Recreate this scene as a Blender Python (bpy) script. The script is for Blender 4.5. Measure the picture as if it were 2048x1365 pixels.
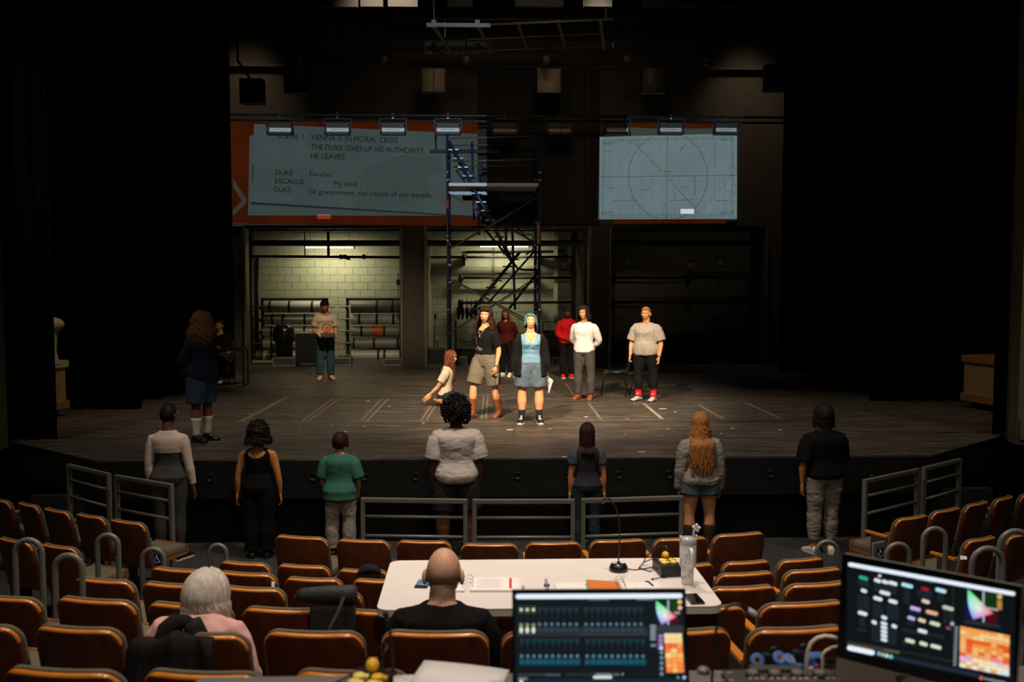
import bpy, bmesh, math, random
from mathutils import Vector, Matrix, Euler, noise
from mathutils.bvhtree import BVHTree
R = math.radians
V = Vector
SC = bpy.context.scene
COL = SC.collection
for o in list(bpy.data.objects):
    bpy.data.objects.remove(o)

# ------------------------------------------------------------------ camera
CAM = V((-.52, 0, 3.33))
YAW, PIT, FPX = R(2.0), R(3.92), 2000.0
cd = bpy.data.cameras.new('camera')
cam = bpy.data.objects.new('camera', cd)
COL.objects.link(cam)
cam.location = CAM
cam.rotation_euler = (math.pi/2 - PIT, 0, -YAW)
cd.sensor_width = 36.0
cd.lens = 36.0*FPX/2048
cd.clip_start = .05
cd.clip_end = 200
cd.dof.use_dof = True
cd.dof.focus_distance = 14.0
cd.dof.aperture_fstop = 2.8
SC.camera = cam

# ------------------------------------------------------------------ world, exposure
w = bpy.data.worlds.new('world')
SC.world = w
w.use_nodes = True
w.node_tree.nodes['Background'].inputs[0].default_value = (.55, .7, .5, 1)
w.node_tree.nodes['Background'].inputs[1].default_value = .0016
SC.view_settings.view_transform = 'Standard'
SC.view_settings.look = 'None'
SC.view_settings.exposure = 0
SC.view_settings.gamma = 1
SC.view_settings.use_curve_mapping = False
SC.cycles.max_bounces = 5
SC.cycles.sample_clamp_indirect = 3

# ------------------------------------------------------------------ lamps of the hall
def lamp(name, kind, loc, target, energy, color, **kw):
    d = bpy.data.lights.new(name, kind)
    d.energy = energy
    d.color = color
    for k, v in kw.items():
        setattr(d, k, v)
    o = bpy.data.objects.new(name, d)
    COL.objects.link(o)
    o.location = loc
    o.rotation_euler = (V(target)-V(loc)).to_track_quat('-Z', 'Y').to_euler()
    return o
WARM = (1, .80, .60)
HOUSE = (1, .86, .74)
# front-of-house profiles on the stage
lamp('stage_key_lamp', 'SPOT', (-2.6, 7.0, 9.4), (.2, 16.0, 1.6), 12000, WARM, spot_size=R(30), spot_blend=.9, shadow_soft_size=.12)
lamp('stage_key_lamp', 'SPOT', (3.4, 7.0, 9.4), (1.1, 16.4, 1.6), 9500, WARM, spot_size=R(28), spot_blend=.9, shadow_soft_size=.12)
# downlights on the stage floor
lamp('stage_down_lamp', 'SPOT', (.6, 16.5, 9.6), (.6, 16.6, 1), 2700, WARM, spot_size=R(62), spot_blend=.8, shadow_soft_size=.15)
lamp('stage_down_lamp', 'SPOT', (-3.4, 17.0, 9.6), (-3.9, 16.2, 1), 1250, WARM, spot_size=R(46), spot_blend=.9, shadow_soft_size=.15)
lamp('stage_down_lamp', 'SPOT', (4.6, 15.6, 9.6), (4.6, 15.6, 1), 650, WARM, spot_size=R(50), spot_blend=.9, shadow_soft_size=.15)
lamp('upstage_lamp', 'SPOT', (-1.6, 14.5, 9.0), (-2.9, 21.2, 1.8), 3000, WARM, spot_size=R(40), spot_blend=.9, shadow_soft_size=.15)
lamp('upstage_lamp', 'SPOT', (1.6, 14.0, 9.2), (.9, 21.4, 2.2), 3200, WARM, spot_size=R(16), spot_blend=.8, shadow_soft_size=.12)
# unseen spots added to wash the ends of the back wall, and the wall beside the proscenium
for s_ in (-1, 1):
    lamp('wall_fill_lamp', 'SPOT', (s_*5.6, 22.7, 9.7), (s_*6.3, 24.0, 5.0), 150, WARM, spot_size=R(70), spot_blend=1, shadow_soft_size=.2)
    lamp('side_fill_lamp', 'SPOT', (s_*8.2, 9.5, 8.5), (s_*7.4, 13.2, 3.6), 420, HOUSE, spot_size=R(70), spot_blend=1, shadow_soft_size=.2)
lamp('wing_fill_lamp', 'SPOT', (-3.4, 12.6, 9.0), (-7.2, 15.3, 2.0), 420, WARM, spot_size=R(22), spot_blend=.8, shadow_soft_size=.12)  # unseen spots added to lift the platforms and bust in the wings
lamp('wing_fill_lamp', 'SPOT', (3.6, 12.6, 9.0), (7.8, 15.8, 1.9), 330, WARM, spot_size=R(22), spot_blend=.8, shadow_soft_size=.12)
lamp('wing_fill_lamp', 'SPOT', (-2.6, 13.4, 9.0), (-5.6, 20.6, 1.9), 3800, WARM, spot_size=R(13), spot_blend=.8, shadow_soft_size=.12)  # narrow spot added to brighten the person at the small desk
lamp('rig_fill_lamp', 'SPOT', (.3, 10.5, 9.0), (.4, 22.4, 7.3), 720, WARM, spot_size=R(40), spot_blend=1, shadow_soft_size=1.1)  # soft unseen fill added for the flood lights and scoops
# house lights over the audience
for hx, hy, he in ((-3.0, 4.2, 440), (0.1, 5.6, 980), (3.2, 4.2, 270), (0, 9.2, 1500), (-3.6, 8.8, 500), (3.6, 8.8, 400)):
    lamp('house_lamp', 'SPOT', (hx, hy, 8.6), (hx, hy + .5, 0), he, HOUSE, spot_size=R(88), spot_blend=.9, shadow_soft_size=.18)
lamp('desk_fill_lamp', 'SPOT', (.5, .2, 7.4), (.3, 4.2, 1.5), 420, HOUSE, spot_size=R(84), spot_blend=.9, shadow_soft_size=.15)  # unseen overhead spot added to brighten the desk and seat backs

# ------------------------------------------------------------------ pixel rays (only used to lay the plan out at real depths)
_fw = V((math.sin(YAW)*math.cos(PIT), math.cos(YAW)*math.cos(PIT), -math.sin(PIT)))
_rt = V((math.cos(YAW), -math.sin(YAW), 0))
_up = _rt.cross(_fw)
def ray(x, y):
    return _fw + _rt*((x-1024)/FPX) - _up*((y-682.5)/FPX)
def atY(x, y, Y):
    r = ray(x, y)
    return CAM + r*((Y-CAM.y)/r.y)
def atZ(x, y, z):
    r = ray(x, y)
    return CAM + r*((z-CAM.z)/r.z)

# ------------------------------------------------------------------ materials
MATS = {}
def mat(name, color, rough=.6, metal=0, emit=None, estr=1, spec=.5, var=0, vscale=20, bump=0, bscale=60, coat=0, stretch=None, col2=None, sheen=0, trans=0, ior=1.45):
    if name in MATS:
        return MATS[name]
    m = bpy.data.materials.new(name)
    MATS[name] = m
    m.use_nodes = True
    nt = m.node_tree
    b = nt.nodes['Principled BSDF']
    c = tuple(color) + (1,)
    b.inputs['Base Color'].default_value = c
    b.inputs['Roughness'].default_value = rough
    b.inputs['Metallic'].default_value = metal
    b.inputs['Specular IOR Level'].default_value = spec
    b.inputs['IOR'].default_value = ior
    if coat:
        b.inputs['Coat Weight'].default_value = coat
        b.inputs['Coat Roughness'].default_value = .2
    if sheen:
        b.inputs['Sheen Weight'].default_value = sheen
    if trans:
        b.inputs['Transmission Weight'].default_value = trans
    if emit:
        b.inputs['Emission Color'].default_value = tuple(emit) + (1,)
        b.inputs['Emission Strength'].default_value = estr
    if var or bump:
        tc = nt.nodes.new('ShaderNodeTexCoord')
        mp = nt.nodes.new('ShaderNodeMapping')
        nt.links.new(tc.outputs['Object'], mp.inputs[0])
        if stretch:
            mp.inputs['Scale'].default_value = stretch
    if var:
        n = nt.nodes.new('ShaderNodeTexNoise')
        n.inputs['Scale'].default_value = vscale
        n.inputs['Detail'].default_value = 5
        n.inputs['Roughness'].default_value = .65
        nt.links.new(mp.outputs[0], n.inputs[0])
        cr = nt.nodes.new('ShaderNodeValToRGB')
        cr.color_ramp.elements[0].position = .3
        cr.color_ramp.elements[1].position = .7
        d = col2 or tuple(max(0, v*(1-var)) for v in color)
        cr.color_ramp.elements[0].color = tuple(d) + (1,)
        cr.color_ramp.elements[1].color = tuple(min(1, v*(1+var*.6)) for v in color) + (1,)
        nt.links.new(n.outputs[0], cr.inputs[0])
        nt.links.new(cr.outputs[0], b.inputs['Base Color'])
    if bump:
        n2 = nt.nodes.new('ShaderNodeTexNoise')
        n2.inputs['Scale'].default_value = bscale
        n2.inputs['Detail'].default_value = 3
        nt.links.new(mp.outputs[0], n2.inputs[0])
        bp = nt.nodes.new('ShaderNodeBump')
        bp.inputs['Strength'].default_value = bump
        bp.inputs['Distance'].default_value = .02
        nt.links.new(n2.outputs[0], bp.inputs['Height'])
        nt.links.new(bp.outputs[0], b.inputs['Normal'])
    return m
def glow(name, color, s=1.0):
    return mat('glow_'+name, (.01, .01, .01), rough=.4, emit=color, estr=s)
def cloth(name, color, var=.12, bump=.25, rough=.9):
    return mat('cloth_'+name, color, rough=rough, var=var, vscale=9, bump=bump, bscale=160, spec=.15)

BLACKMETAL = mat('black_metal', (.012, .012, .012), rough=.5)
BLACKVELVET = mat('black_velour', (.0032, .0038, .0032), rough=1, spec=.05)
GREYPAINT = mat('grey_railing_paint', (.125, .122, .10), rough=.38, var=.12, vscale=14)
STEEL = mat('steel', (.55, .55, .52), rough=.35, metal=.9)
WHITEP = mat('white_paper', (.78, .74, .70), rough=.8, var=.04, vscale=6)
BLACKPL = mat('black_plastic', (.012, .012, .013), rough=.4)
DARKPL = mat('dark_grey_plastic', (.05, .05, .047), rough=.5, var=.1)

# ------------------------------------------------------------------ mesh builder
class MB:
    def __init__(s):
        s.v = []; s.f = []; s.m = []; s.sm = []
    def add(s, vs, fs, mi=0, smooth=False):
        n = len(s.v)
        s.v += [tuple(v) for v in vs]
        s.f += [tuple(i+n for i in f) for f in fs]
        s.m += [mi]*len(fs)
        s.sm += [smooth]*len(fs)
        return s
    def box(s, c, d, mi=0, rot=None, bevel=0):
        x, y, z = d[0]/2, d[1]/2, d[2]/2
        if bevel:
            bm = bmesh.new()
            bmesh.ops.create_cube(bm, size=1)
            for v in bm.verts:
                v.co = V((v.co.x*d[0], v.co.y*d[1], v.co.z*d[2]))
            bmesh.ops.bevel(bm, geom=bm.edges[:], offset=bevel, segments=2, affect='EDGES', profile=.7)
            vs = [v.co.copy() for v in bm.verts]
            fs = [[v.index for v in f.verts] for f in bm.faces]
            bm.verts.index_update()
            fs = [[v.index for v in f.verts] for f in bm.faces]
            bm.free()
        else:
            vs = [V((a*x, b*y, e*z)) for a in (-1, 1) for b in (-1, 1) for e in (-1, 1)]
            fs = [(0, 1, 3, 2), (4, 6, 7, 5), (0, 4, 5, 1), (2, 3, 7, 6), (0, 2, 6, 4), (1, 5, 7, 3)]
        if rot is not None:
            M = rot if isinstance(rot, Matrix) else Euler(rot).to_matrix()
            vs = [M @ v for v in vs]
        c = V(c)
        return s.add([v+c for v in vs], fs, mi)
    def rings(s, rings, mi=0, cap=True, smooth=True, closed=True):
        """rings: lists of points, all the same count; lofted"""
        n = len(rings[0])
        vs = [p for r in rings for p in r]
        fs = []
        for i in range(len(rings)-1):
            for j in range(n if closed else n-1):
                a, b = i*n+j, i*n+(j+1) % n
                fs.append((a, b, b+n, a+n))
        if cap and closed:
            fs.append(tuple(reversed(range(n))))
            fs.append(tuple(range((len(rings)-1)*n, len(rings)*n)))
        return s.add(vs, fs, mi, smooth)
    def tube(s, pts, r, n=8, mi=0, cap=True, smooth=True, flat=None):
        pts = [V(p) for p in pts]
        rr = r if isinstance(r, (list, tuple)) else [r]*len(pts)
        rings = []
        t0 = (pts[1]-pts[0]).normalized()
        u = t0.orthogonal().normalized() if flat is None else (V(flat)-t0*V(flat).dot(t0)).normalized()
        for i, p in enumerate(pts):
            if i == 0: t = pts[1]-pts[0]
            elif i == len(pts)-1: t = pts[-1]-pts[-2]
            else: t = (pts[i+1]-p).normalized() + (p-pts[i-1]).normalized()
            if t.length < 1e-9: t = t0
            t = t.normalized()
            u = (u - t*u.dot(t))
            u = u.normalized() if u.length > 1e-6 else t.orthogonal().normalized()
            w_ = t.cross(u)
            q = rr[i]
            a, b = q if isinstance(q, tuple) else (q, q)
            rings.append([p + u*(a*math.cos(2*math.pi*k/n)) + w_*(b*math.sin(2*math.pi*k/n)) for k in range(n)])
        return s.rings(rings, mi, cap, smooth)
    def lathe(s, prof, c=(0, 0, 0), n=24, mi=0, axis='Z', smooth=True, M=None):
        c = V(c)
        rings = []
        for r_, z in prof:
            ring = []
            for k in range(n):
                a = 2*math.pi*k/n
                p = V((r_*math.cos(a), r_*math.sin(a), z))
                if axis == 'X': p = V((z, p.x, p.y))
                elif axis == 'Y': p = V((p.y, z, p.x))
                if M is not None: p = M @ p
                ring.append(p+c)
            rings.append(ring)
        return s.rings(rings, mi, True, smooth)
    def prism(s, poly, z0, z1, mi=0, M=None):
        """poly (x,y) counter-clockwise extruded in z, then mapped by M"""
        n = len(poly)
        vs = [V((x, y, z0)) for x, y in poly] + [V((x, y, z1)) for x, y in poly]
        if M is not None: vs = [M @ v for v in vs]
        fs = [tuple(reversed(range(n))), tuple(range(n, 2*n))]
        fs += [(i, (i+1) % n, n+(i+1) % n, n+i) for i in range(n)]
        return s.add(vs, fs, mi)
    def ell(s, c, r, n=12, m=8, mi=0, M=None):
        c = V(c)
        r = V(r) if not isinstance(r, (int, float)) else V((r, r, r))
        rings = []
        for i in range(m+1):
            ph = -math.pi/2 + math.pi*i/m
            ph = max(-1.5, min(1.5, ph))
            ring = []
            for k in range(n):
                a = 2*math.pi*k/n
                p = V((r.x*math.cos(ph)*math.cos(a), r.y*math.cos(ph)*math.sin(a), r.z*math.sin(ph)))
                if M is not None: p = M @ p
                ring.append(c+p)
            rings.append(ring)
        return s.rings(rings, mi)
    def quad(s, a, b, c, d, mi=0):
        return s.add([a, b, c, d], [(0, 1, 2, 3)], mi)
    def mesh(s, name='m'):
        me = bpy.data.meshes.new(name)
        me.from_pydata(s.v, [], s.f)
        me.polygons.foreach_set('material_index', s.m)
        me.polygons.foreach_set('use_smooth', s.sm)
        me.update()
        return me

def link(name, me, parent=None, mats=None):
    o = bpy.data.objects.new(name, me)
    COL.objects.link(o)
    if mats is not None and len(me.materials) == 0:
        for m in (mats if isinstance(mats, (list, tuple)) else [mats]):
            me.materials.append(m)
    if parent is not None:
        o.parent = parent
    return o
def mk(name, mb, mats, parent=None, label=None):
    o = link(name, mb.mesh(name), parent, mats)
    if label: o['label'] = label
    return o
def tag(o, label, cat, group=None):
    o['label'] = label
    o['category'] = cat
    if group: o['group'] = group
    return o
def thing(name, label, cat, loc=(0, 0, 0), rz=0, group=None):
    o = bpy.data.objects.new(name, None)
    o.empty_display_size = .1
    COL.objects.link(o)
    o.location = loc
    o.rotation_euler = (0, 0, rz)
    return tag(o, label, cat, group)
def struct(name, mb, mats, parent=None):
    o = mk(name, mb, mats, parent)
    if parent is None: o['kind'] = 'structure'
    return o
def dup(root, loc, rz, label=None, group=None):
    r = root.copy(); COL.objects.link(r)
    r.location = loc; r.rotation_euler = (0, 0, rz)
    if label: r['label'] = label
    if group: r['group'] = group
    for ch in list(root.children):
        c = ch.copy(); COL.objects.link(c); c.parent = r
        for g in list(ch.children):
            d = g.copy(); COL.objects.link(d); d.parent = c
    return r
def text_mb(s, size, mi=0, thick=.0, spacing=1.0, align='LEFT'):
    """text as a flat mesh in the x/y plane, returned as an MB"""
    cu = bpy.data.curves.new('t', 'FONT')
    cu.body = s; cu.size = size; cu.extrude = thick; cu.space_character = spacing
    cu.resolution_u = 3; cu.align_x = align
    o = bpy.data.objects.new('t', cu)
    COL.objects.link(o)
    dg = bpy.context.evaluated_depsgraph_get()
    me = bpy.data.meshes.new_from_object(o.evaluated_get(dg))
    mb = MB()
    mb.add([v.co.copy() for v in me.vertices], [tuple(p.vertices) for p in me.polygons], mi)
    bpy.data.objects.remove(o); bpy.data.curves.remove(cu); bpy.data.meshes.remove(me)
    return mb
def xf(mb, fn):
    mb.v = [tuple(fn(V(v))) for v in mb.v]
    return mb
def join(mb, *others):
    for o in others:
        n = len(mb.v)
        mb.v += o.v
        mb.f += [tuple(i+n for i in f) for f in o.f]
        mb.m += o.m
        mb.sm += o.sm
    return mb
SZ = 1.07     # stage level above the pit floor
ORD = ['first', 'second', 'third', 'fourth', 'fifth', 'sixth', 'seventh', 'eighth', 'ninth', 'tenth', 'eleventh', 'twelfth']
# ================================================================== SETTING
# --- stage floor: sheets of black painted board laid edge to edge
M_STAGE = mat('stage_paint', (.050, .042, .032), rough=.42, var=.55, vscale=2.2, stretch=(.35, 2.6, 1), bump=.05, bscale=40, spec=.5, col2=(.026, .022, .017))
# scuffed streaks added over the paint
def scuff(m):
    nt = m.node_tree
    b = nt.nodes['Principled BSDF']
    tc = nt.nodes.new('ShaderNodeTexCoord')
    mp = nt.nodes.new('ShaderNodeMapping'); mp.inputs['Scale'].default_value = (.8, 7, 1)
    nt.links.new(tc.outputs['Object'], mp.inputs[0])
    n = nt.nodes.new('ShaderNodeTexNoise'); n.inputs['Scale'].default_value = 3.2; n.inputs['Detail'].default_value = 9; n.inputs['Roughness'].default_value = .72
    nt.links.new(mp.outputs[0], n.inputs[0])
    cr = nt.nodes.new('ShaderNodeValToRGB')
    cr.color_ramp.elements[0].position = .52; cr.color_ramp.elements[0].color = (0, 0, 0, 1)
    cr.color_ramp.elements[1].position = .78; cr.color_ramp.elements[1].color = (1, 1, 1, 1)
    nt.links.new(n.outputs[0], cr.inputs[0])
    mx = nt.nodes.new('ShaderNodeMix'); mx.data_type = 'RGBA'
    old = b.inputs['Base Color'].links[0].from_socket
    nt.links.new(cr.outputs[0], mx.inputs[0])
    nt.links.new(old, mx.inputs[6])
    mx.inputs[7].default_value = (.27, .20, .135, 1)
    nt.links.new(mx.outputs[2], b.inputs['Base Color'])
    # uneven gloss
    mr = nt.nodes.new('ShaderNodeMapRange'); mr.inputs[3].default_value = .30; mr.inputs[4].default_value = .62
    nt.links.new(n.outputs[0], mr.inputs[0])
    nt.links.new(mr.outputs[0], b.inputs['Roughness'])
scuff(M_STAGE)
APRON = [(-9.5, 13.9), (-7.0, 13.9), (-5.1, 12.07), (5.1, 12.07), (7.0, 13.9), (9.5, 13.9)]
mb = MB()
poly = APRON + [(9.5, 28.2), (-9.5, 28.2)]
mb.prism(poly, SZ-.30, SZ-.012)
stage = struct('stage_floor', mb, M_STAGE)
# boards
def clip_front(x0, x1, y0, y1):
    """clip a rectangle against the apron line y >= front(x)"""
    def front(x):
        a = abs(x)
        return 12.07 if a <= 5.1 else min(13.9, 12.07 + (a-5.1)*(1.83/1.9))
    xs = sorted({x0, x1} | {q for q in (-7., -5.1, 5.1, 7.) if x0 < q < x1})
    pts = [(x, max(y0, front(x))) for x in xs]
    if all(p[1] >= y1 for p in pts): return None
    pts = [(x, min(y, y1)) for x, y in pts]
    return pts + [(x1, y1), (x0, y1)]
g = .0012
bw, bd = 2.44, 1.66
cache = {}
for j in range(10):
    for i in range(8):
        x0 = -9.5 + i*2.375; x1 = x0 + 2.375
        y0 = 12.07 + j*bd; y1 = min(y0 + bd, 28.2)
        if y0 >= 27.9: continue
        p = clip_front(x0+g, x1-g, y0+(g if j else 0), y1-g)
        if not p: continue
        b_ = MB(); b_.prism(p, SZ-.012, SZ)
        mk('floor_board', b_, M_STAGE, stage)
# spike tape and worn lines on the boards
M_TAPE = mat('worn_tape', (.135, .107, .076), rough=.7, var=.75, vscale=26, col2=(.05, .044, .036))
M_TAPEB = mat('bright_tape', (.28, .235, .175), rough=.7, var=.6, vscale=16, col2=(.08, .07, .055))
M_PINK = mat('pink_tape', (.55, .12, .10), rough=.7)
M_WTAPE = mat('white_tape', (.62, .60, .55), rough=.7)
M_ORTAPE = mat('orange_tape', (.6, .2, .06), rough=.7)
def tape(a, b, wd=.05, m=M_TAPE, par=None):
    a, b = atZ(a[0], a[1], SZ+.0025), atZ(b[0], b[1], SZ+.0025)
    d = (b-a).normalized(); n = V((-d.y, d.x, 0))*wd/2
    t = MB(); q = [a-n, a+n, b+n, b-n]
    lo = [V((p.x, p.y, SZ)) for p in q]
    t.add(lo+q, [(4, 5, 6, 7), (0, 1, 5, 4), (1, 2, 6, 5), (2, 3, 7, 6), (3, 0, 4, 7)])
    return mk('tape_line', t, m, stage)
for a, b, wd, m in [((478, 846), (577, 793), .10, M_TAPE), ((600, 846), (668, 797), .05, M_TAPE), ((612, 846), (680, 797), .05, M_TAPE),
                    ((722, 842), (766, 796), .04, M_TAPE), ((735, 842), (778, 796), .04, M_TAPE), ((842, 842), (862, 812), .035, M_TAPE), ((852, 842), (871, 812), .035, M_TAPE),
                    ((963, 838), (968, 790), .03, M_TAPE), ((972, 838), (976, 790), .03, M_TAPE), ((1132, 768), (1145, 787), .035, M_TAPE),
                    ((1177, 807), (1204, 842), .05, M_TAPE), ((1287, 807), (1324, 838), .06, M_TAPEB), ((1396, 810), (1447, 838), .06, M_TAPE),
                    ((1492, 806), (1562, 838), .07, M_TAPE), ((1440, 839), (1565, 838), .05, M_TAPE), ((1385, 808), (1492, 807), .03, M_TAPE),
                    ((480, 845), (1000, 842), .05, M_TAPE), ((590, 792), (1010, 790), .05, M_TAPE), ((1080, 842), (1330, 839), .04, M_TAPE),
                    ((1120, 788), (1190, 787), .03, M_TAPE)]:
    tape(a, b, wd, m)
# torn bits of spike tape
for x, y, ln, m in [(1325, 818, 16, M_WTAPE), (1172, 834, 7, M_WTAPE), (1250, 869, 5, M_PINK), (1321, 872, 12, M_PINK), (1283, 904, 14, M_WTAPE), (1128, 914, 9, M_WTAPE),
                    (1020, 860, 12, M_WTAPE), (1350, 824, 4, M_WTAPE), (1255, 838, 7, M_PINK), (664, 851, 7, M_ORTAPE), (688, 864, 14, M_WTAPE), (847, 846, 4, M_WTAPE),
                    (737, 803, 7, M_WTAPE), (778, 813, 7, M_ORTAPE), (1465, 857, 9, M_WTAPE), (1560, 860, 7, M_WTAPE), (1442, 868, 4, M_WTAPE), (1336, 858, 4, M_WTAPE),
                    (730, 853, 6, M_ORTAPE), (499, 828, 9, M_WTAPE), (600, 861, 5, M_ORTAPE), (1632, 827, 7, M_WTAPE), (1390, 866, 5, M_PINK), (1045, 843, 6, M_PINK),
                    (825, 742, 4, M_WTAPE), (1340, 745, 3, M_WTAPE), (1100, 858, 6, M_ORTAPE), (1180, 885, 6, M_WTAPE), (1485, 800, 5, M_PINK), (1530, 812, 5, M_PINK)]:
    tape((x-ln/2, y), (x+ln/2, y), .035, m)
# stage apron: fascia with round vents, recessed wall below
M_FASCIA = mat('fascia_black', (.007, .0075, .0065), rough=.45, var=.3, vscale=5)
mb = MB()
for (xa, ya), (xb, yb) in zip(APRON[:-1], APRON[1:]):
    d = V((xb-xa, yb-ya, 0)).normalized(); n = V((d.y, -d.x, 0))
    p = [V((xa, ya, 0)), V((xb, yb, 0))]
    o1, o2 = p[0]+n*.03, p[1]+n*.03
    vs = [V((q.x, q.y, z)) for z in (.60, SZ-.015) for q in (p[0], p[1], o2, o1)]
    mb.add(vs, [(0, 3, 2, 1), (4, 5, 6, 7), (0, 1, 5, 4), (2, 3, 7, 6), (1, 2, 6, 5), (3, 0, 4, 7)])
fas = struct('trim_1', mb, M_FASCIA)
M_RING = mat('vent_rim', (.028, .028, .026), rough=.35, metal=.3)
px = [317, 420, 523, 627, 730, 831, 933, 1035, 1138, 1238, 1338, 1440, 1541, 1641, 1741]
for x in px:
    c = atY(x, 948 + (1035-x)*.006, 12.04)
    v_ = MB()
    v_.lathe([(.044, 0), (.044, -.012), (.036, -.012), (.033, -.004), (.0, -.003)], c=(c.x, 12.04, .86), n=20, axis='Y', mi=0)
    v_.box((c.x, 12.03, .855), (.008, .01, .03), 1)
    mk('round_vent', v_, [M_FASCIA, M_RING], fas)
    r_ = MB()
    pts = [V((c.x+.041*math.cos(a), 12.026, .86+.041*math.sin(a))) for a in [math.pi*(1.15+.7*k/8) for k in range(9)]]
    r_.tube(pts, .004, 5); mk('vent_lip', r_, M_RING, fas)
mb = MB(); mb.box((0, 12.33, .30), (12, .1, .6)); struct('wall_front', mb, mat('pit_wall', (.006, .0065, .006), rough=.8))
mb = MB(); mb.box((-7.6, 13.95, .53), (5.6, .1, 1.06)); mb.box((7.6, 13.95, .53), (5.6, .1, 1.06)); struct('wall_front', mb, MATS['pit_wall'])

# --- auditorium floor: pit, then curved terraces rising to the desk
M_CARPET = mat('auditorium_floor', (.030, .030, .027), rough=.85, var=.3, vscale=7)
CX0, CY0 = 0.0, 17.8
TERR = [(0.0, 0, 10.25), (.17, 10.25, 11.10), (.36, 11.10, 11.95), (.54, 11.95, 12.85), (.735, 12.85, 13.72), (.89, 13.72, 14.45), (1.08, 14.45, 19.5)]
def sector(mb, r0, r1, z0, z1, a0, a1, n=40):
    rings = []
    for k in range(n+1):
        a = a0 + (a1-a0)*k/n
        s_, c_ = math.sin(a), -math.cos(a)
        rings.append([V((CX0+r*s_, CY0+r*c_, z)) for r, z in ((r0, z0), (r1, z0), (r1, z1), (r0, z1))])
    mb.rings(rings, smooth=False)
mb = MB(); mb.box((0, 6.0, -.1), (22, 13, .2)); struct('floor', mb, M_CARPET)
for z, r0, r1 in TERR[1:]:
    mb = MB(); sector(mb, r0, r1+.02, -.02, z, -R(62), R(62)); struct('floor', mb, M_CARPET)

# --- walls
M_TAN = mat('auditorium_wall', (.22, .185, .115), rough=.8, var=.12, vscale=9, bump=.1)
M_HOUSE = mat('house_dark', (.02, .019, .016), rough=.9)
for s in (-1, 1):
    # front face of the proscenium, then the side wall of the auditorium
    mb = MB(); mb.box((s*(6.80+2.0), 13.35, 5.5), (4.0, .3, 9)); mb.box((s*8.82, 13.19, 1.21), (4.0, .04, .28)); struct('wall_proscenium', mb, M_TAN)
    mb = MB(); mb.box((s*10.6, 5.5, 5), (.2, 17, 10.4)); struct('wall_left' if s < 0 else 'wall_right', mb, M_HOUSE)
    mb = MB(); mb.box((s*9.6, 20.9, 6), (.2, 15, 12)); struct('wall_left' if s < 0 else 'wall_right', mb, mat('wing_wall', (.01, .01, .01), rough=.9))
mb = MB(); mb.box((0, -2.6, 5), (22, .2, 10.4)); struct('wall_rear', mb, M_HOUSE)
mb = MB(); mb.box((0, 5.4, 10.3), (22, 16.2, .2)); struct('ceiling', mb, M_HOUSE)
mb = MB(); mb.box((0, 20.9, 12.1), (20, 15.4, .2)); struct('ceiling', mb, MATS['wing_wall'])
mb = MB(); mb.box((0, 13.35, 9.9), (14, .3, 2.2)); struct('wall_proscenium', mb, M_HOUSE)

# back wall with three bays
M_BACK = mat('back_wall_paint', (.070, .056, .036), rough=.75, var=.2, vscale=3, bump=.1, bscale=25)
M_PIER = mat('pier_paint', (.060, .047, .030), rough=.75, var=.2, vscale=3)
mb = MB()
mb.box((0, 24.15, 7.95), (19, .3, 7.0)); struct('wall_back', mb, M_BACK)
for xa, xb, m in ((-9.5, -6.02, M_BACK), (-2.28, -1.77, M_PIER), (2.20, 2.62, M_PIER), (6.45, 9.5, M_BACK)):
    mb = MB(); mb.box(((xa+xb)/2, 24.15, (SZ+4.45)/2), (xb-xa, .3, 4.45-SZ)); struct('wall_back', mb, m)
# ledge and conduits of the wall
mb = MB(); mb.box((0, 23.94, 8.16), (13.6, .12, .06)); struct('trim_2', mb, M_PIER)
for x in (1.78, 1.88, 1.99, 2.10):
    mb = MB(); mb.box((x, 23.965, 6.3), (.03, .07, 3.6)); struct('trim_3', mb, M_PIER)
mb = MB(); mb.box((.95, 23.975, 6.35), (2.9, .05, 3.75)); struct('trim_4', mb, mat('dark_wall_panel', (.022, .018, .012), rough=.8, var=.15))
mb = MB(); mb.box((-6.35, 23.97, 4.48), (.9, .06, .03)); struct('trim_5', mb, M_PIER)
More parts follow.
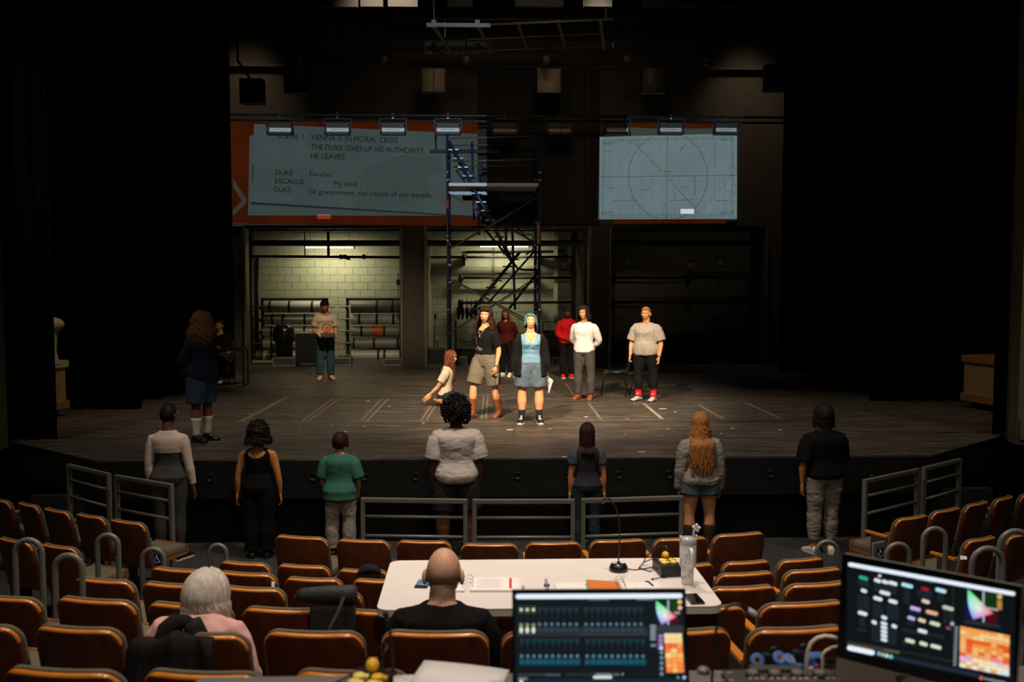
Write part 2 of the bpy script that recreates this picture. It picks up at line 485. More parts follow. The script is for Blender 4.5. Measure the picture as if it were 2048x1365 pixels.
# bay interiors: sides, ceiling, block rear walls
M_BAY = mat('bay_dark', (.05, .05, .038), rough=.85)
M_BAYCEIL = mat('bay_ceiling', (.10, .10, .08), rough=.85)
M_BLOCK = mat('painted_block', (.40, .40, .285), rough=.6, var=.06, vscale=30, bump=.25, bscale=90)
M_JOINT = mat('block_joint', (.27, .27, .19), rough=.9)
BAYS = [(-6.02, -2.28), (-1.77, 2.20), (2.62, 6.45)]
BY = 26.9
for k, (xa, xb) in enumerate(BAYS):
    ex = .42
    mb = MB(); mb.box(((xa+xb)/2, BY+.12, (SZ+4.75)/2), (xb-xa+2*ex, .2, 4.75-SZ))
    wall = struct('wall_back', mb, M_JOINT)
    me = None
    zz, row = SZ, 0
    bl, bh = .4, .2
    while zz < 4.62:
        x = xa-ex - (bl/2 if row % 2 else 0)
        while x < xb+ex-.01:
            x0, x1 = max(x, xa-ex), min(x+bl, xb+ex)
            full = x1-x0 > bl-.01
            if x1-x0 > .06:
                if full and me is not None:
                    o = link('concrete_block', me, wall)
                else:
                    b_ = MB(); b_.box((0, 0, 0), (x1-x0-.009, .06, bh-.009))
                    o = mk('concrete_block', b_, M_BLOCK, wall)
                    if full: me = o.data
                rr = random.Random(int(x*100)+row*977)
                o.location = ((x0+x1)/2, BY+.02+rr.uniform(-.003, .003), zz+bh/2)
            x += bl
        zz += bh; row += 1
    mb = MB()
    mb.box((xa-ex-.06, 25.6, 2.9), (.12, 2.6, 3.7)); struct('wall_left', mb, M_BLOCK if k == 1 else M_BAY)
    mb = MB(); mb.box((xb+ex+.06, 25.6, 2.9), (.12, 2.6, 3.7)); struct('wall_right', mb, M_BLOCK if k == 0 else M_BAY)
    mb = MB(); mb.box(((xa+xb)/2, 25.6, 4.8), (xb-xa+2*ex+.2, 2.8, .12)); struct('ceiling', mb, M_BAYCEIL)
    # steel frame around the opening
    M_FR = mat('door_frame_paint', (.12, .11, .07), rough=.5)
    for x in (xa+.03, xb-.03):
        mb = MB(); mb.box((x, 23.98, (SZ+4.42)/2), (.06, .38, 4.42-SZ)); struct('trim_6', mb, M_FR)
    mb = MB(); mb.box(((xa+xb)/2, 24.0, 4.40), (xb-xa, .36, .07)); struct('trim_6', mb, BLACKMETAL)
# shutter housings and ducts inside the head of each bay
for k, (xa, xb) in enumerate(BAYS):
    xc = (xa+xb)/2
    mb = MB(); mb.box((xc, 24.6, 4.40), (xb-xa+.3, .2, .13)); struct('trim_7', mb, BLACKMETAL)
    mb = MB(); mb.box((xc, 24.9, 4.055), (xb-xa+.3, .12, .14)); struct('trim_7', mb, BLACKMETAL)

# --- stage drapes: folded black velour
def drape(x0, x1, y, z0, z1, label, seed, fold=.16, amp=.05, y1=None, m=BLACKVELVET):
    rnd = random.Random(seed)
    n = max(8, int(abs(x1-x0)/fold*6))
    yy = y if y1 is None else y1
    base = []
    for k in range(n+1):
        t = k/n
        ph = 2*math.pi*abs(x1-x0)*t/fold
        base.append((x0+(x1-x0)*t, y+(yy-y)*t + amp*math.sin(ph+.6*math.sin(ph*.31+seed)) + amp*.5*math.sin(ph*.47+seed)))
    rings = []
    for z in (z0, z0+.5, (z0+z1)/2, z1):
        rings.append([V((a, b, z)) for a, b in base] + [V((a, b+.02, z)) for a, b in reversed(base)])
    mb = MB(); mb.rings(rings)
    t = mk('stage_drape', mb, m)
    tag(t, label, 'curtain', 'black masking drapes at the sides of the stage')
    return t
DT = 11.2
M_LEGR = mat('charcoal_velour', (.022, .021, .020), rough=.95, spec=.05)
drape(-7.4, -6.19, 13.62, SZ+.01, 9.5, 'black drape hanging directly beside the left proscenium wall', 1)
drape(-9.3, -6.10, 16.75, SZ+.01, DT, 'wide black drape behind the white-topped wooden platform and bust', 2, amp=.07)
drape(-9.3, -6.12, 18.0, SZ+.01, DT, 'black drape just upstage of the curly-haired person in the navy sweater', 3, amp=.07)
drape(-9.3, -5.72, 21.5, SZ+.01, DT, 'black drape behind the person seated at the small black desk', 4, amp=.06)
drape(6.66, 7.6, 13.62, SZ+.01, 9.5, 'black drape hanging directly beside the right proscenium wall', 5)
drape(6.40, 9.3, 17.3, SZ+.01, DT, 'wide black drape behind the wooden platform that has a bare top', 6, amp=.08)
drape(6.15, 7.3, 19.9, SZ+.01, DT, 'charcoal drape with soft sheen, right side, midstage', 7, amp=.09, m=M_LEGR)
drape(6.36, 9.3, 22.4, SZ+.01, DT, 'black drape at the right edge of the back wall', 8, amp=.06)
t = drape(-9, 9, 21.2, 8.75, DT, 'long black border drape hung high above the back wall', 9, amp=.05)
t['group'] = 'overhead masking'
t = drape(-9, 9, 16.5, 8.9, DT, 'long black border drape hung overhead nearest the audience', 10, amp=.05)
t['group'] = 'overhead masking'
# ================================================================== THEATRE SEATS
M_WOOD = mat('seat_plywood', (.125, .030, .0068), rough=.4, var=.45, vscale=5, stretch=(5, 5, .7), coat=.15, spec=.5, col2=(.075, .018, .005))
M_LIP = mat('seat_plywood_edge', (.62, .20, .022), rough=.3, var=.25, vscale=14, coat=.5)
M_FAB = mat('seat_fabric', (.125, .102, .064), rough=.95, var=.15, vscale=40, bump=.3, bscale=300)
M_IRON = mat('seat_iron', (.035, .034, .03), rough=.5)
def backshape(hw, z0, zt, rad, y0, y1, bul, lean, mi_side=0, mi_edge=1, rear_round=.016):
    """padded or plywood back: rings by height; y0 front, y1 rear (more negative)"""
    mb = MB()
    zs = [z0, z0+.02, (z0+zt)/2, zt-rad]
    zs += [zt-rad+rad*math.sin(a*math.pi/2/8) for a in range(1, 6)] + [zt-.009, zt-.005, zt-.002, zt]
    rings, edge = [], []
    for z in zs:
        t = max(0, z-(zt-rad))
        h = hw - rad + math.sqrt(max(rad*rad - t*t, 0)) if t > 0 else hw
        h = max(h, hw-rad)
        # rounding of the rear edge near the top
        q = zt-z
        ry = y1 + (rear_round-math.sqrt(max(0, rear_round**2-(rear_round-q)**2)) if q < rear_round else 0)
        ring = []
        k = rear_round
        us = [-1, -.75, -.5, -.25, 0, .25, .5, .75, 1]
        pts = [(-h, y0), (-h, ry+(k if ry+k < y0 else (y0-ry)*.5)), (-h+k*.3, ry+k*.3)]
        pts += [(u*(h-k), ry) for u in us]
        pts += [(h-k*.3, ry+k*.3), (h, ry+(k if ry+k < y0 else (y0-ry)*.5)), (h, y0)]
        pts += [(u*(h-k), y0) for u in reversed(us)]
        for x, y in pts:
            ring.append(V((x, y - bul*(1-(x/hw)**2) - lean*(z-z0), z)))
        rings.append(ring)
    n0 = len(mb.f)
    mb.rings(rings, mi_side)
    # lip faces: those of the rounded rear corner (sides and top)
    n = len(rings[0])
    for fi in range(len(mb.f)-2):
        i, j = divmod(fi, n)
        if i >= len(zs)-5 or j in (0, 1, 12, 13):
            if mi_edge != mi_side and (i >= len(zs)-5 or (i >= 3)):
                mb.m[fi] = mi_edge
    mb.m[-1] = mi_edge
    return mb
HT = .845
seat0 = thing('theatre_seat', 'x', 'seat')
shell = backshape(.243, .36, HT-.005, .085, 0, -.026, .040, .22, rear_round=.020)
mk('back_shell', shell, [M_WOOD, M_LIP], seat0)
pad = backshape(.245, .42, HT, .088, .026, .001, .040, .22, 0, 0, .010)
xf(pad, lambda v: V((v.x, v.y-.006, v.z)))
mk('back_cushion', pad, M_FAB, seat0)
sc_ = MB()
sc_.box((0, .27, .435), (.45, .42, .085), 0, bevel=.03)
mk('seat_cushion', sc_, M_FAB, seat0)
sl = MB(); sl.box((0, .485, .43), (.47, .028, .10), 0, bevel=.012); sl.box((0, .27, .385), (.47, .42, .02), 0)
mk('seat_board', sl, [mat('seat_board_edge', (.26, .075, .013), rough=.4, var=.3, vscale=10)], seat0)
ar = MB(); ar.box((-.222, .15, .625), (.045, .28, .028), 0, bevel=.01)
mk('armrest', ar, [M_LIP], seat0)
st = MB(); st.box((-.226, .10, .32), (.028, .22, .59), 0, bevel=.008); st.box((-.222, .10, .012), (.045, .30, .024))
mk('standard', st, M_IRON, seat0)

ROWZ = [None, (.84, 0), (.84, 0), (1.01, .17), (1.20, .36), (1.385, .54), (1.58, .735), (1.74, .89)]
ROWS = {
 1: dict(L=[(-30, 21, 999), (25, 75, 1008), (78, 135, 1020), (141, 207, 1031), (212, 285, 1043)],
         C=[(545, 650, 1074), (667, 778, 1081), (790, 901, 1083), (922, 1035, 1089), (1053, 1163, 1086), (1183, 1295, 1081), (1312, 1420, 1077), (1434, 1533, 1068)],
         R=[(1795, 1866, 1034), (1869, 1930, 1019), (1934, 1987, 1006), (1992, 2036, 995), (2040, 2085, 986)]),
 2: dict(L=[(-16, 60, 1080), (80, 140, 1092)],
         C=[(432, 536, 1126), (550, 654, 1132), (673, 772, 1141), (1328, 1433, 1130), (1447, 1549, 1124), (1556, 1660, 1119)],
         R=[(1938, 2000, 1077), (2016, 2082, 1068)]),
 3: dict(C=[(299, 403, 1139), (430, 543, 1147), (566, 679, 1158), (703, 812, 1161), (1308, 1413, 1153), (1436, 1556, 1147), (1575, 1692, 1140)]),
 4: dict(C=[(134, 265, 1160), (273, 405, 1169), (440, 560, 1177), (584, 718, 1184), (1424, 1557, 1175), (1577, 1708, 1168)]),
 5: dict(C=[(-90, 79, 1194), (93, 271, 1200), (283, 458, 1210), (473, 658, 1219), (676, 866, 1224), (880, 1075, 1229), (1090, 1290, 1224), (1310, 1504, 1216), (1523, 1705, 1207)]),
 6: dict(C=[(-140, 27, 1251), (50, 240, 1257), (283, 495, 1269), (509, 735, 1266), (753, 981, 1266), (1002, 1225, 1267), (1247, 1474, 1262), (1495, 1712, 1258), (1728, 1925, 1251)]),
 7: dict(C=[(-5, 230, 1343), (282, 513, 1348), (584, 812, 1346)]),
}
PH = {1: 'front row, along the grey railing', 2: 'second row from the stage', 3: 'third row from the stage', 4: 'fourth row from the stage',
      5: 'fifth row from the stage', 6: 'sixth row, two before the desk', 7: 'last row, against the desk'}
SEATS = {}
first = True
for row, d in ROWS.items():
    zt, zf = ROWZ[row]
    for blk in 'LCR':
        lst = d.get(blk, [])
        for i, (xl, xr, yt) in enumerate(lst):
            p = atZ((xl+xr)/2, yt, zt)
            # face the middle of the stage
            th = math.atan2(p.x-CX0, CY0-p.y)       # angle around the centre of the rows
            rz = th
            rel = CAM-V((p.x, p.y, CAM.z))
            dist = (p-CAM).dot(_fw)
            if blk == 'C':
                wpx = (xr-xl)*dist/FPX
                view = math.atan2(p.x-CAM.x, p.y-CAM.y)
                sx = max(.80, min(1.12, wpx/math.cos(th+view)/.475))
            else:
                nb = lst[i-1] if i else lst[1]
                pn = atZ((nb[0]+nb[1])/2, nb[2], zt)
                sx = min(1.0, (p-pn).length/.56)
            bulk = {'L': ' of the left side block', 'C': '', 'R': ' of the right side block'}[blk]
            lab = 'brown wooden theatre seat, %s from the left, %s%s' % (ORD[i], PH[row] if blk == 'C' else ('front row' if row == 1 else 'second row'), bulk)
            top = V((p.x, p.y, zf))
            for q_ in (i-1, i+1):
                if 0 <= q_ < len(lst):
                    o_ = lst[q_]; pn = atZ((o_[0]+o_[1])/2, o_[2], zt)
                    if (pn-p).length < .75: sx = min(sx, (pn-p).length/.545)
            # the top of the back sits behind the origin by the lean
            off = -.036-.022-.22*(HT-.36)
            loc = top - Matrix.Rotation(rz, 3, 'Z') @ V((0, off+.02, 0))
            if first:
                s = seat0; first = False
                s.location = loc; s.rotation_euler = (0, 0, rz); s['label'] = lab
            else:
                s = dup(seat0, loc, rz, lab)
            s['group'] = 'theatre seats in curved rows'
            s.scale = (sx, 1, (zt-zf)/HT)
            SEATS[(row, blk, i)] = s
# ends of the first rows with the blue wheelchair plaque
M_PLAQ = mat('blue_plaque', (.012, .02, .05), rough=.4)
M_PALE = mat('pale_blue_print', (.35, .50, .85), rough=.5)
M_ENDP = mat('beige_end_panel', (.17, .15, .105), rough=.7)
def plaque(seat, side, px, py, Y):
    """end panel on the aisle side with a plaque showing a wheelchair symbol"""
    c = atY(px, py, Y)
    M = Matrix.Translation(seat.location) @ Matrix.Rotation(seat.rotation_euler.z, 4, 'Z') @ Matrix.Diagonal((seat.scale.x, 1, seat.scale.z, 1))
    L = M.inverted() @ c
    face = -V((0, 1, 0))
    e = MB(); e.box((L.x, L.y+.02, L.z-.02), (.17, .03, .26), 0, bevel=.012)
    pn = mk('end_panel', e, M_ENDP, seat)
    q = MB(); q.box((L.x, L.y, L.z), (.085, .01, .115), 0, bevel=.004)
    pl = mk('plaque', q, M_PLAQ, pn)
    s = MB()
    y = L.y-.008
    def P(a, b): return V((L.x+a*.042, y, L.z+b*.042))
    s.tube([P(-.15, .75), P(-.1, .1), P(.4, .1), P(.65, -.65), P(.95, -.55)], .004, 5)
    s.tube([P(-.13, .4), P(.35, .4)], .004, 5)
    s.tube([P(-.1+.55*math.cos(a)-.1, -.4+.55*math.sin(a)) for a in [R(110+k*22) for k in range(11)]], .004, 5)
    s.ell(P(-.15, 1.0), (.007, .003, .007), 8, 5)
    mk('wheelchair_symbol', s, M_PALE, pn)
plaque(SEATS[(1, 'L', 4)], 1, 315, 1119, 9.75)
plaque(SEATS[(1, 'R', 0)], -1, 1760, 1107, 9.75)

# ================================================================== GUARD RAILS
def rail_panel(a, b, label, h=1.07, mids=(.36, .70), z=0, group='grey guard rails before the stage'):
    a, b = V((a[0], a[1], 0)), V((b[0], b[1], 0))
    L = (b-a).length
    t = thing('guard_rail', label, 'railing', (a.x, a.y, z), math.atan2(b.y-a.y, b.x-a.x), group)
    for x in (.02, L-.02):
        m = MB(); m.box((x, 0, (h-.03)/2), (.042, .05, h-.03), bevel=.006); mk('post', m, GREYPAINT, t)
        m = MB(); m.box((x, 0, .006), (.09, .1, .012)); mk('base_plate', m, GREYPAINT, t)
    m = MB(); m.box((L/2, 0, h-.02), (L, .052, .045), bevel=.008); mk('top_rail', m, GREYPAINT, t)
    for q in mids:
        m = MB(); m.tube([(.03, 0, h-q*.62), (L-.03, 0, h-q*.62)], .017, 10); mk('middle_rail', m, GREYPAINT, t)
    return t
rail_panel((-1.69, 9.96), (-.62, 9.86), 'grey guard rail panel behind the green T-shirt person, leftmost of the middle three', mids=(.30, .62))
rail_panel((-.57, 9.85), (.45, 9.82), 'grey guard rail panel below the white T-shirt, middle one of three', mids=(.30, .62))
rail_panel((.515, 9.84), (1.56, 9.94), 'grey guard rail panel below the blond-haired person, rightmost of the middle three', mids=(.30, .62))
rail_panel((-5.36, 11.88), (-4.66, 11.28), 'short grey guard rail panel, outermost, left of the cream-topped person', mids=(.30, .62))
rail_panel((-4.57, 11.21), (-3.78, 10.68), 'grey guard rail panel in front of the grey leggings', mids=(.30, .62))
rail_panel((3.70, 10.65), (4.58, 11.26), 'grey guard rail panel right of the grey sweatpants', mids=(.30, .62))
rail_panel((4.66, 11.32), (5.36, 11.86), 'short grey guard rail panel, outermost, right of the grey sweatpants', mids=(.30, .62))

# bent-tube aisle handrails
def loop(xl, xr, yt, Y, zf, label):
    a, b = atY(xl+6, yt+5, Y), atY(xr-6, yt+5, Y)
    w_ = (b-a).length; zt = a.z
    t = thing('aisle_handrail', label, 'handrail', ((a.x+b.x)/2, (a.y+b.y)/2, zf), 0, 'bent tube handrails along the aisles')
    h = zt-zf; r = w_/2
    pts = [V((-r, 0, 0)), V((-r, 0, (h-r)*.5)), V((-r, 0, h-r))]
    pts += [V((-r*math.cos(math.pi*k/12), 0, h-r+r*math.sin(math.pi*k/12))) for k in range(1, 12)]
    pts += [V((r, 0, h-r)), V((r, 0, (h-r)*.5)), V((r, 0, 0))]
    m = MB(); m.tube(pts, .0215, 12); mk('bent_tube', m, GREYPAINT, t)
    for x in (-r, r):
        m = MB(); m.lathe([(.045, 0), (.045, .01), (.03, .016)], c=(x, 0, 0), n=14); mk('flange', m, GREYPAINT, t)
for i, (a, b, y, Y, zf) in enumerate([(23, 89, 1076, 7.2, .17), (103, 169, 1107, 6.7, .36), (188, 242, 1066, 8.0, .0), (278, 333, 1094, 8.35, .0), (413, 458, 1086, 9.0, 0),
                                      (1628, 1681, 1079, 8.9, 0), (1768, 1825, 1084, 8.05, 0), (1841, 1898, 1053, 8.0, 0), (1939, 2013, 1093, 6.7, .36), (1994, 2068, 1058, 7.2, .17)]):
    side = 'left' if i < 5 else 'right'
    k = i+1 if i < 5 else 10-i
    lab = ['bent grey tube handrail nearest the %s edge of the picture', 'bent grey tube handrail lowest and nearest in the %s aisle', 'bent grey tube handrail before the %s side block, beside a lone seat edge',
           'bent grey tube handrail over the wheelchair plaque, %s side', 'bent grey tube handrail standing alone by the %s end of the pit'][k-1] % side
    loop(a, b, y, Y, zf, lab)

# ================================================================== WHITE TABLE ACROSS THE SEATS
M_TABLE = mat('table_white', (.70, .635, .585), rough=.55, var=.03, vscale=3)
TZ = 1.455
def rrect(x0, x1, y0, y1, r, n=6):
    pts = []
    for cx, cy, a0 in ((x1-r, y1-r, 0), (x0+r, y1-r, 90), (x0+r, y0+r, 180), (x1-r, y0+r, 270)):
        pts += [(cx+r*math.cos(R(a0+90*k/n)), cy+r*math.sin(R(a0+90*k/n))) for k in range(n+1)]
    return pts
p1, p2, p3, p4 = atZ(748, 1221, TZ), atZ(1437, 1215, TZ), atZ(785, 1122, TZ), atZ(1390, 1120, TZ)
tb = thing('folding_table', 'long white folding table laid over the seat backs', 'table', (-.11, 5.95, TZ))
x0, x1 = (p1.x+p3.x)/2+.11, (p2.x+p4.x)/2+.11
y0, y1 = p1.y-5.95, p3.y-5.95
m = MB(); pr_ = rrect(x0, x1, y0, y1, .07); m.prism(pr_, -.006, 0); m.prism([(x*.998, y*.997) for x, y in pr_], -.045, -.006)
mk('table_top', m, M_TABLE, tb)
m = MB(); m.box((0, 0, -.05), (x1-x0-.3, .03, .012)); mk('under_frame', m, DARKPL, tb)
# ================================================================== THINGS ON THE WHITE TABLE
M_YEL = mat('yellow_plastic', (.85, .47, .02), rough=.45)
M_YEL2 = mat('pale_yellow_plastic', (.9, .68, .16), rough=.45)
def page(mb, a, b, z, th=.004, mi=0):
    mb.box(((a[0]+b[0])/2, (a[1]+b[1])/2, z+th/2), (abs(b[0]-a[0]), abs(b[1]-a[1]), th), mi)
# phone with lit screen
c = atZ(836, 1170, TZ)
t = thing('phone', 'black phone with a lit blue screen, on the white table beside the bald man', 'phone', (c.x+.03, c.y, TZ), R(-8))
m = MB(); m.box((0, 0, .005), (.078, .15, .010), bevel=.004); mk('body', m, BLACKPL, t)
m = MB(); m.box((0, .012, .0105), (.068, .112, .001)); mk('screen', m, glow('phone', (.10, .19, .26), 1.0), t)
m = MB(); m.box((0, .058, .0112), (.06, .012, .001)); m.box((0, -.03, .0112), (.02, .014, .001)); mk('screen_print', m, glow('phoneprint', (.35, .5, .6), .8), t)
# open ring binder with a red bar
c = atZ(936, 1172, TZ)
t = thing('ring_binder', 'open white ring binder with a red bar, right of the bald man', 'binder', (c.x, c.y, TZ), R(-2))
m = MB()
page(m, (-.18, -.13), (-.015, .12), 0, .012); mk('left_pages', m, WHITEP, t)
m = MB()
page(m, (.015, -.13), (.31, .12), 0, .012); page(m, (.02, -.128), (.285, .118), .012, .002); mk('right_pages', m, WHITEP, t)
m = MB()
for y in (-.07, .0, .07):
    m.tube([V((.03*math.cos(a), y+.012*math.sin(2*a), .012+.032*math.sin(a))) for a in [math.pi*k/10 for k in range(11)]], .0022, 6)
mk('rings', m, STEEL, t)
m = MB(); m.box((.255, 0, .0146), (.016, .20, .0012)); mk('red_bar', m, mat('red_print', (.55, .05, .05), rough=.7), t)
m = MB()
for k in range(9):
    m.box((.13, .085-k*.02, .0146), (.15 if k % 3 else .10, .003, .0006))
mk('printed_lines', m, mat('faint_print', (.62, .58, .55), rough=.8), t)
# second open binder with orange divider
c = atZ(1185, 1178, TZ)
t = thing('ring_binder', 'open binder with an orange divider behind the middle monitor', 'binder', (c.x, c.y-.03, TZ), R(0))
m = MB(); page(m, (-.22, -.12), (-.03, .10), 0, .014); mk('left_pages', m, WHITEP, t)
m = MB()
m.add([(-.03, -.12, .016), (.16, -.12, .016), (.16, .09, .022), (-.03, .10, .034), (-.03, -.12, .012), (.16, -.12, .012), (.16, .09, .014), (-.03, .10, .02)], [(0, 1, 2, 3), (7, 6, 5, 4), (0, 4, 5, 1), (1, 5, 6, 2), (2, 6, 7, 3), (3, 7, 4, 0)])
mk('orange_divider', m, mat('orange_card', (.60, .16, .025), rough=.7), t)
m = MB(); page(m, (.17, -.12), (.40, .10), 0, .013); mk('right_pages', m, WHITEP, t)
m = MB()
for y in (-.03, .02, .08):
    m.tube([V((.165+.026*math.cos(a), y, .012+.05*math.sin(a))) for a in [math.pi*k/10 for k in range(11)]], .002, 6)
mk('rings', m, STEEL, t)
m = MB(); m.tube([(.33, .11, .014), (.345, .10, .017), (.36, .02, .017)], .005, 6); mk('pen', m, BLACKPL, t)
m = MB(); m.box((-.035, .02, .015), (.012, .12, .001)); mk('green_tab', m, mat('green_tab', (.15, .5, .35)), t)
# wrist watch
c = atZ(1093, 1172, TZ)
t = thing('wristwatch', 'small grey wristwatch lying on the white table above the middle monitor', 'watch', (c.x, c.y-.02, TZ))
m = MB(); m.lathe([(.018, .004), (.018, .014), (.014, .016)], c=(0, 0, 0), n=18); mk('case', m, mat('watch_grey', (.13, .13, .18), rough=.4, metal=.4), t)
m = MB(); m.box((0, .045, .012), (.018, .06, .004), rot=(R(25), 0, 0)); m.box((0, -.04, .004), (.018, .05, .004)); mk('strap', m, mat('watch_strap', (.30, .26, .27), rough=.7), t)
# gooseneck lamp base on the table
c = atZ(1237, 1142, TZ)
t = thing('gooseneck_lamp', 'black gooseneck microphone lamp with round weighted base on the white table', 'lamp', (c.x, c.y, TZ))
m = MB(); m.lathe([(.056, 0), (.060, .012), (.056, .030), (.044, .046), (.02, .052)], n=28); mk('base', m, mat('gloss_black', (.01, .01, .01), rough=.22), t)
m = MB(); m.box((-.025, -.012, .052), (.024, .01, .006), rot=(R(20), 0, 0)); m.box((.022, -.012, .052), (.024, .01, .006), rot=(R(20), 0, 0)); mk('switch', m, STEEL, t)
pts = [V((0, .01, .05)), V((.006, .01, .16)), V((.008, .01, .26)), V((.002, .01, .335)), V((-.014, .01, .395)), V((-.035, .01, .43)), V((-.062, .01, .455))]
m = MB(); m.tube(pts, .0045, 8); mk('gooseneck', m, BLACKPL, t)
m = MB(); m.tube([V((-.055, .01, .452)), V((-.075, .01, .458)), V((-.10, .01, .45))], .009, 8); mk('lamp_head', m, BLACKPL, t)
m = MB(); m.tube([V((.05, .03, .004)), V((.10, .0, .004)), V((.16, .02, .004)), V((.22, .05, .004)), V((.26, .03, .012))], .0035, 6); mk('cord', m, BLACKPL, t)
# power box with yellow plugs: built twice
def plug_box(loc, rz, label, s=1.0, parts=5):
    t = thing('power_box', label, 'power strip', loc, rz, 'power boxes with yellow plugs')
    m = MB(); m.box((0, 0, .035*s), (.13*s, .20*s, .07*s), bevel=.008); mk('box', m, BLACKPL, t)
    spots = [(-.03, -.05), (.03, -.05), (.03, .0), (.0, .05), (-.03, .0)]
    for k, (x, y) in enumerate(spots[:parts]):
        m = MB()
        if k == 3:
            m.lathe([(.0, 0), (.020, .003), (.022, .015), (.018, .03), (0, .034)], n=16, M=Euler((R(75), 0, R(10))).to_matrix())
            m.tube([(0, .02, -.03), (0, .02, .0)], .010, 8)
            o = mk('plug', m, M_YEL, t); o.location = (x*s, y*s, .10*s)
        else:
            m.lathe([(.021, 0), (.021, .012), (.017, .018), (0, .019)], n=14)
            m.box((.022, 0, .009), (.018, .022, .014), bevel=.004)
            o = mk('plug', m, M_YEL2 if k != 2 else M_YEL, t); o.location = (x*s, y*s, .07*s)
    m = MB()
    m.tube([(-.02, .10, .03), (-.05, .14, .05), (-.10, .17, .02), (-.15, .10, .006), (-.10, .02, .006), (-.06, .06, .02), (-.05, .09, .05)], .004, 6)
    m.tube([(.02, .07, .11), (.03, .11, .14), (.0, .16, .13), (-.08, .19, .05), (-.1, .18, .01)], .004, 6)
    mk('cord', m, BLACKPL, t)
    return t
c = atZ(1333, 1146, TZ)
plug_box((c.x, c.y+.0, TZ), R(6), 'black power box with yellow plugs on the white table by the tumbler')
t_c = atZ(1310, 1165, TZ)
# tumbler with handle, straw and straw topper
c = atZ(1375, 1168, TZ)
t = thing('tumbler', 'tall pale blue-flecked tumbler with handle and white straw topper', 'tumbler', (c.x, c.y, TZ))
M_TUM = mat('tumbler_print', (.50, .50, .52), rough=.4, var=.55, vscale=16, col2=(.62, .60, .60))
M_TUMP = mat('tumbler_blue_print', (.22, .26, .40), rough=.5)
M_TUMW = mat('tumbler_white', (.84, .82, .80), rough=.4)
m = MB(); m.lathe([(.0, 0), (.034, 0), (.036, .01), (.036, .09), (.049, .115), (.050, .245), (.047, .25)], n=28); mk('body', m, mat('tumbler_body', (.80, .79, .80), rough=.4), t)
m = MB()
rnd = random.Random(4)
for k in range(26):
    a = rnd.uniform(math.pi*1.05, math.pi*1.95); z = rnd.uniform(.03, .235)
    r_ = .0365 if z < .09 else (.0505 if z > .115 else .0365+(z-.09)/.025*.0135)
    pts = [V((r_*math.cos(a+j*.10), r_*math.sin(a+j*.10), z+rnd.uniform(-.012, .012))) for j in range(3)]
    m.tube(pts, .0018, 4)
mk('printed_sprigs', m, M_TUMP, t)
m = MB(); m.lathe([(.051, .245), (.053, .25), (.053, .262), (.050, .27), (.048, .282), (0, .286)], n=28); mk('lid', m, mat('tumbler_lid', (.45, .43, .42), rough=.25), t)
m = MB(); m.box((.047, -.012, .288), (.012, .02, .03), bevel=.004); m.box((-.047, -.012, .286), (.012, .02, .022), bevel=.004); mk('lid_clip', m, M_TUMW, t)
m = MB(); m.tube([(.004, -.048, .225), (.006, -.078, .225), (.008, -.084, .20), (.008, -.082, .14), (.006, -.07, .12), (.004, -.045, .118)], .011, 10); mk('handle', m, M_TUMW, t)
m = MB(); m.tube([(.030, 0, .28), (.036, 0, .33)], .006, 8); mk('straw', m, M_TUMW, t)
m = MB()
for dx, dz in ((0, 0), (.012, .012), (-.010, .014), (.024, .008), (.014, -.008), (.008, .024)):
    m.ell((.042+dx, -.005, .335+dz), .010, 10, 6)
mk('straw_topper', m, M_TUMW, t)
# phone face-down dark
c = atZ(1388, 1201, TZ)
t = thing('phone', 'dark phone lying at the near right corner of the white table', 'phone', (c.x, c.y, TZ), R(4))
m = MB(); m.box((0, 0, .006), (.082, .165, .012), bevel=.005); mk('body', m, mat('phone_edge', (.10, .09, .08), rough=.3, metal=.5), t)
m = MB(); m.box((0, 0, .0122), (.078, .16, .001)); mk('screen', m, mat('dark_glass', (.006, .006, .007), rough=.08), t)
# small cable end on the table
c = atZ(1305, 1161, TZ)
t = thing('audio_cable', 'thin black cable with a small tip lying before the power box', 'cable', (c.x, c.y, TZ))
m = MB(); m.tube([(0, 0, .006), (.05, .03, .006), (.09, .03, .006)], .003, 6); mk('wire', m, BLACKPL, t)
m = MB(); m.ell((0, 0, .007), .007, 8, 6); mk('tip', m, BLACKPL, t)

# ================================================================== THE DESK
DZ = 1.985
M_DESK = mat('desk_laminate', (.16, .15, .13), rough=.5, var=.15, vscale=10)
t = thing('tech_desk', 'grey production desk across the last row, holding the monitors', 'desk', (0, 2.75, 0))
m = MB(); m.box((.1, 0, DZ-.015), (3.1, 1.06, .03), bevel=.006); mk('desk_top', m, M_DESK, t)
for x in (-1.3, 1.5):
    m = MB(); m.box((x, 0, (1.08+DZ-.03)/2), (.05, .8, DZ-.03-1.08)); mk('leg', m, BLACKMETAL, t)
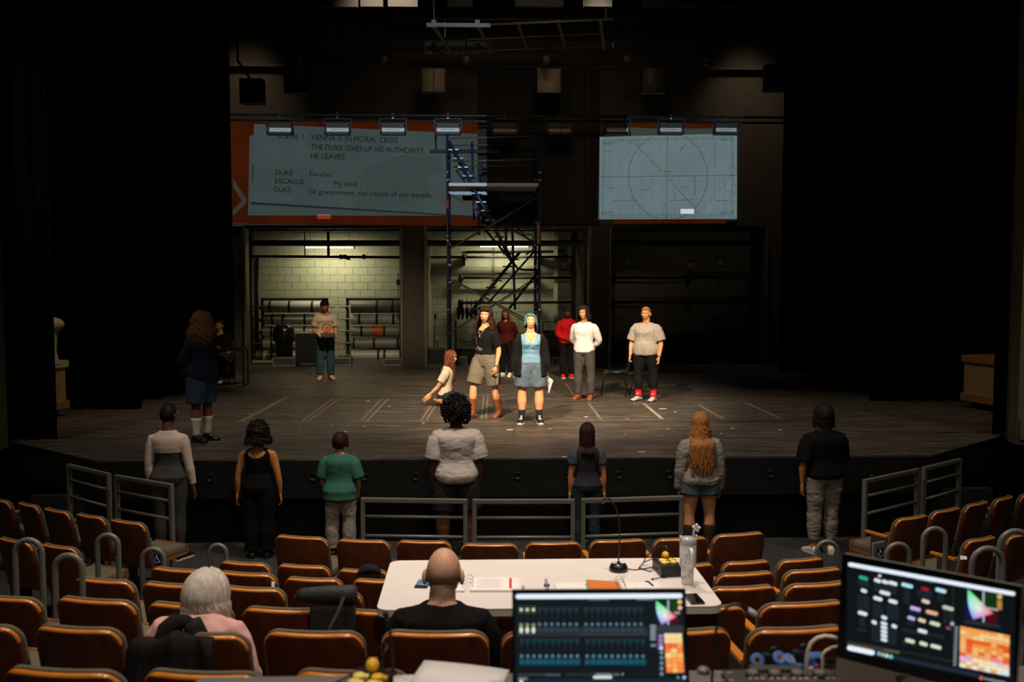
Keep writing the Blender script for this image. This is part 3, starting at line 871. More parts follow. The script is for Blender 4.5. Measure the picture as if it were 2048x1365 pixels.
# plane screens
class Screen:
    def __init__(s, O, u, v):
        s.O, s.u, s.v = O, u.normalized(), v.normalized()
        s.n = s.u.cross(s.v).normalized()
        if s.n.dot(CAM-O) < 0: s.n = -s.n
    def at(s, px, py, lift=0):
        """where the line of sight through a pixel meets the screen plane"""
        r = ray(px, py); k = (s.O-CAM).dot(s.n)/r.dot(s.n)
        return CAM+r*k+s.n*lift
    def P(s, a, b, lift=0):
        return s.O+s.u*a+s.v*b+s.n*lift
GL = {}
def gl(c, s=1.0):
    k = tuple(round(x, 3) for x in c)+(s,)
    if k not in GL:
        GL[k] = glow('px%d' % len(GL), c, s)
    return GL[k]
class Panel:
    """flat print of a lit display: many small patches in one mesh"""
    def __init__(s, scr): s.scr = scr; s.mb = MB(); s.mats = []
    def mi(s, c, e=1.0):
        m = gl(c, e)
        if m not in s.mats: s.mats.append(m)
        return s.mats.index(m)
    def quad(s, pts, c, lift=.0010, e=1.0):
        s.mb.add([s.scr.at(x, y, lift) for x, y in pts], [tuple(range(len(pts)))], s.mi(c, e))
    def rect(s, x0, y0, x1, y1, c, lift=.0010, sl=0, e=1.0):
        s.quad([(x0, y0), (x1, y0+sl*(x1-x0)), (x1, y1+sl*(x1-x0)), (x0, y1)], c, lift, e)
    def pill(s, x0, y0, x1, y1, c, lift=.0012, sl=0, e=1.0):
        h = (y1-y0)/2; n = 6; pts = []
        for k in range(n+1):
            a = math.pi/2+math.pi*k/n
            pts.append((x0+h+h*math.cos(a), (y0+y1)/2 - h*math.sin(a)))
        for k in range(n+1):
            a = -math.pi/2+math.pi*k/n
            pts.append((x1-h+h*math.cos(a), (y0+y1)/2 - h*math.sin(a) + sl*(x1-x0)))
        s.quad(pts, c, lift, e)
    def disc(s, x, y, r, c, lift=.0014, e=1.0):
        s.quad([(x+r*math.cos(2*math.pi*k/10), y+r*math.sin(2*math.pi*k/10)) for k in range(10)], c, lift, e)
def gamut(scr, tri, name, parent):
    """colour triangle of the lighting desk software, as coloured light"""
    (gx, gy), (bx_, by_), (rx_, ry_), (cx_, cy_) = tri
    me = bpy.data.meshes.new(name)
    left = [(gx+(bx_-gx)*k/8 - 4.2*math.sin(math.pi*k/8), gy+(by_-gy)*k/8) for k in range(9)]
    rim = left + [(bx_+(rx_-bx_)*k/8, by_+(ry_-by_)*k/8) for k in range(1, 9)] + [(rx_+(gx-rx_)*k/8, ry_+(gy-ry_)*k/8) for k in range(1, 8)]
    vs = [scr.at(cx_, cy_, .0016)] + [scr.at(x, y, .0016) for x, y in rim]
    n = len(rim)
    me.from_pydata([tuple(v) for v in vs], [], [(0, 1+k, 1+(k+1) % n) for k in range(n)])
    ca = me.color_attributes.new('tint', 'FLOAT_COLOR', 'POINT')
    G, C_, B_, M_, R_, Y_ = (.02, .85, .18), (.35, .85, .95), (.25, .2, .8), (.85, .12, .6), (.95, .06, .03), (.75, .8, .3)
    def lerp(a, b, t): return tuple(a[i]+(b[i]-a[i])*t for i in range(3))
    cols = [(.95, .85, .88)]
    for k in range(n):
        if k <= 4: c = lerp(G, C_, k/4)
        elif k <= 8: c = lerp(C_, B_, (k-4)/4)
        elif k <= 12: c = lerp(B_, M_, (k-8)/4)
        elif k <= 16: c = lerp(M_, R_, (k-12)/4)
        elif k <= 19: c = lerp(R_, (.8, .35, .2), (k-16)/4)
        else: c = lerp((.5, .75, .3), G, (k-19)/4)
        cols.append(c)
    for i, c in enumerate(cols): ca.data[i].color = c+(1,)
    mt = bpy.data.materials.get('glow_gamut')
    if not mt:
        mt = glow('gamut', (1, 1, 1), .95)
        nt = mt.node_tree
        a = nt.nodes.new('ShaderNodeVertexColor'); a.layer_name = 'tint'
        nt.links.new(a.outputs[0], nt.nodes['Principled BSDF'].inputs['Emission Color'])
    me.materials.append(mt)
    return link('colour_triangle', me, parent)

M_BEZEL = mat('bezel_black', (.008, .008, .009), rough=.3)
# ---- middle monitor
A, B = atY(1024, 1180, 2.82), atY(1371, 1178, 2.80)
u = (B-A).normalized(); v = V((0, -.28, -.96)); v = (v-u*v.dot(u)).normalized()
S1 = Screen(A, u, v)
Wm = (B-A).length; Hm = .335
t = thing('monitor', 'black touch monitor showing rows of blue faders, middle of the desk', 'monitor', (A.x+Wm/2, 2.70, DZ))
def slab(scr, a0, a1, b0, b1, l0, l1, mb, mi=0):
    P = scr.P
    vs = [P(a, b, l) for l in (l0, l1) for a, b in ((a0, b0), (a1, b0), (a1, b1), (a0, b1))]
    mb.add(vs, [(0, 3, 2, 1), (4, 5, 6, 7), (0, 1, 5, 4), (1, 2, 6, 5), (2, 3, 7, 6), (3, 0, 4, 7)], mi)
def place(o, root):
    o.matrix_parent_inverse = Matrix.Translation(-root.location)
    return o
m = MB(); slab(S1, 0, Wm, 0, Hm, -.03, -.003, m); slab(S1, 0, Wm, 0, .0075, -.003, .002, m); slab(S1, 0, Wm, Hm-.02, Hm, -.003, .002, m); slab(S1, 0, .0075, 0, Hm, -.003, .002, m); slab(S1, Wm-.0075, Wm, 0, Hm, -.003, .002, m)
place(mk('housing', m, M_BEZEL, t), t)
m = MB(); m.tube([S1.P(Wm/2, Hm*.6, -.03), S1.P(Wm/2, Hm*.8, -.09), V((A.x+Wm/2, 2.86, DZ+.01))], .02, 8); m.box((A.x+Wm/2, 2.80, DZ+.006), (.22, .16, .012), bevel=.004)
place(mk('stand', m, BLACKPL, t), t)
m = MB(); slab(S1, .006, Wm-.006, .006, Hm-.018, -.003, .0004, m); place(mk('screen', m, gl((.0030, .0075, .011)), t), t)
m = MB(); m.tube([S1.P(.032, -.001, -.01), S1.P(.032, -.010, -.01)], .003, 6); place(mk('camera_nub', m, BLACKPL, t), t)
q = Panel(S1)
X = lambda cx: 1000+cx/4.876
Yp = lambda cy: 1150+cy/4.876
WB = (.80, .90, 1.0)
q.pill(X(152), Yp(190), X(1778), Yp(238), WB, sl=-.004, e=1.0)
q.pill(X(862), Yp(238), X(1066), Yp(252), (.10, .13, .14)); q.pill(X(1330), Yp(234), X(1500), Yp(250), (.14, .17, .18))
def bank(y_lab, y_knob, y_band, hb, col_l, col_k, col_b, first, n1, x1, n2, x2, step, fillers):
    for grp, (n, x0) in enumerate(((n1, x1), (n2, x2))):
        if not n: continue
        q.rect(X(x0-22), Yp(y_lab-24), X(x0+(n-1)*step+26), Yp(y_lab+16), tuple(c*.30 for c in col_l), .0008)
        q.rect(X(x0-22), Yp(y_band), X(x0+(n-1)*step+30), Yp(y_band+hb), col_b, .0008)
        for k in range(n):
            x = x0+k*step
            q.quad([(X(x-14), Yp(y_lab-12)), (X(x), Yp(y_lab+12)), (X(x+14), Yp(y_lab-12)), (X(x), Yp(y_lab-4))], col_l)
            q.rect(X(x-6), Yp(y_lab+18), X(x+6), Yp(y_lab+34), tuple(c*.9 for c in col_l))
            q.rect(X(x-1.5), Yp(y_lab+34), X(x+1.5), Yp(y_knob-18), (.02, .03, .035))
            q.disc(X(x), Yp(y_knob), 17/4.876, tuple(c*.35 for c in col_k))
            q.disc(X(x), Yp(y_knob-2), 11/4.876, col_k, .0018)
            q.disc(X(x), Yp(y_knob+2), 6/4.876, tuple(c*.4 for c in col_k), .002)
            q.rect(X(x-15), Yp(y_band+12), X(x+15), Yp(y_band+hb-10), tuple(min(1, c*1.8) for c in col_b), .0012)
            q.rect(X(x-2), Yp(y_band+10), X(x+2), Yp(y_band+hb-8), tuple(c*.8 for c in col_b), .0014)
bank(338, 486, 512, 56, (.030, .062, .085), (.16, .30, .36), (.018, .032, .042), 0, 7, 386, 10, 838, 59.6, 0)
bank(645, 797, 822, 60, (.018, .075, .098), (.17, .36, .42), (.005, .055, .085), 0, 10, 210, 10, 850, 60.5, 0)
for x in (206, 266, 326):
    q.rect(X(x-26), Yp(305), X(x+26), Yp(380), (.045, .045, .014)); q.disc(X(x), Yp(342), 3.2, (.55, .72, .55)); q.disc(X(x), Yp(342), 1.8, (.8, .9, .75), .002)
    q.rect(X(x-1.5), Yp(384), X(x+1.5), Yp(470), (.03, .035, .03))
    q.rect(X(x-26), Yp(476), X(x+26), Yp(580), (.05, .05, .015)); q.disc(X(x), Yp(490), 2.6, (.35, .42, .3)); q.pill(X(x-18), Yp(512), X(x+18), Yp(570), (.72, .82, .70), .0016)
q.rect(X(170), Yp(578), X(1450), Yp(598), (.035, .033, .031)); q.rect(X(780), Yp(512), X(1440), Yp(580), (.022, .03, .036), .0006)
q.rect(X(1508), Yp(248), X(1640), Yp(420), (.001, .012, .018)); q.quad([(X(1560), Yp(250)), (X(1735), Yp(250)), (X(1735), Yp(370)), (X(1660), Yp(370))], (.004, .04, .006))
q.quad([(X(1700), Yp(330)), (X(1740), Yp(350)), (X(1740), Yp(480)), (X(1640), Yp(480))], (.06, .003, .012)); q.quad([(X(1520), Yp(420)), (X(1560), Yp(490)), (X(1640), Yp(485)), (X(1600), Yp(440))], (.01, .012, .10))
q.rect(X(1632), Yp(250), X(1646), Yp(490), (.45, .55, .6), .0020); q.rect(X(1700), Yp(362), X(1752), Yp(384), (.30, .36, .40), .0020)
q.disc(X(1752), Yp(266), 4.6, (.85, .55, .22)); q.disc(X(1754), Yp(324), 4.3, (.85, .58, .28))
q.rect(X(1500), Yp(495), X(1790), Yp(570), (.030, .037, .042), .0006)
for k in range(6): q.pill(X(1462), Yp(490+k*26), X(1520), Yp(510+k*26), (.22, .30, .34))
q.pill(X(1466), Yp(675), X(1525), Yp(706), (.10, .20, .30))
for k in range(4): q.rect(X(1540), Yp(582+k*39), X(1592), Yp(618+k*39), (.20, .11, .30)); q.disc(X(1566), Yp(600+k*39), 2.2, (.5, .4, .65))
q.disc(X(1572), Yp(715), 3.6, (.75, .8, .95), .002)
q.rect(X(1548), Yp(740), X(1600), Yp(1000), (.012, .022, .032), .0006)
for k in range(5): q.disc(X(1576), Yp(760+k*52), 3.2, (.22, .33, .42))
cols = [(.93, .62, .25), (.93, .65, .30), (.85, .12, .02), (.88, .20, .03), (.95, .45, .12), (.92, .30, .06), (.95, .35, .08), (.88, .20, .03), (.85, .10, .01)]
for r_ in range(8):
    for c_ in range(3):
        dx = r_*3.2
        cc = cols[min(8, r_)] if (r_+c_) % 4 else cols[(r_+3) % 6]
        if r_ < 2: cc = (.95, .66, .30) if r_ else (.95, .70, .36)
        x0 = 1600+dx+c_*58; y0 = 574+r_*48
        q.rect(X(x0), Yp(y0), X(x0+57), Yp(y0+47), cc)
        if r_ >= 2: q.disc(X(x0+28), Yp(y0+24), 2.2, tuple(min(1, c+.12) for c in cc), .0016)
q.rect(X(172), Yp(966), X(430), Yp(986), (.035, .04, .045)); q.rect(X(440), Yp(968), X(590), Yp(988), (.06, .09, .12)); q.rect(X(640), Yp(960), X(920), Yp(990), (.02, .02, .03)); q.pill(X(930), Yp(962), X(1090), Yp(985), (.16, .20, .22)); q.pill(X(1100), Yp(964), X(1165), Yp(984), (.10, .14, .15)); q.disc(X(1195), Yp(972), 2, (.3, .35, .4))
q.pill(X(906), Yp(986), X(1094), Yp(1016), (.62, .70, .72), .0016)
q.rect(X(172), Yp(1020), X(1840), Yp(1120), (.006, .022, .032), .0006); q.pill(X(176), Yp(1004), X(268), Yp(1028), (.18, .22, .24))
q.disc(X(206), Yp(1046), 3.8, (.7, .8, .85)); q.disc(X(1735), Yp(1004), 2.8, (.15, .3, .25)); q.disc(X(1796), Yp(1004), 3.6, (.40, .50, .65))
place(mk('screen_print', q.mb, q.mats, t), t)
place(gamut(S1, [(X(1522), Yp(252)), (X(1575), Yp(490)), (X(1722), Yp(412)), (X(1620), Yp(410))], 'gamut1', t), t)

# ---- right computer with silver chin
A, B = atY(1684, 1108, 3.0), atY(2043, 1176, 2.66)
B.z = A.z
u = (B-A).normalized(); v = V((0, -.10, -1)); v = (v-u*v.dot(u)).normalized()
S2 = Screen(A, u, v)
Wi = (B-A).length
r_ = S2.at(1676, 1316)
Hb = (r_-A).dot(S2.v)           # height of the black glass
Hc = Hb+.075
t = thing('desktop_computer', 'large angled computer display with silver chin at the right end of the desk', 'computer', ((A.x+B.x)/2, 2.8, DZ))
m = MB(); slab(S2, 0, Wi, 0, Hb, -.008, .0, m); place(mk('glass', m, mat('display_glass', (.006, .006, .007), rough=.18), t), t)
M_ALU = mat('silver_aluminium', (.30, .26, .21), rough=.42, metal=.25)
m = MB(); slab(S2, 0, Wi, Hb, Hc, -.008, .0005, m); slab(S2, .002, Wi-.002, .002, Hc-.002, -.03, -.008, m); place(mk('chin', m, M_ALU, t), t)
m = MB(); c0 = S2.P(Wi/2, Hc-.08, -.03); c1 = S2.P(Wi/2, Hc, -.10)
m.rings([[c+V((sx*.09, 0, 0))+S2.n*o_ for sx, o_ in ((-1, 0), (1, 0), (1, -.008), (-1, -.008))] for c in (c0, c1, V((c1.x, c1.y-.04, DZ+.004)))], smooth=False)
m.box((c1.x, c1.y-.02, DZ+.003), (.19, .18, .006)); place(mk('stand', m, M_ALU, t), t)
q = Panel(S2)
X = lambda cx: 1660+cx/4.789
Yp = lambda cy: 1080+cy/4.789
sl = 280/1600.
q.quad([(X(165), Yp(205)), (X(1780), Yp(490)), (X(1760), Yp(1400)), (X(155), Yp(1075))], (.0025, .0045, .0065), .0006)
q.pill(X(174), Yp(218), X(1775), Yp(258), WB, sl=sl, e=1.0)
q.rect(X(820), Yp(372), X(1000), Yp(384), (.07, .08, .08), .001, sl)
def blk(x0, y0, x1, y1, c, rows, cols_):
    for i in range(rows):
        for j in range(cols_):
            xx = x0+(x1-x0)*(j+.5)/cols_; yy = y0+(y1-y0)*(i+.5)/rows + (xx-x0)*sl
            q.rect(X(xx-(x1-x0)/cols_*.40), Yp(yy-(y1-y0)/rows*.36), X(xx+(x1-x0)/cols_*.40), Yp(yy+(y1-y0)/rows*.36), c, .0009, sl)
DK = (.012, .022, .032)
WHT = (.72, .80, .86)
blk(262, 380, 380, 440, DK, 1, 5); blk(262, 520, 380, 660, DK, 5, 5); blk(285, 735, 340, 830, DK, 4, 2); blk(262, 840, 355, 875, DK, 1, 4)
blk(420, 415, 640, 490, DK, 2, 8); blk(410, 600, 510, 740, DK, 5, 4); blk(540, 610, 660, 760, DK, 5, 5); blk(400, 800, 640, 970, DK, 5, 9)
blk(705, 465, 765, 610, DK, 4, 2); blk(835, 470, 985, 540, DK, 2, 6); blk(1030, 505, 1090, 590, DK, 3, 2); blk(1090, 680, 1120, 800, DK, 4, 1); blk(1135, 690, 1170, 810, DK, 4, 1)
blk(680, 840, 1090, 880, DK, 1, 16); blk(690, 965, 830, 1000, DK, 1, 6); blk(740, 780, 815, 815, DK, 1, 4); blk(760, 660, 870, 700, DK, 1, 4)
def pl(x, y, w_, c, h=36): q.pill(X(x-w_/2), Yp(y-h/2-w_*sl/2), X(x+w_/2), Yp(y+h/2-w_*sl/2), c, .0014, sl)
pl(322, 368, 90, (.03, .36, .26)); q.disc(X(478), Yp(346), 3, (.7, .75, .7)); pl(457, 392, 68, WHT); pl(529, 405, 64, WHT); pl(604, 418, 86, WHT)
pl(326, 490, 60, (.62, .80, .85)); pl(527, 511, 104, WHT); pl(460, 565, 88, WHT); pl(605, 593, 88, WHT); pl(314, 706, 92, WHT); pl(521, 747, 56, WHT); pl(425, 792, 52, WHT); pl(617, 830, 54, WHT)
for k in range(5): pl(519, 803+k*39, 64, WHT, 32)
pl(740, 439, 112, (.42, .78, .86)); pl(911, 472, 72, (.42, .01, .02), 26); pl(1063, 487, 104, (.50, .80, .88)); pl(918, 592, 78, (.75, .58, .45)); pl(819, 662, 104, (.58, .42, .80)); pl(1132, 656, 110, (.52, .60, .46))
pl(977, 700, 116, (.80, .42, .26)); pl(780, 752, 74, (.50, .42, .80)); pl(882, 774, 76, (.75, .58, .45)); pl(1006, 806, 102, (.60, .72, .50)); pl(887, 877, 92, WHT); pl(768, 970, 92, (.66, .76, .52)); pl(897, 998, 80, (.66, .76, .56)); pl(1016, 1026, 106, (.64, .76, .60))
q.disc(X(1172), Yp(806), 4, (.4, .45, .5)); pl(1135, 848, 50, (.25, .08, .12), 26)
q.rect(X(1180), Yp(450), X(1184), Yp(1180), (.05, .05, .04)); q.rect(X(170), Yp(965), X(1180), Yp(970), (.04, .04, .035), .001, .2)
q.rect(X(170), Yp(985), X(400), Yp(1010), (.07, .065, .04), .001, sl); q.rect(X(400), Yp(1020), X(510), Yp(1060), (.035, .03, .04), .001, sl); q.rect(X(515), Yp(1045), X(665), Yp(1068), (.13, .10, .03), .001, sl)
q.pill(X(165), Yp(1012), X(430), Yp(1062), (.80, .88, .95), .0016, .17); 
for x, y, c in ((470, 1092, (.15, .45, .55)), (508, 1102, (.45, .4, .3)), (545, 1112, (.5, .65, .7)), (585, 1122, (.2, .5, .6))): q.disc(X(x), Yp(y), 4.2, c)
q.quad([(X(600), Yp(1110)), (X(1450), Yp(1290)), (X(1440), Yp(1325)), (X(595), Yp(1140))], (.012, .022, .04), .0008)
q.quad([(X(1295), Yp(470)), (X(1345), Yp(475)), (X(1480), Yp(620)), (X(1480), Yp(480)), (X(1600), Yp(520)), (X(1600), Yp(660)), (X(1500), Yp(640))], (.004, .03, .005), .0008)
q.quad([(X(1300), Yp(560)), (X(1370), Yp(765)), (X(1290), Yp(745))], (.004, .006, .06), .0008); q.quad([(X(1480), Yp(740)), (X(1570), Yp(720)), (X(1605), Yp(700)), (X(1605), Yp(800)), (X(1480), Yp(790))], (.06, .002, .008), .0008)
q.rect(X(1464), Yp(495), X(1480), Yp(790), (.42, .50, .60), .0022); q.rect(X(1500), Yp(645), X(1610), Yp(665), (.35, .40, .45), .0022, sl)
q.disc(X(1626), Yp(545), 5.2, (.75, .42, .14)); q.pill(X(1602), Yp(580), X(1648), Yp(672), (.42, .22, .06))
q.quad([(X(1290), Yp(765)), (X(1630), Yp(820)), (X(1630), Yp(850)), (X(1290), Yp(800))], (.02, .022, .025), .0008)
for k in range(11): q.disc(X(1212-k*1.5), Yp(845+k*35), 3.6, (.16, .21, .24))
gc = [(.92, .36, .08), (.92, .62, .26), (.90, .42, .13), (.80, .10, .015), (.90, .28, .05), (.92, .48, .16), (.84, .14, .02), (.88, .40, .18), (.62, .45, .82), (.90, .78, .50), (.70, .85, .80)]
rnd = random.Random(11)
for r_ in range(11):
    for c_ in range(8):
        x0 = 1248-r_*.5+c_*59.3; y0 = 828+r_*35.5+c_*11.5
        c = gc[r_]
        if rnd.random() < .28: c = gc[max(0, min(7, r_+rnd.choice((-1, 1))))]
        if r_ == 8: c = [(.75, .5, .85), (.55, .48, .80), (.92, .78, .5), (.9, .75, .48), (.92, .7, .45), (.88, .72, .6), (.72, .55, .75), (.85, .50, .62)][c_]
        if r_ == 7 and c_ in (5, 6): c = (.85, .25, .30)
        q.quad([(X(x0), Yp(y0)), (X(x0+58), Yp(y0+11.3)), (X(x0+58), Yp(y0+46)), (X(x0), Yp(y0+34.7))], c)
q.disc(X(1450), Yp(1326), 4, (.55, .16, .06)); 
for k in range(7): q.rect(X(1478+k*30), Yp(1322+k*6), X(1500+k*30), Yp(1340+k*6), (.30, .33, .36), .001, .2)
place(mk('screen_print', q.mb, q.mats, t), t)
place(gamut(S2, [(X(1322), Yp(474)), (X(1372), Yp(766)), (X(1568), Yp(708)), (X(1440), Yp(670))], 'gamut2', t), t)

# ---- lighting console with encoder wheels
t = thing('lighting_console', 'dark grey lighting console with four round encoders beside the computer', 'console', (.55, 2.86, DZ))
M_CON = mat('console_grey', (.060, .056, .048), rough=.45, var=.12, vscale=14)
CZ = .088
m = MB(); m.box((-.02, 0, CZ/2), (.56, .42, CZ), bevel=.008); m.box((-.13, .195, CZ+.006), (.16, .04, .012), bevel=.005); mk('body', m, M_CON, t)
for k in range(4):
    c = atZ(1505+k*44.5, 1344, DZ+CZ+.015) - V((.55, 2.86, DZ))
    m = MB(); m.lathe([(.0185, 0), (.0185, .012), (.016, .018), (.012, .0185), (0, .0175)], c=(c.x, c.y, CZ), n=20); mk('encoder_wheel', m, mat('encoder_grey', (.16, .14, .11), rough=.4), t)
    m = MB(); m.lathe([(.0225, 0), (.0215, .008), (.0195, .009)], c=(c.x, c.y, CZ), n=20); mk('encoder_ring', m, BLACKPL, t)
c = atZ(1407, 1347, DZ+CZ) - V((.55, 2.86, DZ))
m = MB(); m.lathe([(.020, 0), (.020, .012), (.013, .018), (0, .019)], c=(c.x, c.y, CZ), n=18); mk('joystick_cap', m, mat('joystick_grey', (.22, .20, .17), rough=.35), t)
M_KEY = mat('lit_key', (.35, .30, .22), rough=.5)
for x, y in [(1501, 1361), (1513, 1361), (1525, 1361), (1544, 1361), (1557, 1361), (1569, 1361), (1588, 1361), (1601, 1361), (1613, 1361), (1631, 1360), (1655, 1361), (1667, 1361), (1679, 1361)]:
    c = atZ(x, y, DZ+CZ) - V((.55, 2.86, DZ))
    m = MB(); m.box((c.x, c.y, CZ+.003), (.013, .012, .006), bevel=.002); mk('key', m, M_KEY, t)
m = MB()
for i, x in enumerate((1440, 1459)):
    for j, y in enumerate((1347, 1362)):
        c = atZ(x+4*j, y, DZ+CZ) - V((.55, 2.86, DZ))
        m.box((c.x, c.y, CZ+.0008), (.018, .007, .0016))
mk('printed_legend', m, mat('legend_grey', (.30, .28, .25), rough=.6), t)
# ---- gooseneck lights on the desk
def goose(px, Y, label, tip=None, r_=.0045):
    pts = [atY(x, y, Y) for x, y in px]
    root = V((pts[0].x, pts[0].y, DZ))
    t = thing('gooseneck_light', label, 'lamp', root)
    m = MB(); m.lathe([(.02, 0), (.02, .02), (.012, .03)], n=12); mk('socket', m, BLACKPL, t)
    sm = [V((0, 0, .02))] + [p-root for p in pts]
    m = MB(); m.tube(sm, r_, 8); mk('gooseneck', m, BLACKPL, t)
    e = sm[-1]; d = (sm[-1]-sm[-2]).normalized()
    m = MB(); m.tube([e-d*.005, e+d*.02, e+d*.028], [.008, .010, .007], 8); mk('lamp_head', m, tip or BLACKPL, t)
    return t
goose([(1424, 1362), (1426, 1310), (1432, 1262), (1442, 1232), (1456, 1214), (1470, 1209), (1484, 1211), (1499, 1222)], 2.98, 'black gooseneck light with pale tip arching right of the middle monitor', tip=mat('pale_tip', (.62, .55, .55), rough=.4))
goose([(787, 1362), (785, 1310), (781, 1270), (778, 1248), (775, 1240)], 3.1, 'straight thin black gooseneck light before the bald man', r_=.004)
# ---- power box, papers and oddments on the desk
c = atZ(738, 1362, DZ+.06)
plug_box((c.x, c.y-.02, DZ), R(-12), 'black power box with yellow plugs on the desk, left of the papers', 1.0)
t = thing('script_stack', 'thick stack of loose white script pages on the desk, left of the middle monitor', 'papers', (-.60, 3.0, DZ))
m = MB(); m.box((0, 0, .03), (.26, .24, .06)); mk('bound_pages', m, WHITEP, t)
def sheet(rz, dx, dy, z, sag):
    mb = MB(); n = 8; L_, W_ = .28, .22; rows = []
    for lay in (0, -.004):
        for i in range(n+1):
            for y in (-W_/2, W_/2):
                x = -L_/2+L_*i/n
                p = Matrix.Rotation(rz, 3, 'Z') @ V((x, y, 0))
                rows.append(V((p.x+dx, p.y+dy, z+lay-sag*(x/L_+.5)**2)))
    fs = []
    k = 2*(n+1)
    for i in range(n):
        a = 2*i
        fs += [(a, a+2, a+3, a+1), (k+a, k+a+1, k+a+3, k+a+2), (a, k+a, k+a+2, a+2), (a+1, a+3, k+a+3, k+a+1)]
    fs += [(0, 1, k+1, k), (2*n, k+2*n, k+2*n+1, 2*n+1)]
    mb.add(rows, fs, 0, True)
    return mb
mk('sheet', sheet(R(-12), .02, .04, .088, .012), WHITEP, t)
mk('sheet', sheet(R(4), -.04, .0, .070, .004), WHITEP, t)
t = thing('white_cable', 'thick white cable looping up beside the computer display', 'cable', (atY(1620, 1310, 3.02).x, 3.02, DZ))
o = t.location
m = MB(); pts = [V((o.x-.02, 3.02, DZ+.01))]+[atY(x, y, 3.02) for x, y in ((1614, 1318), (1616, 1302), (1622, 1287), (1634, 1277), (1650, 1273), (1666, 1275), (1682, 1282), (1700, 1294))]
m.tube([p-o for p in pts], .0058, 10); mk('upper_loop', m, mat('cable_cream', (.80, .68, .56), rough=.5), t)
m = MB(); pts = [V((o.x+.05, 3.04, DZ+.01))]+[atY(x, y, 3.04) for x, y in ((1645, 1310), (1652, 1302), (1664, 1296), (1682, 1293), (1700, 1296))]
m.tube([p-o for p in pts], .0045, 10); mk('lower_loop', m, MATS['cable_cream'], t)
M_BLUE = mat('blue_tape', (.05, .20, .62), rough=.5)
M_CORE = mat('tape_core', (.30, .26, .20), rough=.8)
for k, (x, y, tilt, lab) in enumerate([(1514, 1322, 62, 'beige-cored blue tape roll, first of the row behind the console'), (1557, 1318, 50, 'blue tape roll between two black connectors behind the console'),
                                       (1578, 1322, 30, 'small blue tape roll lying flat behind the console'), (1592, 1330, 12, 'blue tape roll lowest in front of the white cable')]):
    p = atY(x, y, 3.09)
    t = thing('tape_roll', lab, 'tape', (p.x, p.y, DZ), R(20*k), 'blue tape rolls behind the console')
    Mx = Euler((R(tilt), 0, 0)).to_matrix()
    hz = p.z-DZ
    m = MB(); m.lathe([(.013, -.009), (.022, -.009), (.022, .009), (.013, .009), (.013, -.009)], c=(0, 0, hz), n=18, M=Mx); mk('tape', m, M_BLUE, t)
    m = MB(); m.lathe([(.010, -.0095), (.0135, -.0095), (.0135, .0095), (.010, .0095), (.010, -.0095)], c=(0, 0, hz), n=18, M=Mx); mk('core', m, M_CORE, t)
    m = MB(); m.box((0, .004, (hz-.012)/2), (.03, .03, max(.01, hz-.012))); mk('tray', m, BLACKPL, t)
for k, (x, y, lab) in enumerate([(1538, 1316, 'black cable connector between the first two blue tape rolls'), (1598, 1310, 'black cable connector standing up left of the white cable')]):
    p = atY(x, y, 3.10)
    t = thing('cable_connector', lab, 'connector', (p.x, p.y, DZ), 0)
    m = MB(); m.box((0, 0, (p.z-DZ)/2+.005), (.035, .03, p.z-DZ+.02), bevel=.006); mk('shell', m, BLACKPL, t)
    m = MB(); m.tube([(0, 0, p.z-DZ+.01), (.01, .0, p.z-DZ+.03), (.03, .01, p.z-DZ+.03), (.04, .02, p.z-DZ-.01)], .005, 7); mk('lead', m, BLACKPL, t)
p = atY(1626, 1318, 3.08)
t = thing('snack_bag', 'small blue and white snack bag with a red spot beneath the white cable', 'bag', (p.x, p.y, DZ), R(10))
h = p.z-DZ+.02
m = MB(); m.rings([[V((a*math.cos(q_), b*math.sin(q_), z)) for q_ in [2*math.pi*k/12 for k in range(12)]] for a, b, z in ((.03, .004, 0), (.034, .014, h*.3), (.032, .014, h*.7), (.028, .003, h))]); mk('bag', m, mat('blue_foil', (.08, .20, .55), rough=.3), t)
m = MB(); m.ell((-.014, -.0135, h*.62), (.011, .003, .012), 10, 6); mk('white_print', m, WHITEP, t)
m = MB(); m.ell((.004, -.0145, h*.70), (.008, .003, .007), 10, 6); mk('red_print', m, mat('red_foil', (.6, .04, .08), rough=.4), t)
p = atY(1648, 1326, 3.07)
t = thing('sunglasses', 'dark sunglasses lying beside the blue snack bag', 'glasses', (p.x, p.y, DZ), R(-12))
h = p.z-DZ
m = MB()
for s in (-1, 1): m.ell((s*.018, 0, h+.004), (.016, .004, .010), 12, 6)
mk('lens', m, mat('dark_lens', (.02, .02, .025), rough=.1), t)
m = MB(); m.tube([(-.034, 0, h+.008), (0, -.002, h+.009), (.034, 0, h+.008), (.036, .05, h), (.034, .09, 0)], .002, 6); m.tube([(-.034, 0, h+.008), (-.036, .05, h), (-.034, .09, 0)], .002, 6); m.box((0, .03, h/2-.005), (.05, .05, h-.012)); mk('frame', m, BLACKPL, t)

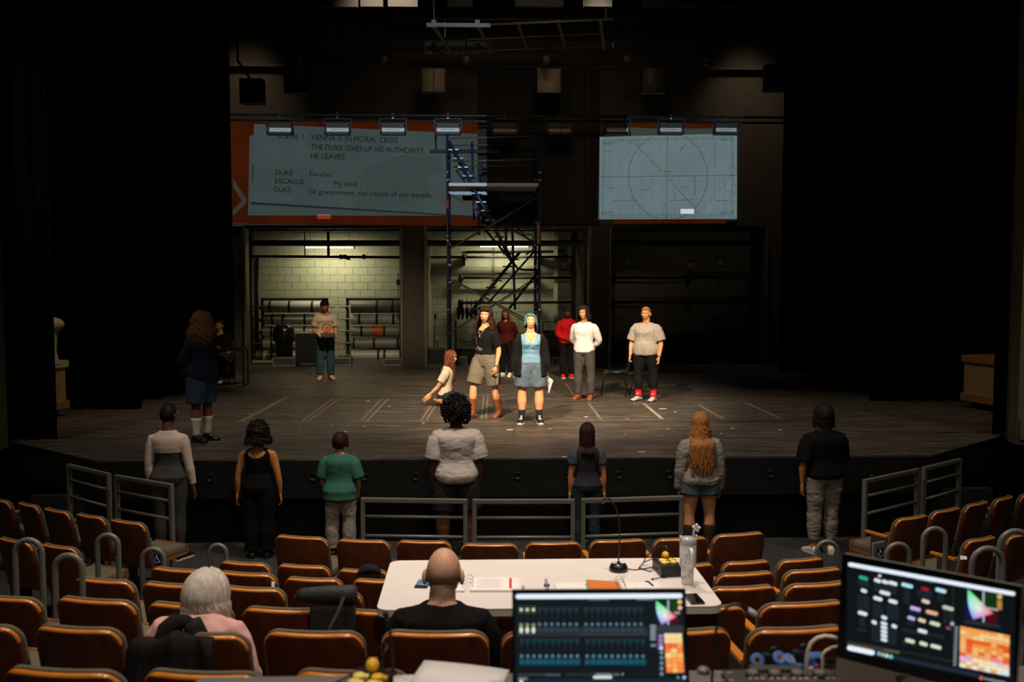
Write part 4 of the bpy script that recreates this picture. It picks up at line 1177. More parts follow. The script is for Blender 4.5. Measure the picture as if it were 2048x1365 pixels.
# ---- things lying on the seats
p = atZ(660, 1205, 1.44)
t = thing('tripod_bag', 'long black tripod bag with grey strap lying across two seat backs', 'bag', (p.x, p.y, 1.43), R(-3))
m = MB()
m.tube([(-.19, 0, .045), (-.15, 0, .05), (.0, 0, .055), (.13, 0, .055), (.15, 0, .055)], [.03, .042, .05, .055, .05], 14); mk('bag_body', m, mat('bag_cloth', (.018, .019, .018), rough=.7, bump=.3, bscale=40), t)
m = MB(); m.rings([[V((x, y, z)) for x, y, z in ((a, b, c_), (a+.02, b, c_), (a+.02, b-.006, c_), (a, b-.006, c_))] for a, b, c_ in ((.08, -.06, .06), (.06, -.075, .0), (.02, -.09, -.08), (-.02, -.10, -.17))], smooth=False); mk('strap', m, mat('bag_strap', (.075, .072, .06), rough=.8), t)
m = MB(); m.box((.02, -.02, -.11), (.26, .06, .22), bevel=.02); mk('pouch', m, MATS['bag_cloth'], t)
p = atZ(738, 1139, .86)
t = mk('dark_scarf', MB().rings([[p + V((a, .05*math.cos(q_), .035*math.sin(q_)*s_ + dz)) for q_ in [2*math.pi*k/10 for k in range(10)]] for a, s_, dz in ((-.10, .2, -.04), (-.07, 1, -.01), (-.02, 1.25, .0), (.03, 1, .002), (.07, 1.1, -.008), (.10, .2, -.03))]), cloth('dark_scarf', (.012, .013, .014)))
tag(t, 'dark scarf bunched over a second-row seat back left of the table', 'scarf')
for x0, x1, y0, y1, Y, lab in ((543, 549, 1164, 1182, 7.6, 'white programme sheet poking up between seats in the third row'), (1921, 1934, 1112, 1120, 8.55, 'white programme sheet lying on a right side block seat')):
    a, b, c, d = atY(x0, y0, Y), atY(x1, y0+2, Y), atY(x1, y1, Y-.02), atY(x0, y1, Y-.02)
    m = MB(); th = V((0, .006, 0)); m.add([a, b, c, d, a+th, b+th, c+th, d+th], [(0, 1, 2, 3), (7, 6, 5, 4), (0, 4, 5, 1), (1, 5, 6, 2), (2, 6, 7, 3), (3, 7, 4, 0)])
    tag(mk('programme', m, WHITEP), lab, 'paper', None)
# ================================================================== UPSTAGE BAYS: ROLLS, RACKS, BINS
M_VINYL = mat('vinyl_light', (.46, .45, .38), rough=.5, var=.06, vscale=12)
M_VINYLD = mat('vinyl_grey', (.13, .135, .12), rough=.5, var=.06, vscale=12)
M_STRAP = mat('strap_black', (.01, .01, .01), rough=.6)
M_POLE = mat('pole_cardboard', (.34, .32, .25), rough=.6)
M_RED = mat('red_tape', (.50, .10, .04), rough=.6)
def roll(xa, xb, y, z, r_, straps, mt, label, ext=(.32, .32), red=None):
    t = thing('floor_roll', label, 'roll', ((xa+xb)/2, y, z), 0, 'rolled dance floor on the two storage racks')
    h = (xb-xa)/2
    m = MB(); m.lathe([(.05, -h), (r_*.97, -h), (r_, -h+.01), (r_, h-.01), (r_*.97, h), (.05, h)], n=24, axis='X'); mk('vinyl_roll', m, mt, t)
    m = MB(); m.lathe([(.022, -h-ext[0]), (.022, h+ext[1])], n=10, axis='X'); mk('pole', m, M_POLE, t)
    for s in straps:
        x = -h+2*h*s
        m = MB(); m.lathe([(r_+.001, x-.03), (r_+.006, x-.028), (r_+.006, x+.028), (r_+.001, x+.03)], n=24, axis='X'); mk('strap', m, M_STRAP, t)
    if red:
        x = -h+2*h*red
        m = MB(); m.lathe([(r_+.001, x-.18), (r_+.004, x-.178), (r_+.004, x+.178), (r_+.001, x+.18)], n=24, axis='X'); mk('red_band', m, M_RED, t)
    return t
RY = 26.3
def X26(px): return atY(px, 640, RY).x
def Z26(py): return atY(600, py, RY).z
def rack(xa, xb, zt, label):
    t = thing('storage_rack', label, 'rack', ((xa+xb)/2, RY, SZ), 0)
    h = (xb-xa)/2
    for s in (-1, 1):
        m = MB(); m.box((s*h, .16, (zt-SZ)/2), (.07, .07, zt-SZ)); mk('post', m, BLACKMETAL, t)
        for z in lv:
            m = MB(); m.box((s*h, 0, z-SZ-.045), (.05, .30, .035)); m.box((s*h, -.14, z-SZ-.02), (.05, .03, .06)); mk('arm', m, BLACKMETAL, t)
        m = MB(); m.box((s*h, 0, .02), (.09, .75, .04)); mk('foot', m, BLACKMETAL, t)
    m = MB(); m.box((0, .16, zt-SZ-.03), (2*h+.07, .07, .06)); mk('top_bar', m, BLACKMETAL, t)
    m = MB(); m.box((0, .16, .35), (2*h, .05, .05)); mk('bottom_bar', m, BLACKMETAL, t)
lv = [Z26(y) for y in (614, 639, 663, 687, 711)]
rack(X26(523), X26(652), Z26(597), 'black steel rack of pale rolls in the left bay, behind the bin')
rack(X26(694), X26(812), Z26(597), 'black steel rack of dark and grey rolls, right of the person with the tablet')
for k, (z, lab) in enumerate(zip(lv, ['top', 'second from top', 'middle', 'fourth from top', 'lowest'])):
    roll(X26(529 if k < 2 else 526), X26(646), RY-.02, z, .150 if k == 0 else .135, (.11, .44, .83) if k == 0 else (.15, .33, .70), M_VINYL, 'pale dance floor roll, %s on the rack behind the bin' % lab)
M_ROLLS = [M_VINYLD, M_VINYL, mat('vinyl_mid', (.22, .22, .19), rough=.5), mat('vinyl_mid', (.22, .22, .19)), M_VINYL]
for k, (z, lab) in enumerate(zip(lv, ['top', 'second from top', 'middle', 'fourth from top', 'lowest'])):
    roll(X26(703), X26(806), RY-.02, z, .165 if k == 0 else .135, [(.50, .80), (.16, .50, .82), (.20, .64), (.05, .44, .90), (.52, .64)][k], M_ROLLS[k], '%s dance floor roll, %s on the rack right of the tablet person' % (['dark grey', 'pale', 'grey red-taped', 'grey', 'pale'][k], lab), red=.53 if k == 2 else None)
# bin with a black liner, black cart, stage platforms
bx = lambda x, y, Y: atY(x, y, Y)
c = atZ(569, 733, SZ)
M_BIN = mat('bin_black', (.012, .013, .013), rough=.45)
t = thing('rubbish_bin', 'tall black bin with a loose liner in the left bay', 'bin', (bx(569, 720, 25.15).x, 25.15, SZ))
m = MB(); m.lathe([(.19, .04), (.24, .78), (.25, .80), (.22, .80), (.20, .1)], n=20); m.box((0, 0, .02), (.34, .34, .04)); mk('barrel', m, M_BIN, t)
rings = []
rnd = random.Random(2)
for z, r_ in ((.55, .262), (.70, .262), (.82, .265), (.93, .23), (.97, .12)):
    rings.append([V(((r_+rnd.uniform(-.02, .02))*math.cos(a), (r_+rnd.uniform(-.02, .02))*math.sin(a), z+rnd.uniform(-.03, .03))) for a in [2*math.pi*k/18 for k in range(18)]])
m = MB(); m.rings(rings); mk('liner', m, mat('bin_liner', (.012, .013, .014), rough=.25), t)
t = thing('utility_cart', 'low black cart with a pale top edge beside the bin', 'cart', (bx(614, 720, 24.5).x, 24.5, SZ))
m = MB(); m.box((0, 0, .80), (.52, .5, .03), 1, bevel=.008); mk('cart_top', m, [BLACKMETAL, mat('cart_edge', (.22, .22, .19), rough=.5)], t)
m = MB(); m.box((0, 0, .42), (.48, .46, .70), bevel=.01); mk('cart_body', m, M_BIN, t)
for x in (-.2, .2):
    for y in (-.18, .18):
        m = MB(); m.lathe([(.035, -.015), (.035, .015)], c=(x, y, .035), n=12, axis='X'); mk('wheel', m, BLACKPL, t)
M_PLAT = mat('platform_grey', (.05, .052, .045), rough=.7)
M_PLATE = mat('platform_edge', (.20, .20, .165), rough=.5)
for k, (xa, xb, ya, yb, Y, lab) in enumerate([(545, 591, 716, 731, 24.35, 'low grey box with pale edges before the black bin'), (660, 702, 716, 731, 24.35, 'low grey box with pale edges, right of the tablet person'),
                                       (767, 814, 718, 731, 24.4, 'low grey box with pale edges at the right of the left bay'), (1207, 1262, 716, 728, 24.5, 'low grey box with pale edges behind the front chair'),
                                       (1317, 1362, 716, 728, 24.5, 'low grey box with pale edges, right of the grey T-shirt person'), (1421, 1467, 716, 728, 24.5, 'low grey box with pale edges before the ornate chair'),
                                       (1104, 1118, 716, 729, 24.35, 'low grey box with pale edges behind the red hoodie person'), (915, 934, 714, 731, 24.4, 'low grey box with pale edge behind the kneeling person')]):
    a, b = atY(xa, yb, Y), atY(xb, ya, Y)
    t = thing('platform_box', lab, 'box', ((a.x+b.x)/2, Y+.2, SZ), 0, 'low grey boxes standing along the bays')
    w_, h_ = b.x-a.x, b.z-SZ
    m = MB(); m.box((0, 0, h_/2), (w_-.02, .4, h_-.02)); mk('panel', m, M_PLAT, t)
    m = MB()
    for z in (.012, h_-.012): m.box((0, -.2, z), (w_, .024, .024))
    for x in (-w_/2+.012, w_/2-.012): m.box((x, -.2, h_/2), (.024, .024, h_-.05))
    mk('frame', m, M_PLATE, t)
# floor mark in the left bay
m = MB(); a = atZ(506, 727, SZ+.002); m.box((a.x+.25, a.y+.5, SZ+.003), (1.0, .5, .006)); mk('yellow_floor_mark', m, mat('yellow_floor', (.22, .19, .05), rough=.7), stage)

# fluorescent lamps in the left and middle bays
M_TUBE = mat('glow_tube', (.6, .6, .5), emit=(1.0, .93, .68), estr=4)
def fluo(xa, xb, py, Y, label, power, aim):
    a, b = atY(xa, py, Y), atY(xb, py, Y)
    t = thing('fluorescent_lamp', label, 'lamp', ((a.x+b.x)/2, Y, a.z), 0, 'bare fluorescent strip lamps hung in the bays')
    L = b.x-a.x
    m = MB(); m.box((0, .02, .085), (L+.06, .16, .05), bevel=.01); m.box((-L/2-.02, 0, .03), (.02, .1, .10)); m.box((L/2+.02, 0, .03), (.02, .1, .10)); mk('housing', m, mat('lamp_housing', (.5, .5, .45), rough=.4), t)
    m = MB(); m.tube([(-L/2, -.02, .02), (L/2, -.02, .02)], .018, 10); mk('lamp_tube', m, M_TUBE, t)
    m = MB()
    for k in range(19):
        x = -L/2+L*(k+.5)/19; m.box((x, -.055, .022), (.010, .006, .055))
    mk('guard', m, mat('lamp_guard', (.04, .04, .03)), t)
    for x in (-L*.4, L*.4):
        m = MB(); m.tube([(x, .02, .1), (x, .02, max(.2, 4.74-a.z))], .006, 6); mk('hanger', m, BLACKMETAL, t)
    lamp('strip_light', 'AREA', ((a.x+b.x)/2, Y, a.z-.02), ((a.x+b.x)/2, Y+.55, a.z-1.0), power, (1, .93, .62), shape='RECTANGLE', size=L, size_y=.12)
    return t
fluo(611, 707, 497, 26.0, 'bare fluorescent strip lamp hanging in the left bay', 30, 0)
fluo(960, 1056, 495, 26.0, 'bare fluorescent strip lamp hanging in the middle bay, behind the scaffold', 26, 0)
# pipes hung across the bays
def pipe(px, Y, r_, label, par=None, mt=BLACKMETAL):
    pts = [atY(x, y, Y) for x, y in px]
    m = MB(); m.tube(pts, r_, 10)
    o = mk('steel_pipe', m, mt)
    tag(o, label, 'pipe')
    return o
pipe([(500, 513), (812, 515)], 25.5, .035, 'black pipe with clamps under the left bay lamp')
t = bpy.data.objects['steel_pipe']
m = MB()
for x in (682, 690, 728):
    p = atY(x, 514, 25.5); m.lathe([(.06, -.04), (.06, .04)], c=p, n=10, axis='X')
m.tube([atY(692, 516, 25.45), atY(699, 519, 25.4)], .03, 8)
mk('clamp', m, BLACKMETAL, t)
for x in (610, 657):
    m = MB(); p = atY(x, 513, 25.5); m.tube([p, V((p.x, p.y, 4.76))], .015 if x == 610 else .035, 8); mk('hanger', m, BLACKMETAL, t)
pipe([(500, 470), (500, 730)], 24.6, .05, 'upright black pipe at the left side of the left bay')
pipe([(515, 516), (515, 700)], 26.84, .035, 'thin upright pipe on the left bay block wall')
pipe([(803, 470), (803, 716)], 24.7, .05, 'upright black pipe at the right side of the left bay')
m = MB(); p = atY(797, 565, 24.65); m.box((p.x, p.y, p.z), (.09, .08, .14)); m.tube([(p.x, p.y, p.z+.05), (p.x, p.y, p.z+.22)], .012, 6); m.tube([(p.x, p.y, p.z-.05), (p.x-.03, p.y, p.z-.5), (p.x, p.y, p.z-.9)], .008, 6)
tag(mk('switch_box', m, BLACKMETAL), 'black switch box with cable on the left bay pipe', 'switch')
pipe([(838, 515), (1190, 514)], 26.3, .035, 'upper black pipe across the middle bay behind the scaffold')
pipe([(932, 504), (1128, 503)], 26.78, .03, 'short black pipe just below the middle bay lamp')
pipe([(920, 556), (1146, 556)], 26.6, .035, 'middle black wall pipe behind the scaffold')
pipe([(918, 606), (1148, 605)], 26.5, .035, 'lower black wall pipe behind the long-haired person')
pipe([(1214, 556), (1520, 556)], 26.5, .035, 'upper black wall pipe in the dark right bay')
pipe([(1214, 605), (1520, 605)], 26.5, .035, 'lower black wall pipe in the dark right bay')
for k, (x, y, lab) in enumerate([(922, 556, 'left bracket of the middle wall pipe'), (1074, 556, 'right bracket of the middle wall pipe'), (922, 606, 'left bracket of the lower wall pipe'), (1076, 606, 'right bracket of the lower wall pipe'),
                          (1226, 556, 'left bracket of the upper pipe, dark bay'), (1376, 556, 'middle bracket of the upper pipe, dark bay'), (1226, 605, 'left bracket of the lower pipe, dark bay'), (1376, 605, 'middle bracket of the lower pipe, dark bay'),
                          (928, 515, 'left bracket of the upper pipe, middle bay'), (1078, 512, 'right bracket of the upper pipe, middle bay')]):
    p = atY(x, y, 26.62 if k < 8 else 26.35)
    t = thing('pipe_bracket', 'black iron ' + lab, 'bracket', p, 0, 'iron brackets holding the wall pipes')
    m = MB(); m.lathe([(.0, -.06), (.085, -.06), (.085, .06), (0, .06)], n=14, axis='X'); mk('flange_disc', m, BLACKMETAL, t)
    m = MB(); m.box((0, .13, -.10), (.06, .30 if k < 8 else 1.0, .22)); mk('bracket_arm', m, BLACKMETAL, t)
# fire alarm and its conduits
p = atY(986, 566, 26.85)
t = thing('fire_alarm', 'small red fire alarm box on the middle bay block wall', 'alarm', p)
m = MB(); m.box((0, -.03, 0), (.11, .08, .13), bevel=.01); mk('box', m, mat('alarm_red', (.55, .03, .02), rough=.4), t)
m = MB()
for x in (-.012, .03): m.tube([(x, 0, .05), (x, 0, .95)], .010, 6)
mk('conduit', m, M_PLATE, t)
# paper notices on wooden hooks
for x, y, lab in [(1128, 531, 'white paper notice on the lit pier wall of the middle bay'), (1257, 525, 'dim paper notice, first in the dark right bay'), (1382, 531, 'dim paper notice, middle one in the dark right bay'), (1441, 525, 'dim paper notice, last in the dark right bay')]:
    p = atY(x, y, 26.84)
    t = thing('paper_notice', lab, 'notice', p, 0, 'paper notices on the bay walls')
    m = MB(); m.box((0, 0, 0), (.11, .01, .21)); mk('sheet', m, WHITEP, t)
    m = MB(); m.box((0, -.008, .115), (.17, .02, .03)); m.box((0, -.008, -.115), (.17, .02, .03)); mk('holder', m, BLACKMETAL, t)
    m = MB()
    for k in range(5): m.box((0, -.006, .06-k*.028), (.06, .002, .008))
    mk('print', m, mat('notice_print', (.25, .22, .2)), t)
# middle-bay column and dark doorway on its right
m = MB(); m.box((atY(1112, 600, 26.6).x, 26.75, 2.9), (.10, .16, 3.7)); struct('trim_8', m, mat('column_paint', (.50, .50, .38), rough=.5))
m = MB(); m.box((atY(1160, 600, 26.4).x, 26.6, 2.7), (.42, .5, 3.3)); struct('door_1', m, mat('dark_door', (.015, .014, .012), rough=.6))
# hanging stage lights on the lower pipe
for k, x in enumerate((917, 925, 934, 943, 951, 960)):
    p = atY(x, 606, 26.58)
    t = thing('hung_spotlight', 'black spotlight hung on the lower wall pipe, %s from the left' % ORD[k], 'spotlight', p, 0, 'spotlights stored on the wall pipe')
    m = MB(); m.box((0, .01, -.04), (.03, .09, .20)); m.tube([(-.046, 0, -.30), (-.046, 0, -.14), (.046, 0, -.14), (.046, 0, -.30)], .008, 6); mk('yoke', m, BLACKMETAL, t)
    m = MB(); m.lathe([(.0, -.15), (.03, -.14), (.042, -.05), (.042, .12), (.048, .15), (.04, .15), (.036, .1)], c=(0, 0, -.30), n=14, M=Euler((R(20), R(0), 0)).to_matrix()); mk('body', m, BLACKPL, t)
# clutter at the foot of the middle bay: case, keyboard cart, equipment
p = atY(948, 690, 25.3)
t = thing('equipment_cart', 'black equipment cart with a lit green panel and slatted front, behind the kneeling person', 'cart', (atY(945, 700, 25.0).x, 25.0, SZ))
m = MB(); m.box((0, .1, .34), (1.05, .5, .03)); m.box((0, .12, .17), (1.0, .45, .34), bevel=.02); mk('cart_body', m, M_BIN, t)
m = MB()
for k in range(16): m.box((-.42+k*.056, -.14, .36), (.03, .05, .05), rot=(R(35), 0, 0))
mk('slat', m, BLACKMETAL, t)
m = MB(); m.box((.12, .22, .62), (.50, .03, .14)); mk('green_panel', m, mat('green_board', (.12, .34, .21), rough=.6), t)
m = MB(); m.box((.40, .05, .62), (.03, .03, .55), rot=(R(-12), R(-14), 0)); mk('upright', m, BLACKMETAL, t)
m = MB(); m.box((-.42, .1, .7), (.05, .05, .7)); mk('upright', m, BLACKMETAL, t)
t = thing('road_case', 'low black case at the left corner of the middle bay', 'case', (atY(872, 715, 25.0).x, 25.0, SZ))
m = MB(); m.box((0, 0, .19), (.42, .4, .38), bevel=.015); mk('case', m, M_BIN, t)
m = MB(); m.box((0, -.205, .30), (.42, .01, .02)); m.box((0, -.205, .08), (.42, .01, .02)); mk('trim_strip', m, BLACKMETAL, t)
t = thing('mop_pole', 'black upright pole leaning at the left of the middle bay', 'pole', (atY(868, 690, 25.5).x, 25.5, SZ))
m = MB(); m.tube([(0, 0, 0), (.03, .1, 1.15)], .016, 8); mk('stick', m, BLACKMETAL, t)
m = MB(); m.box((.03, .1, 1.15), (.06, .05, .12)); mk('grip', m, BLACKMETAL, t)
t = thing('drawer_cabinet', 'black metal drawer cabinet between the blue-haired person and the red hoodie', 'cabinet', (atY(1101, 700, 25.3).x, 25.3, SZ))
m = MB(); m.box((0, 0, .40), (.42, .4, .80), bevel=.01); mk('body', m, M_BIN, t)
for k in range(4):
    m = MB(); m.box((0, -.205, .16+k*.17), (.36, .012, .14), bevel=.004); d_ = mk('drawer', m, M_BIN, t)
    m = MB(); m.box((0, -.217, .20+k*.17), (.24, .012, .014)); mk('handle', m, M_PLATE, d_)
m = MB(); m.tube([(-.2, 0, .80), (-.2, 0, 1.02), (.2, 0, 1.02), (.2, 0, .80)], .018, 6); mk('top_frame', m, BLACKMETAL, t)
# right bay: long bench, ornate chair, potted plant, small crate
a, b = atY(1214, 684, 26.3), atY(1508, 684, 26.3)
t = thing('long_workbench', 'long bench with pale green edge across the dark right bay', 'bench', ((a.x+b.x)/2, 26.3, SZ))
L = b.x-a.x
m = MB(); m.box((0, 0, a.z-SZ), (L, .6, .11)); mk('bench_top', m, mat('bench_green', (.115, .15, .12), rough=.6), t)
for k in range(5):
    m = MB(); m.box((-L/2+.1+k*(L-.2)/4, .1, (a.z-SZ)/2-.03), (.07, .3, a.z-SZ-.06)); mk('leg', m, M_BIN, t)
M_ORN = mat('ornate_chair_paint', (.075, .068, .045), rough=.5, var=.3)
c = atY(1439, 720, 25.4)
t = thing('ornate_chair', 'tall ornate armchair with arched back in the dark right bay', 'chair', (c.x, 25.4, SZ))
m = MB(); m.box((0, 0, .44), (.54, .5, .07), bevel=.02); mk('seat', m, M_ORN, t)
for x in (-.24, .24):
    for y in (-.2, .2):
        m = MB(); m.tube([(x, y, .42), (x*1.02, y, .2), (x*1.06, y*1.1, 0)], [.03, .022, .028], 8); mk('leg', m, M_ORN, t)
    m = MB(); m.tube([(x*1.1, .2, .75), (x*1.12, 0, .74), (x*1.12, -.2, .70), (x*1.1, -.22, .45)], .02, 8); mk('armrest', m, M_ORN, t)
m = MB(); arc = [V((-.22, .22, .45)), V((-.23, .24, .85))]+[V((-.23*math.cos(math.pi*k/10), .26, .90+.2*math.sin(math.pi*k/10))) for k in range(11)]+[V((.23, .24, .85)), V((.22, .22, .45))]
m.tube(arc, .025, 8); mk('back_frame', m, M_ORN, t)
for x in (-.12, -.04, .04, .12):
    m = MB(); m.box((x, .24, .76), (.035, .02, .62)); mk('back_slat', m, M_ORN, t)
c = atY(1488, 690, 25.4)
t = thing('crate', 'small brown crate between the ornate chair and the right bay edge', 'crate', (atY(1481, 720, 25.2).x, 25.2, SZ))
m = MB(); m.box((0, 0, .15), (.30, .3, .28)); mk('body', m, mat('crate_brown', (.10, .062, .03), rough=.8, var=.3), t)
m = MB(); m.box((0, 0, .30), (.32, .32, .02)); m.box((0, -.155, .05), (.32, .015, .05)); m.box((0, -.155, .25), (.32, .015, .05)); mk('slat', m, MATS['crate_brown'], t)
t = thing('potted_plant', 'dark potted plant standing by the crate in the right bay', 'plant', (atY(1497, 720, 25.6).x, 25.6, SZ))
m = MB(); m.lathe([(.10, 0), (.14, .26), (.12, .26), (.11, .2)], n=16); m.box((0, 0, .04), (.3, .3, .08)); mk('pot', m, M_BIN, t)
m = MB(); m.tube([(0, 0, .2), (.02, 0, .5), (0, 0, .62)], .015, 6); mk('stem', m, M_BIN, t)
rnd = random.Random(8)
M_LEAF = mat('plant_leaf', (.03, .045, .025), rough=.5); M_LEAFL = mat('pale_leaf', (.20, .23, .18), rough=.5)
for k in range(22):
    a = rnd.uniform(0, 2*math.pi); e = rnd.uniform(.1, 1.1); L = rnd.uniform(.14, .24)
    d = V((math.cos(a)*math.cos(e), math.sin(a)*math.cos(e), math.sin(e)-.2)); w_ = d.cross(V((0, 0, 1))).normalized()*.035
    o = V((0, 0, .6))
    m = MB(); p1 = o+d*L*.5+V((0, 0, .03)); p2 = o+d*L
    m.add([o, p1-w_, p2, p1+w_, p1+V((0, 0, -.006))], [(0, 1, 4), (1, 2, 4), (2, 3, 4), (3, 0, 4), (0, 3, 2, 1)])
    mk('leaf', m, M_LEAFL if k % 5 == 0 else M_LEAF, t)

# ================================================================== SCAFFOLD STAIR TOWER
M_NAVY = mat('scaffold_navy', (.018, .032, .085), rough=.35, spec=.6)
M_GALV = mat('scaffold_galvanised', (.16, .155, .13), rough=.4, metal=.5)
M_DECK = mat('scaffold_deck', (.55, .55, .55), rough=.5)
M_REDP = mat('scaffold_red', (.35, .04, .03), rough=.4)
M_YELP = mat('scaffold_yellow', (.75, .34, .01), rough=.4)
YF, YB = 21.75, 23.45
sc = thing('scaffold_tower', 'tall blue scaffold tower with stairs before the projected text', 'scaffold', (atY(985, 700, YF).x, YF, SZ))
O = sc.location.copy()
def S(x, y, Y): return atY(x, y, Y)-O
def stube(name, pts, r_=.024, mt=M_NAVY, n=8, par=None):
    m = MB(); m.tube(pts, r_, n); return mk(name, m, mt, par or sc)
zt = S(895, 268, YF).z
zb = S(895, 345, YF).z
xl, xr = S(895, 400, YF).x, S(1079.5, 400, YF).x
corners = [(xl, 0), (xr, 0), (xl, YB-YF), (xr, YB-YF)]
for i, (x, y) in enumerate(corners):
    tp = zt if i < 2 else zt-.15
    pp = stube('post', [V((x, y, .14)), V((x, y, tp))], .026)
    m = MB(); m.lathe([(.07, -.025), (.08, -.01), (.08, .01), (.07, .025)], c=(x, y, .08), n=14, axis='X'); mk('caster_wheel', m, BLACKPL, pp)
    m = MB(); m.box((x, y, .13), (.05, .06, .06)); mk('caster_fork', m, STEEL, pp)
for z in (1.45, 2.95, 3.05, 4.25, 4.42):
    for k, (x, y) in enumerate(corners):
        m = MB(); m.lathe([(.036, -.02), (.036, .02)], c=(x, y, z), n=10); mk('coupling', m, STEEL, sc)
for x in (xl, xr):
    for z in (.35, .85, 1.35, 1.9, 2.4, 2.9, 3.4, 3.9, 4.25, 4.75, zt-.1):
        stube('frame_rung', [V((x, 0, z)), V((x, YB-YF, z))], .018)
    stube('frame_inner_post', [V((x, .4, .3)), V((x, .4, 4.2))], .016); stube('frame_inner_post', [V((x, YB-YF-.4, .3)), V((x, YB-YF-.4, 4.2))], .016)
for (x, y, Yy) in ((944, 285, YB), ):
    stube('stair_post', [S(944, 284, 22.9), S(948, 440, 22.9)], .028); stube('stair_post', [S(955, 375, 22.6), S(958, 470, 22.6)], .028)
# guard rails of the upper deck
for yl, yr, Yy, mt in ((277, 272, YF, M_GALV), (323, 319, YF, M_GALV), (291, 288, YB, M_GALV), (334, 331, YB, M_GALV)):
    stube('guard_rail', [S(896, yl, Yy) if Yy == YF else S(906, yl, Yy), S(1079, yr, Yy) if Yy == YF else S(1075, yr, Yy)], .015, mt)
# decks
za = S(900, 369, YF).z
for k in range(3):
    m = MB(); m.box(((xl+xr)/2, .22+k*.44, za), (xr-xl-.06, .42, .07), bevel=.006); mk('deck_plank', m, M_DECK, sc)
m = MB(); m.box(((xl+xr)/2, .8, za-.12), (xr-xl, .04, .08)); mk('ledger', m, M_NAVY, sc)
# cross braces, front and back
for pts, mt in [([(896, 387), (974, 430)], M_GALV), ([(974, 430), (1079, 492)], M_NAVY), ([(897, 500), (1079, 393)], M_GALV), ([(897, 556), (1050, 643)], M_GALV), ([(897, 668), (1079, 556)], M_GALV)]:
    stube('cross_brace', [S(x, y, YF+.03) for x, y in pts], .015, mt)
for pts in [[(906, 392), (1074, 487)], [(906, 495), (1074, 400)], [(907, 560), (1072, 650)], [(907, 660), (1072, 556)]]:
    stube('cross_brace', [S(x, y, YB-.03) for x, y in pts], .013, M_GALV)
# stairs: stringers, treads and handrails
def flight(a0, a1, Y0, Y1, n, tread=True):
    p0, p1 = S(*a0, Y0), S(*a1, Y0)
    q0, q1 = V((p0.x, Y1-O.y, p0.z)), V((p1.x, Y1-O.y, p1.z))
    f = stube('stair_stringer', [p0, p1], .03); stube('stair_stringer', [q0, q1], .03)
    if tread:
        for k in range(1, n):
            a = p0.lerp(p1, k/n); b = q0.lerp(q1, k/n); c = (a+b)/2
            m = MB(); m.box(c, (.22, (b-a).length, .03)); mk('stair_tread', m, M_GALV if k % 2 else M_NAVY, sc)
flight((936, 632), (1040, 505), 22.2, 22.8, 9)
flight((1026, 525), (898, 282), 22.2, 22.8, 14)
for pts, r_ in [([(1018, 618), (1078, 542)], .028), ([(975, 608), (1074, 497)], .022), ([(966, 455), (1028, 528), (1036, 538), (1048, 540), (1079, 540)], .026), ([(1024, 445), (1030, 620)], .028), ([(1012, 455), (1012, 500)], .03),
                ([(905, 300), (1000, 415)], .02), ([(1030, 450), (1048, 470), (1065, 470), (1066, 500), (1052, 510)], .02), ([(912, 340), (985, 440)], .018)]:
    stube('stair_handrail', [S(x, y, 22.5) for x, y in pts], r_)
stube('upper_rail', [S(960, 370, 22.6), S(960, 336, 22.6), S(968, 329, 22.6), S(992, 327, 22.6)], .022, M_NAVY)
for z in (S(900, 565, YF).z, S(900, 530, YF).z):
    stube('yellow_marker' if False else 'side_clamp', [V((xl, 0, z)), V((xl+.14, .1, z))], .02, STEEL)
stube('red_sleeve', [V((xl-.0, -.005, S(895, 400, YF).z)), V((xl, -.005, S(895, 422, YF).z))], .029, M_REDP)
stube('red_brace', [S(925, 400, YF+.06), S(974, 434, YF+.06)], .016, M_REDP)
stube('yellow_pipe', [S(1076, 445, YF-.05), S(1077, 488, YF-.05)], .03, M_YELP)
# beam hung behind the tower
p = atY(860, 303, 23.6); p2 = atY(1000, 310, 23.6)
m = MB(); m.box(((p.x+p2.x)/2, 23.6, p.z), (p2.x-p.x, .1, .075)); m.box(((p.x+p2.x)/2+.35, 23.6, p.z-1.08), (p2.x-p.x-.8, .1, .11)); m.tube([(p.x+.14, 23.6, p.z), (p.x+.13, 23.6, p.z+.45)], .02, 6)
tag(mk('hung_beam', m, mat('dark_beam', (.018, .015, .012), rough=.7)), 'dark beam hung on a cable behind the upper scaffold', 'beam')

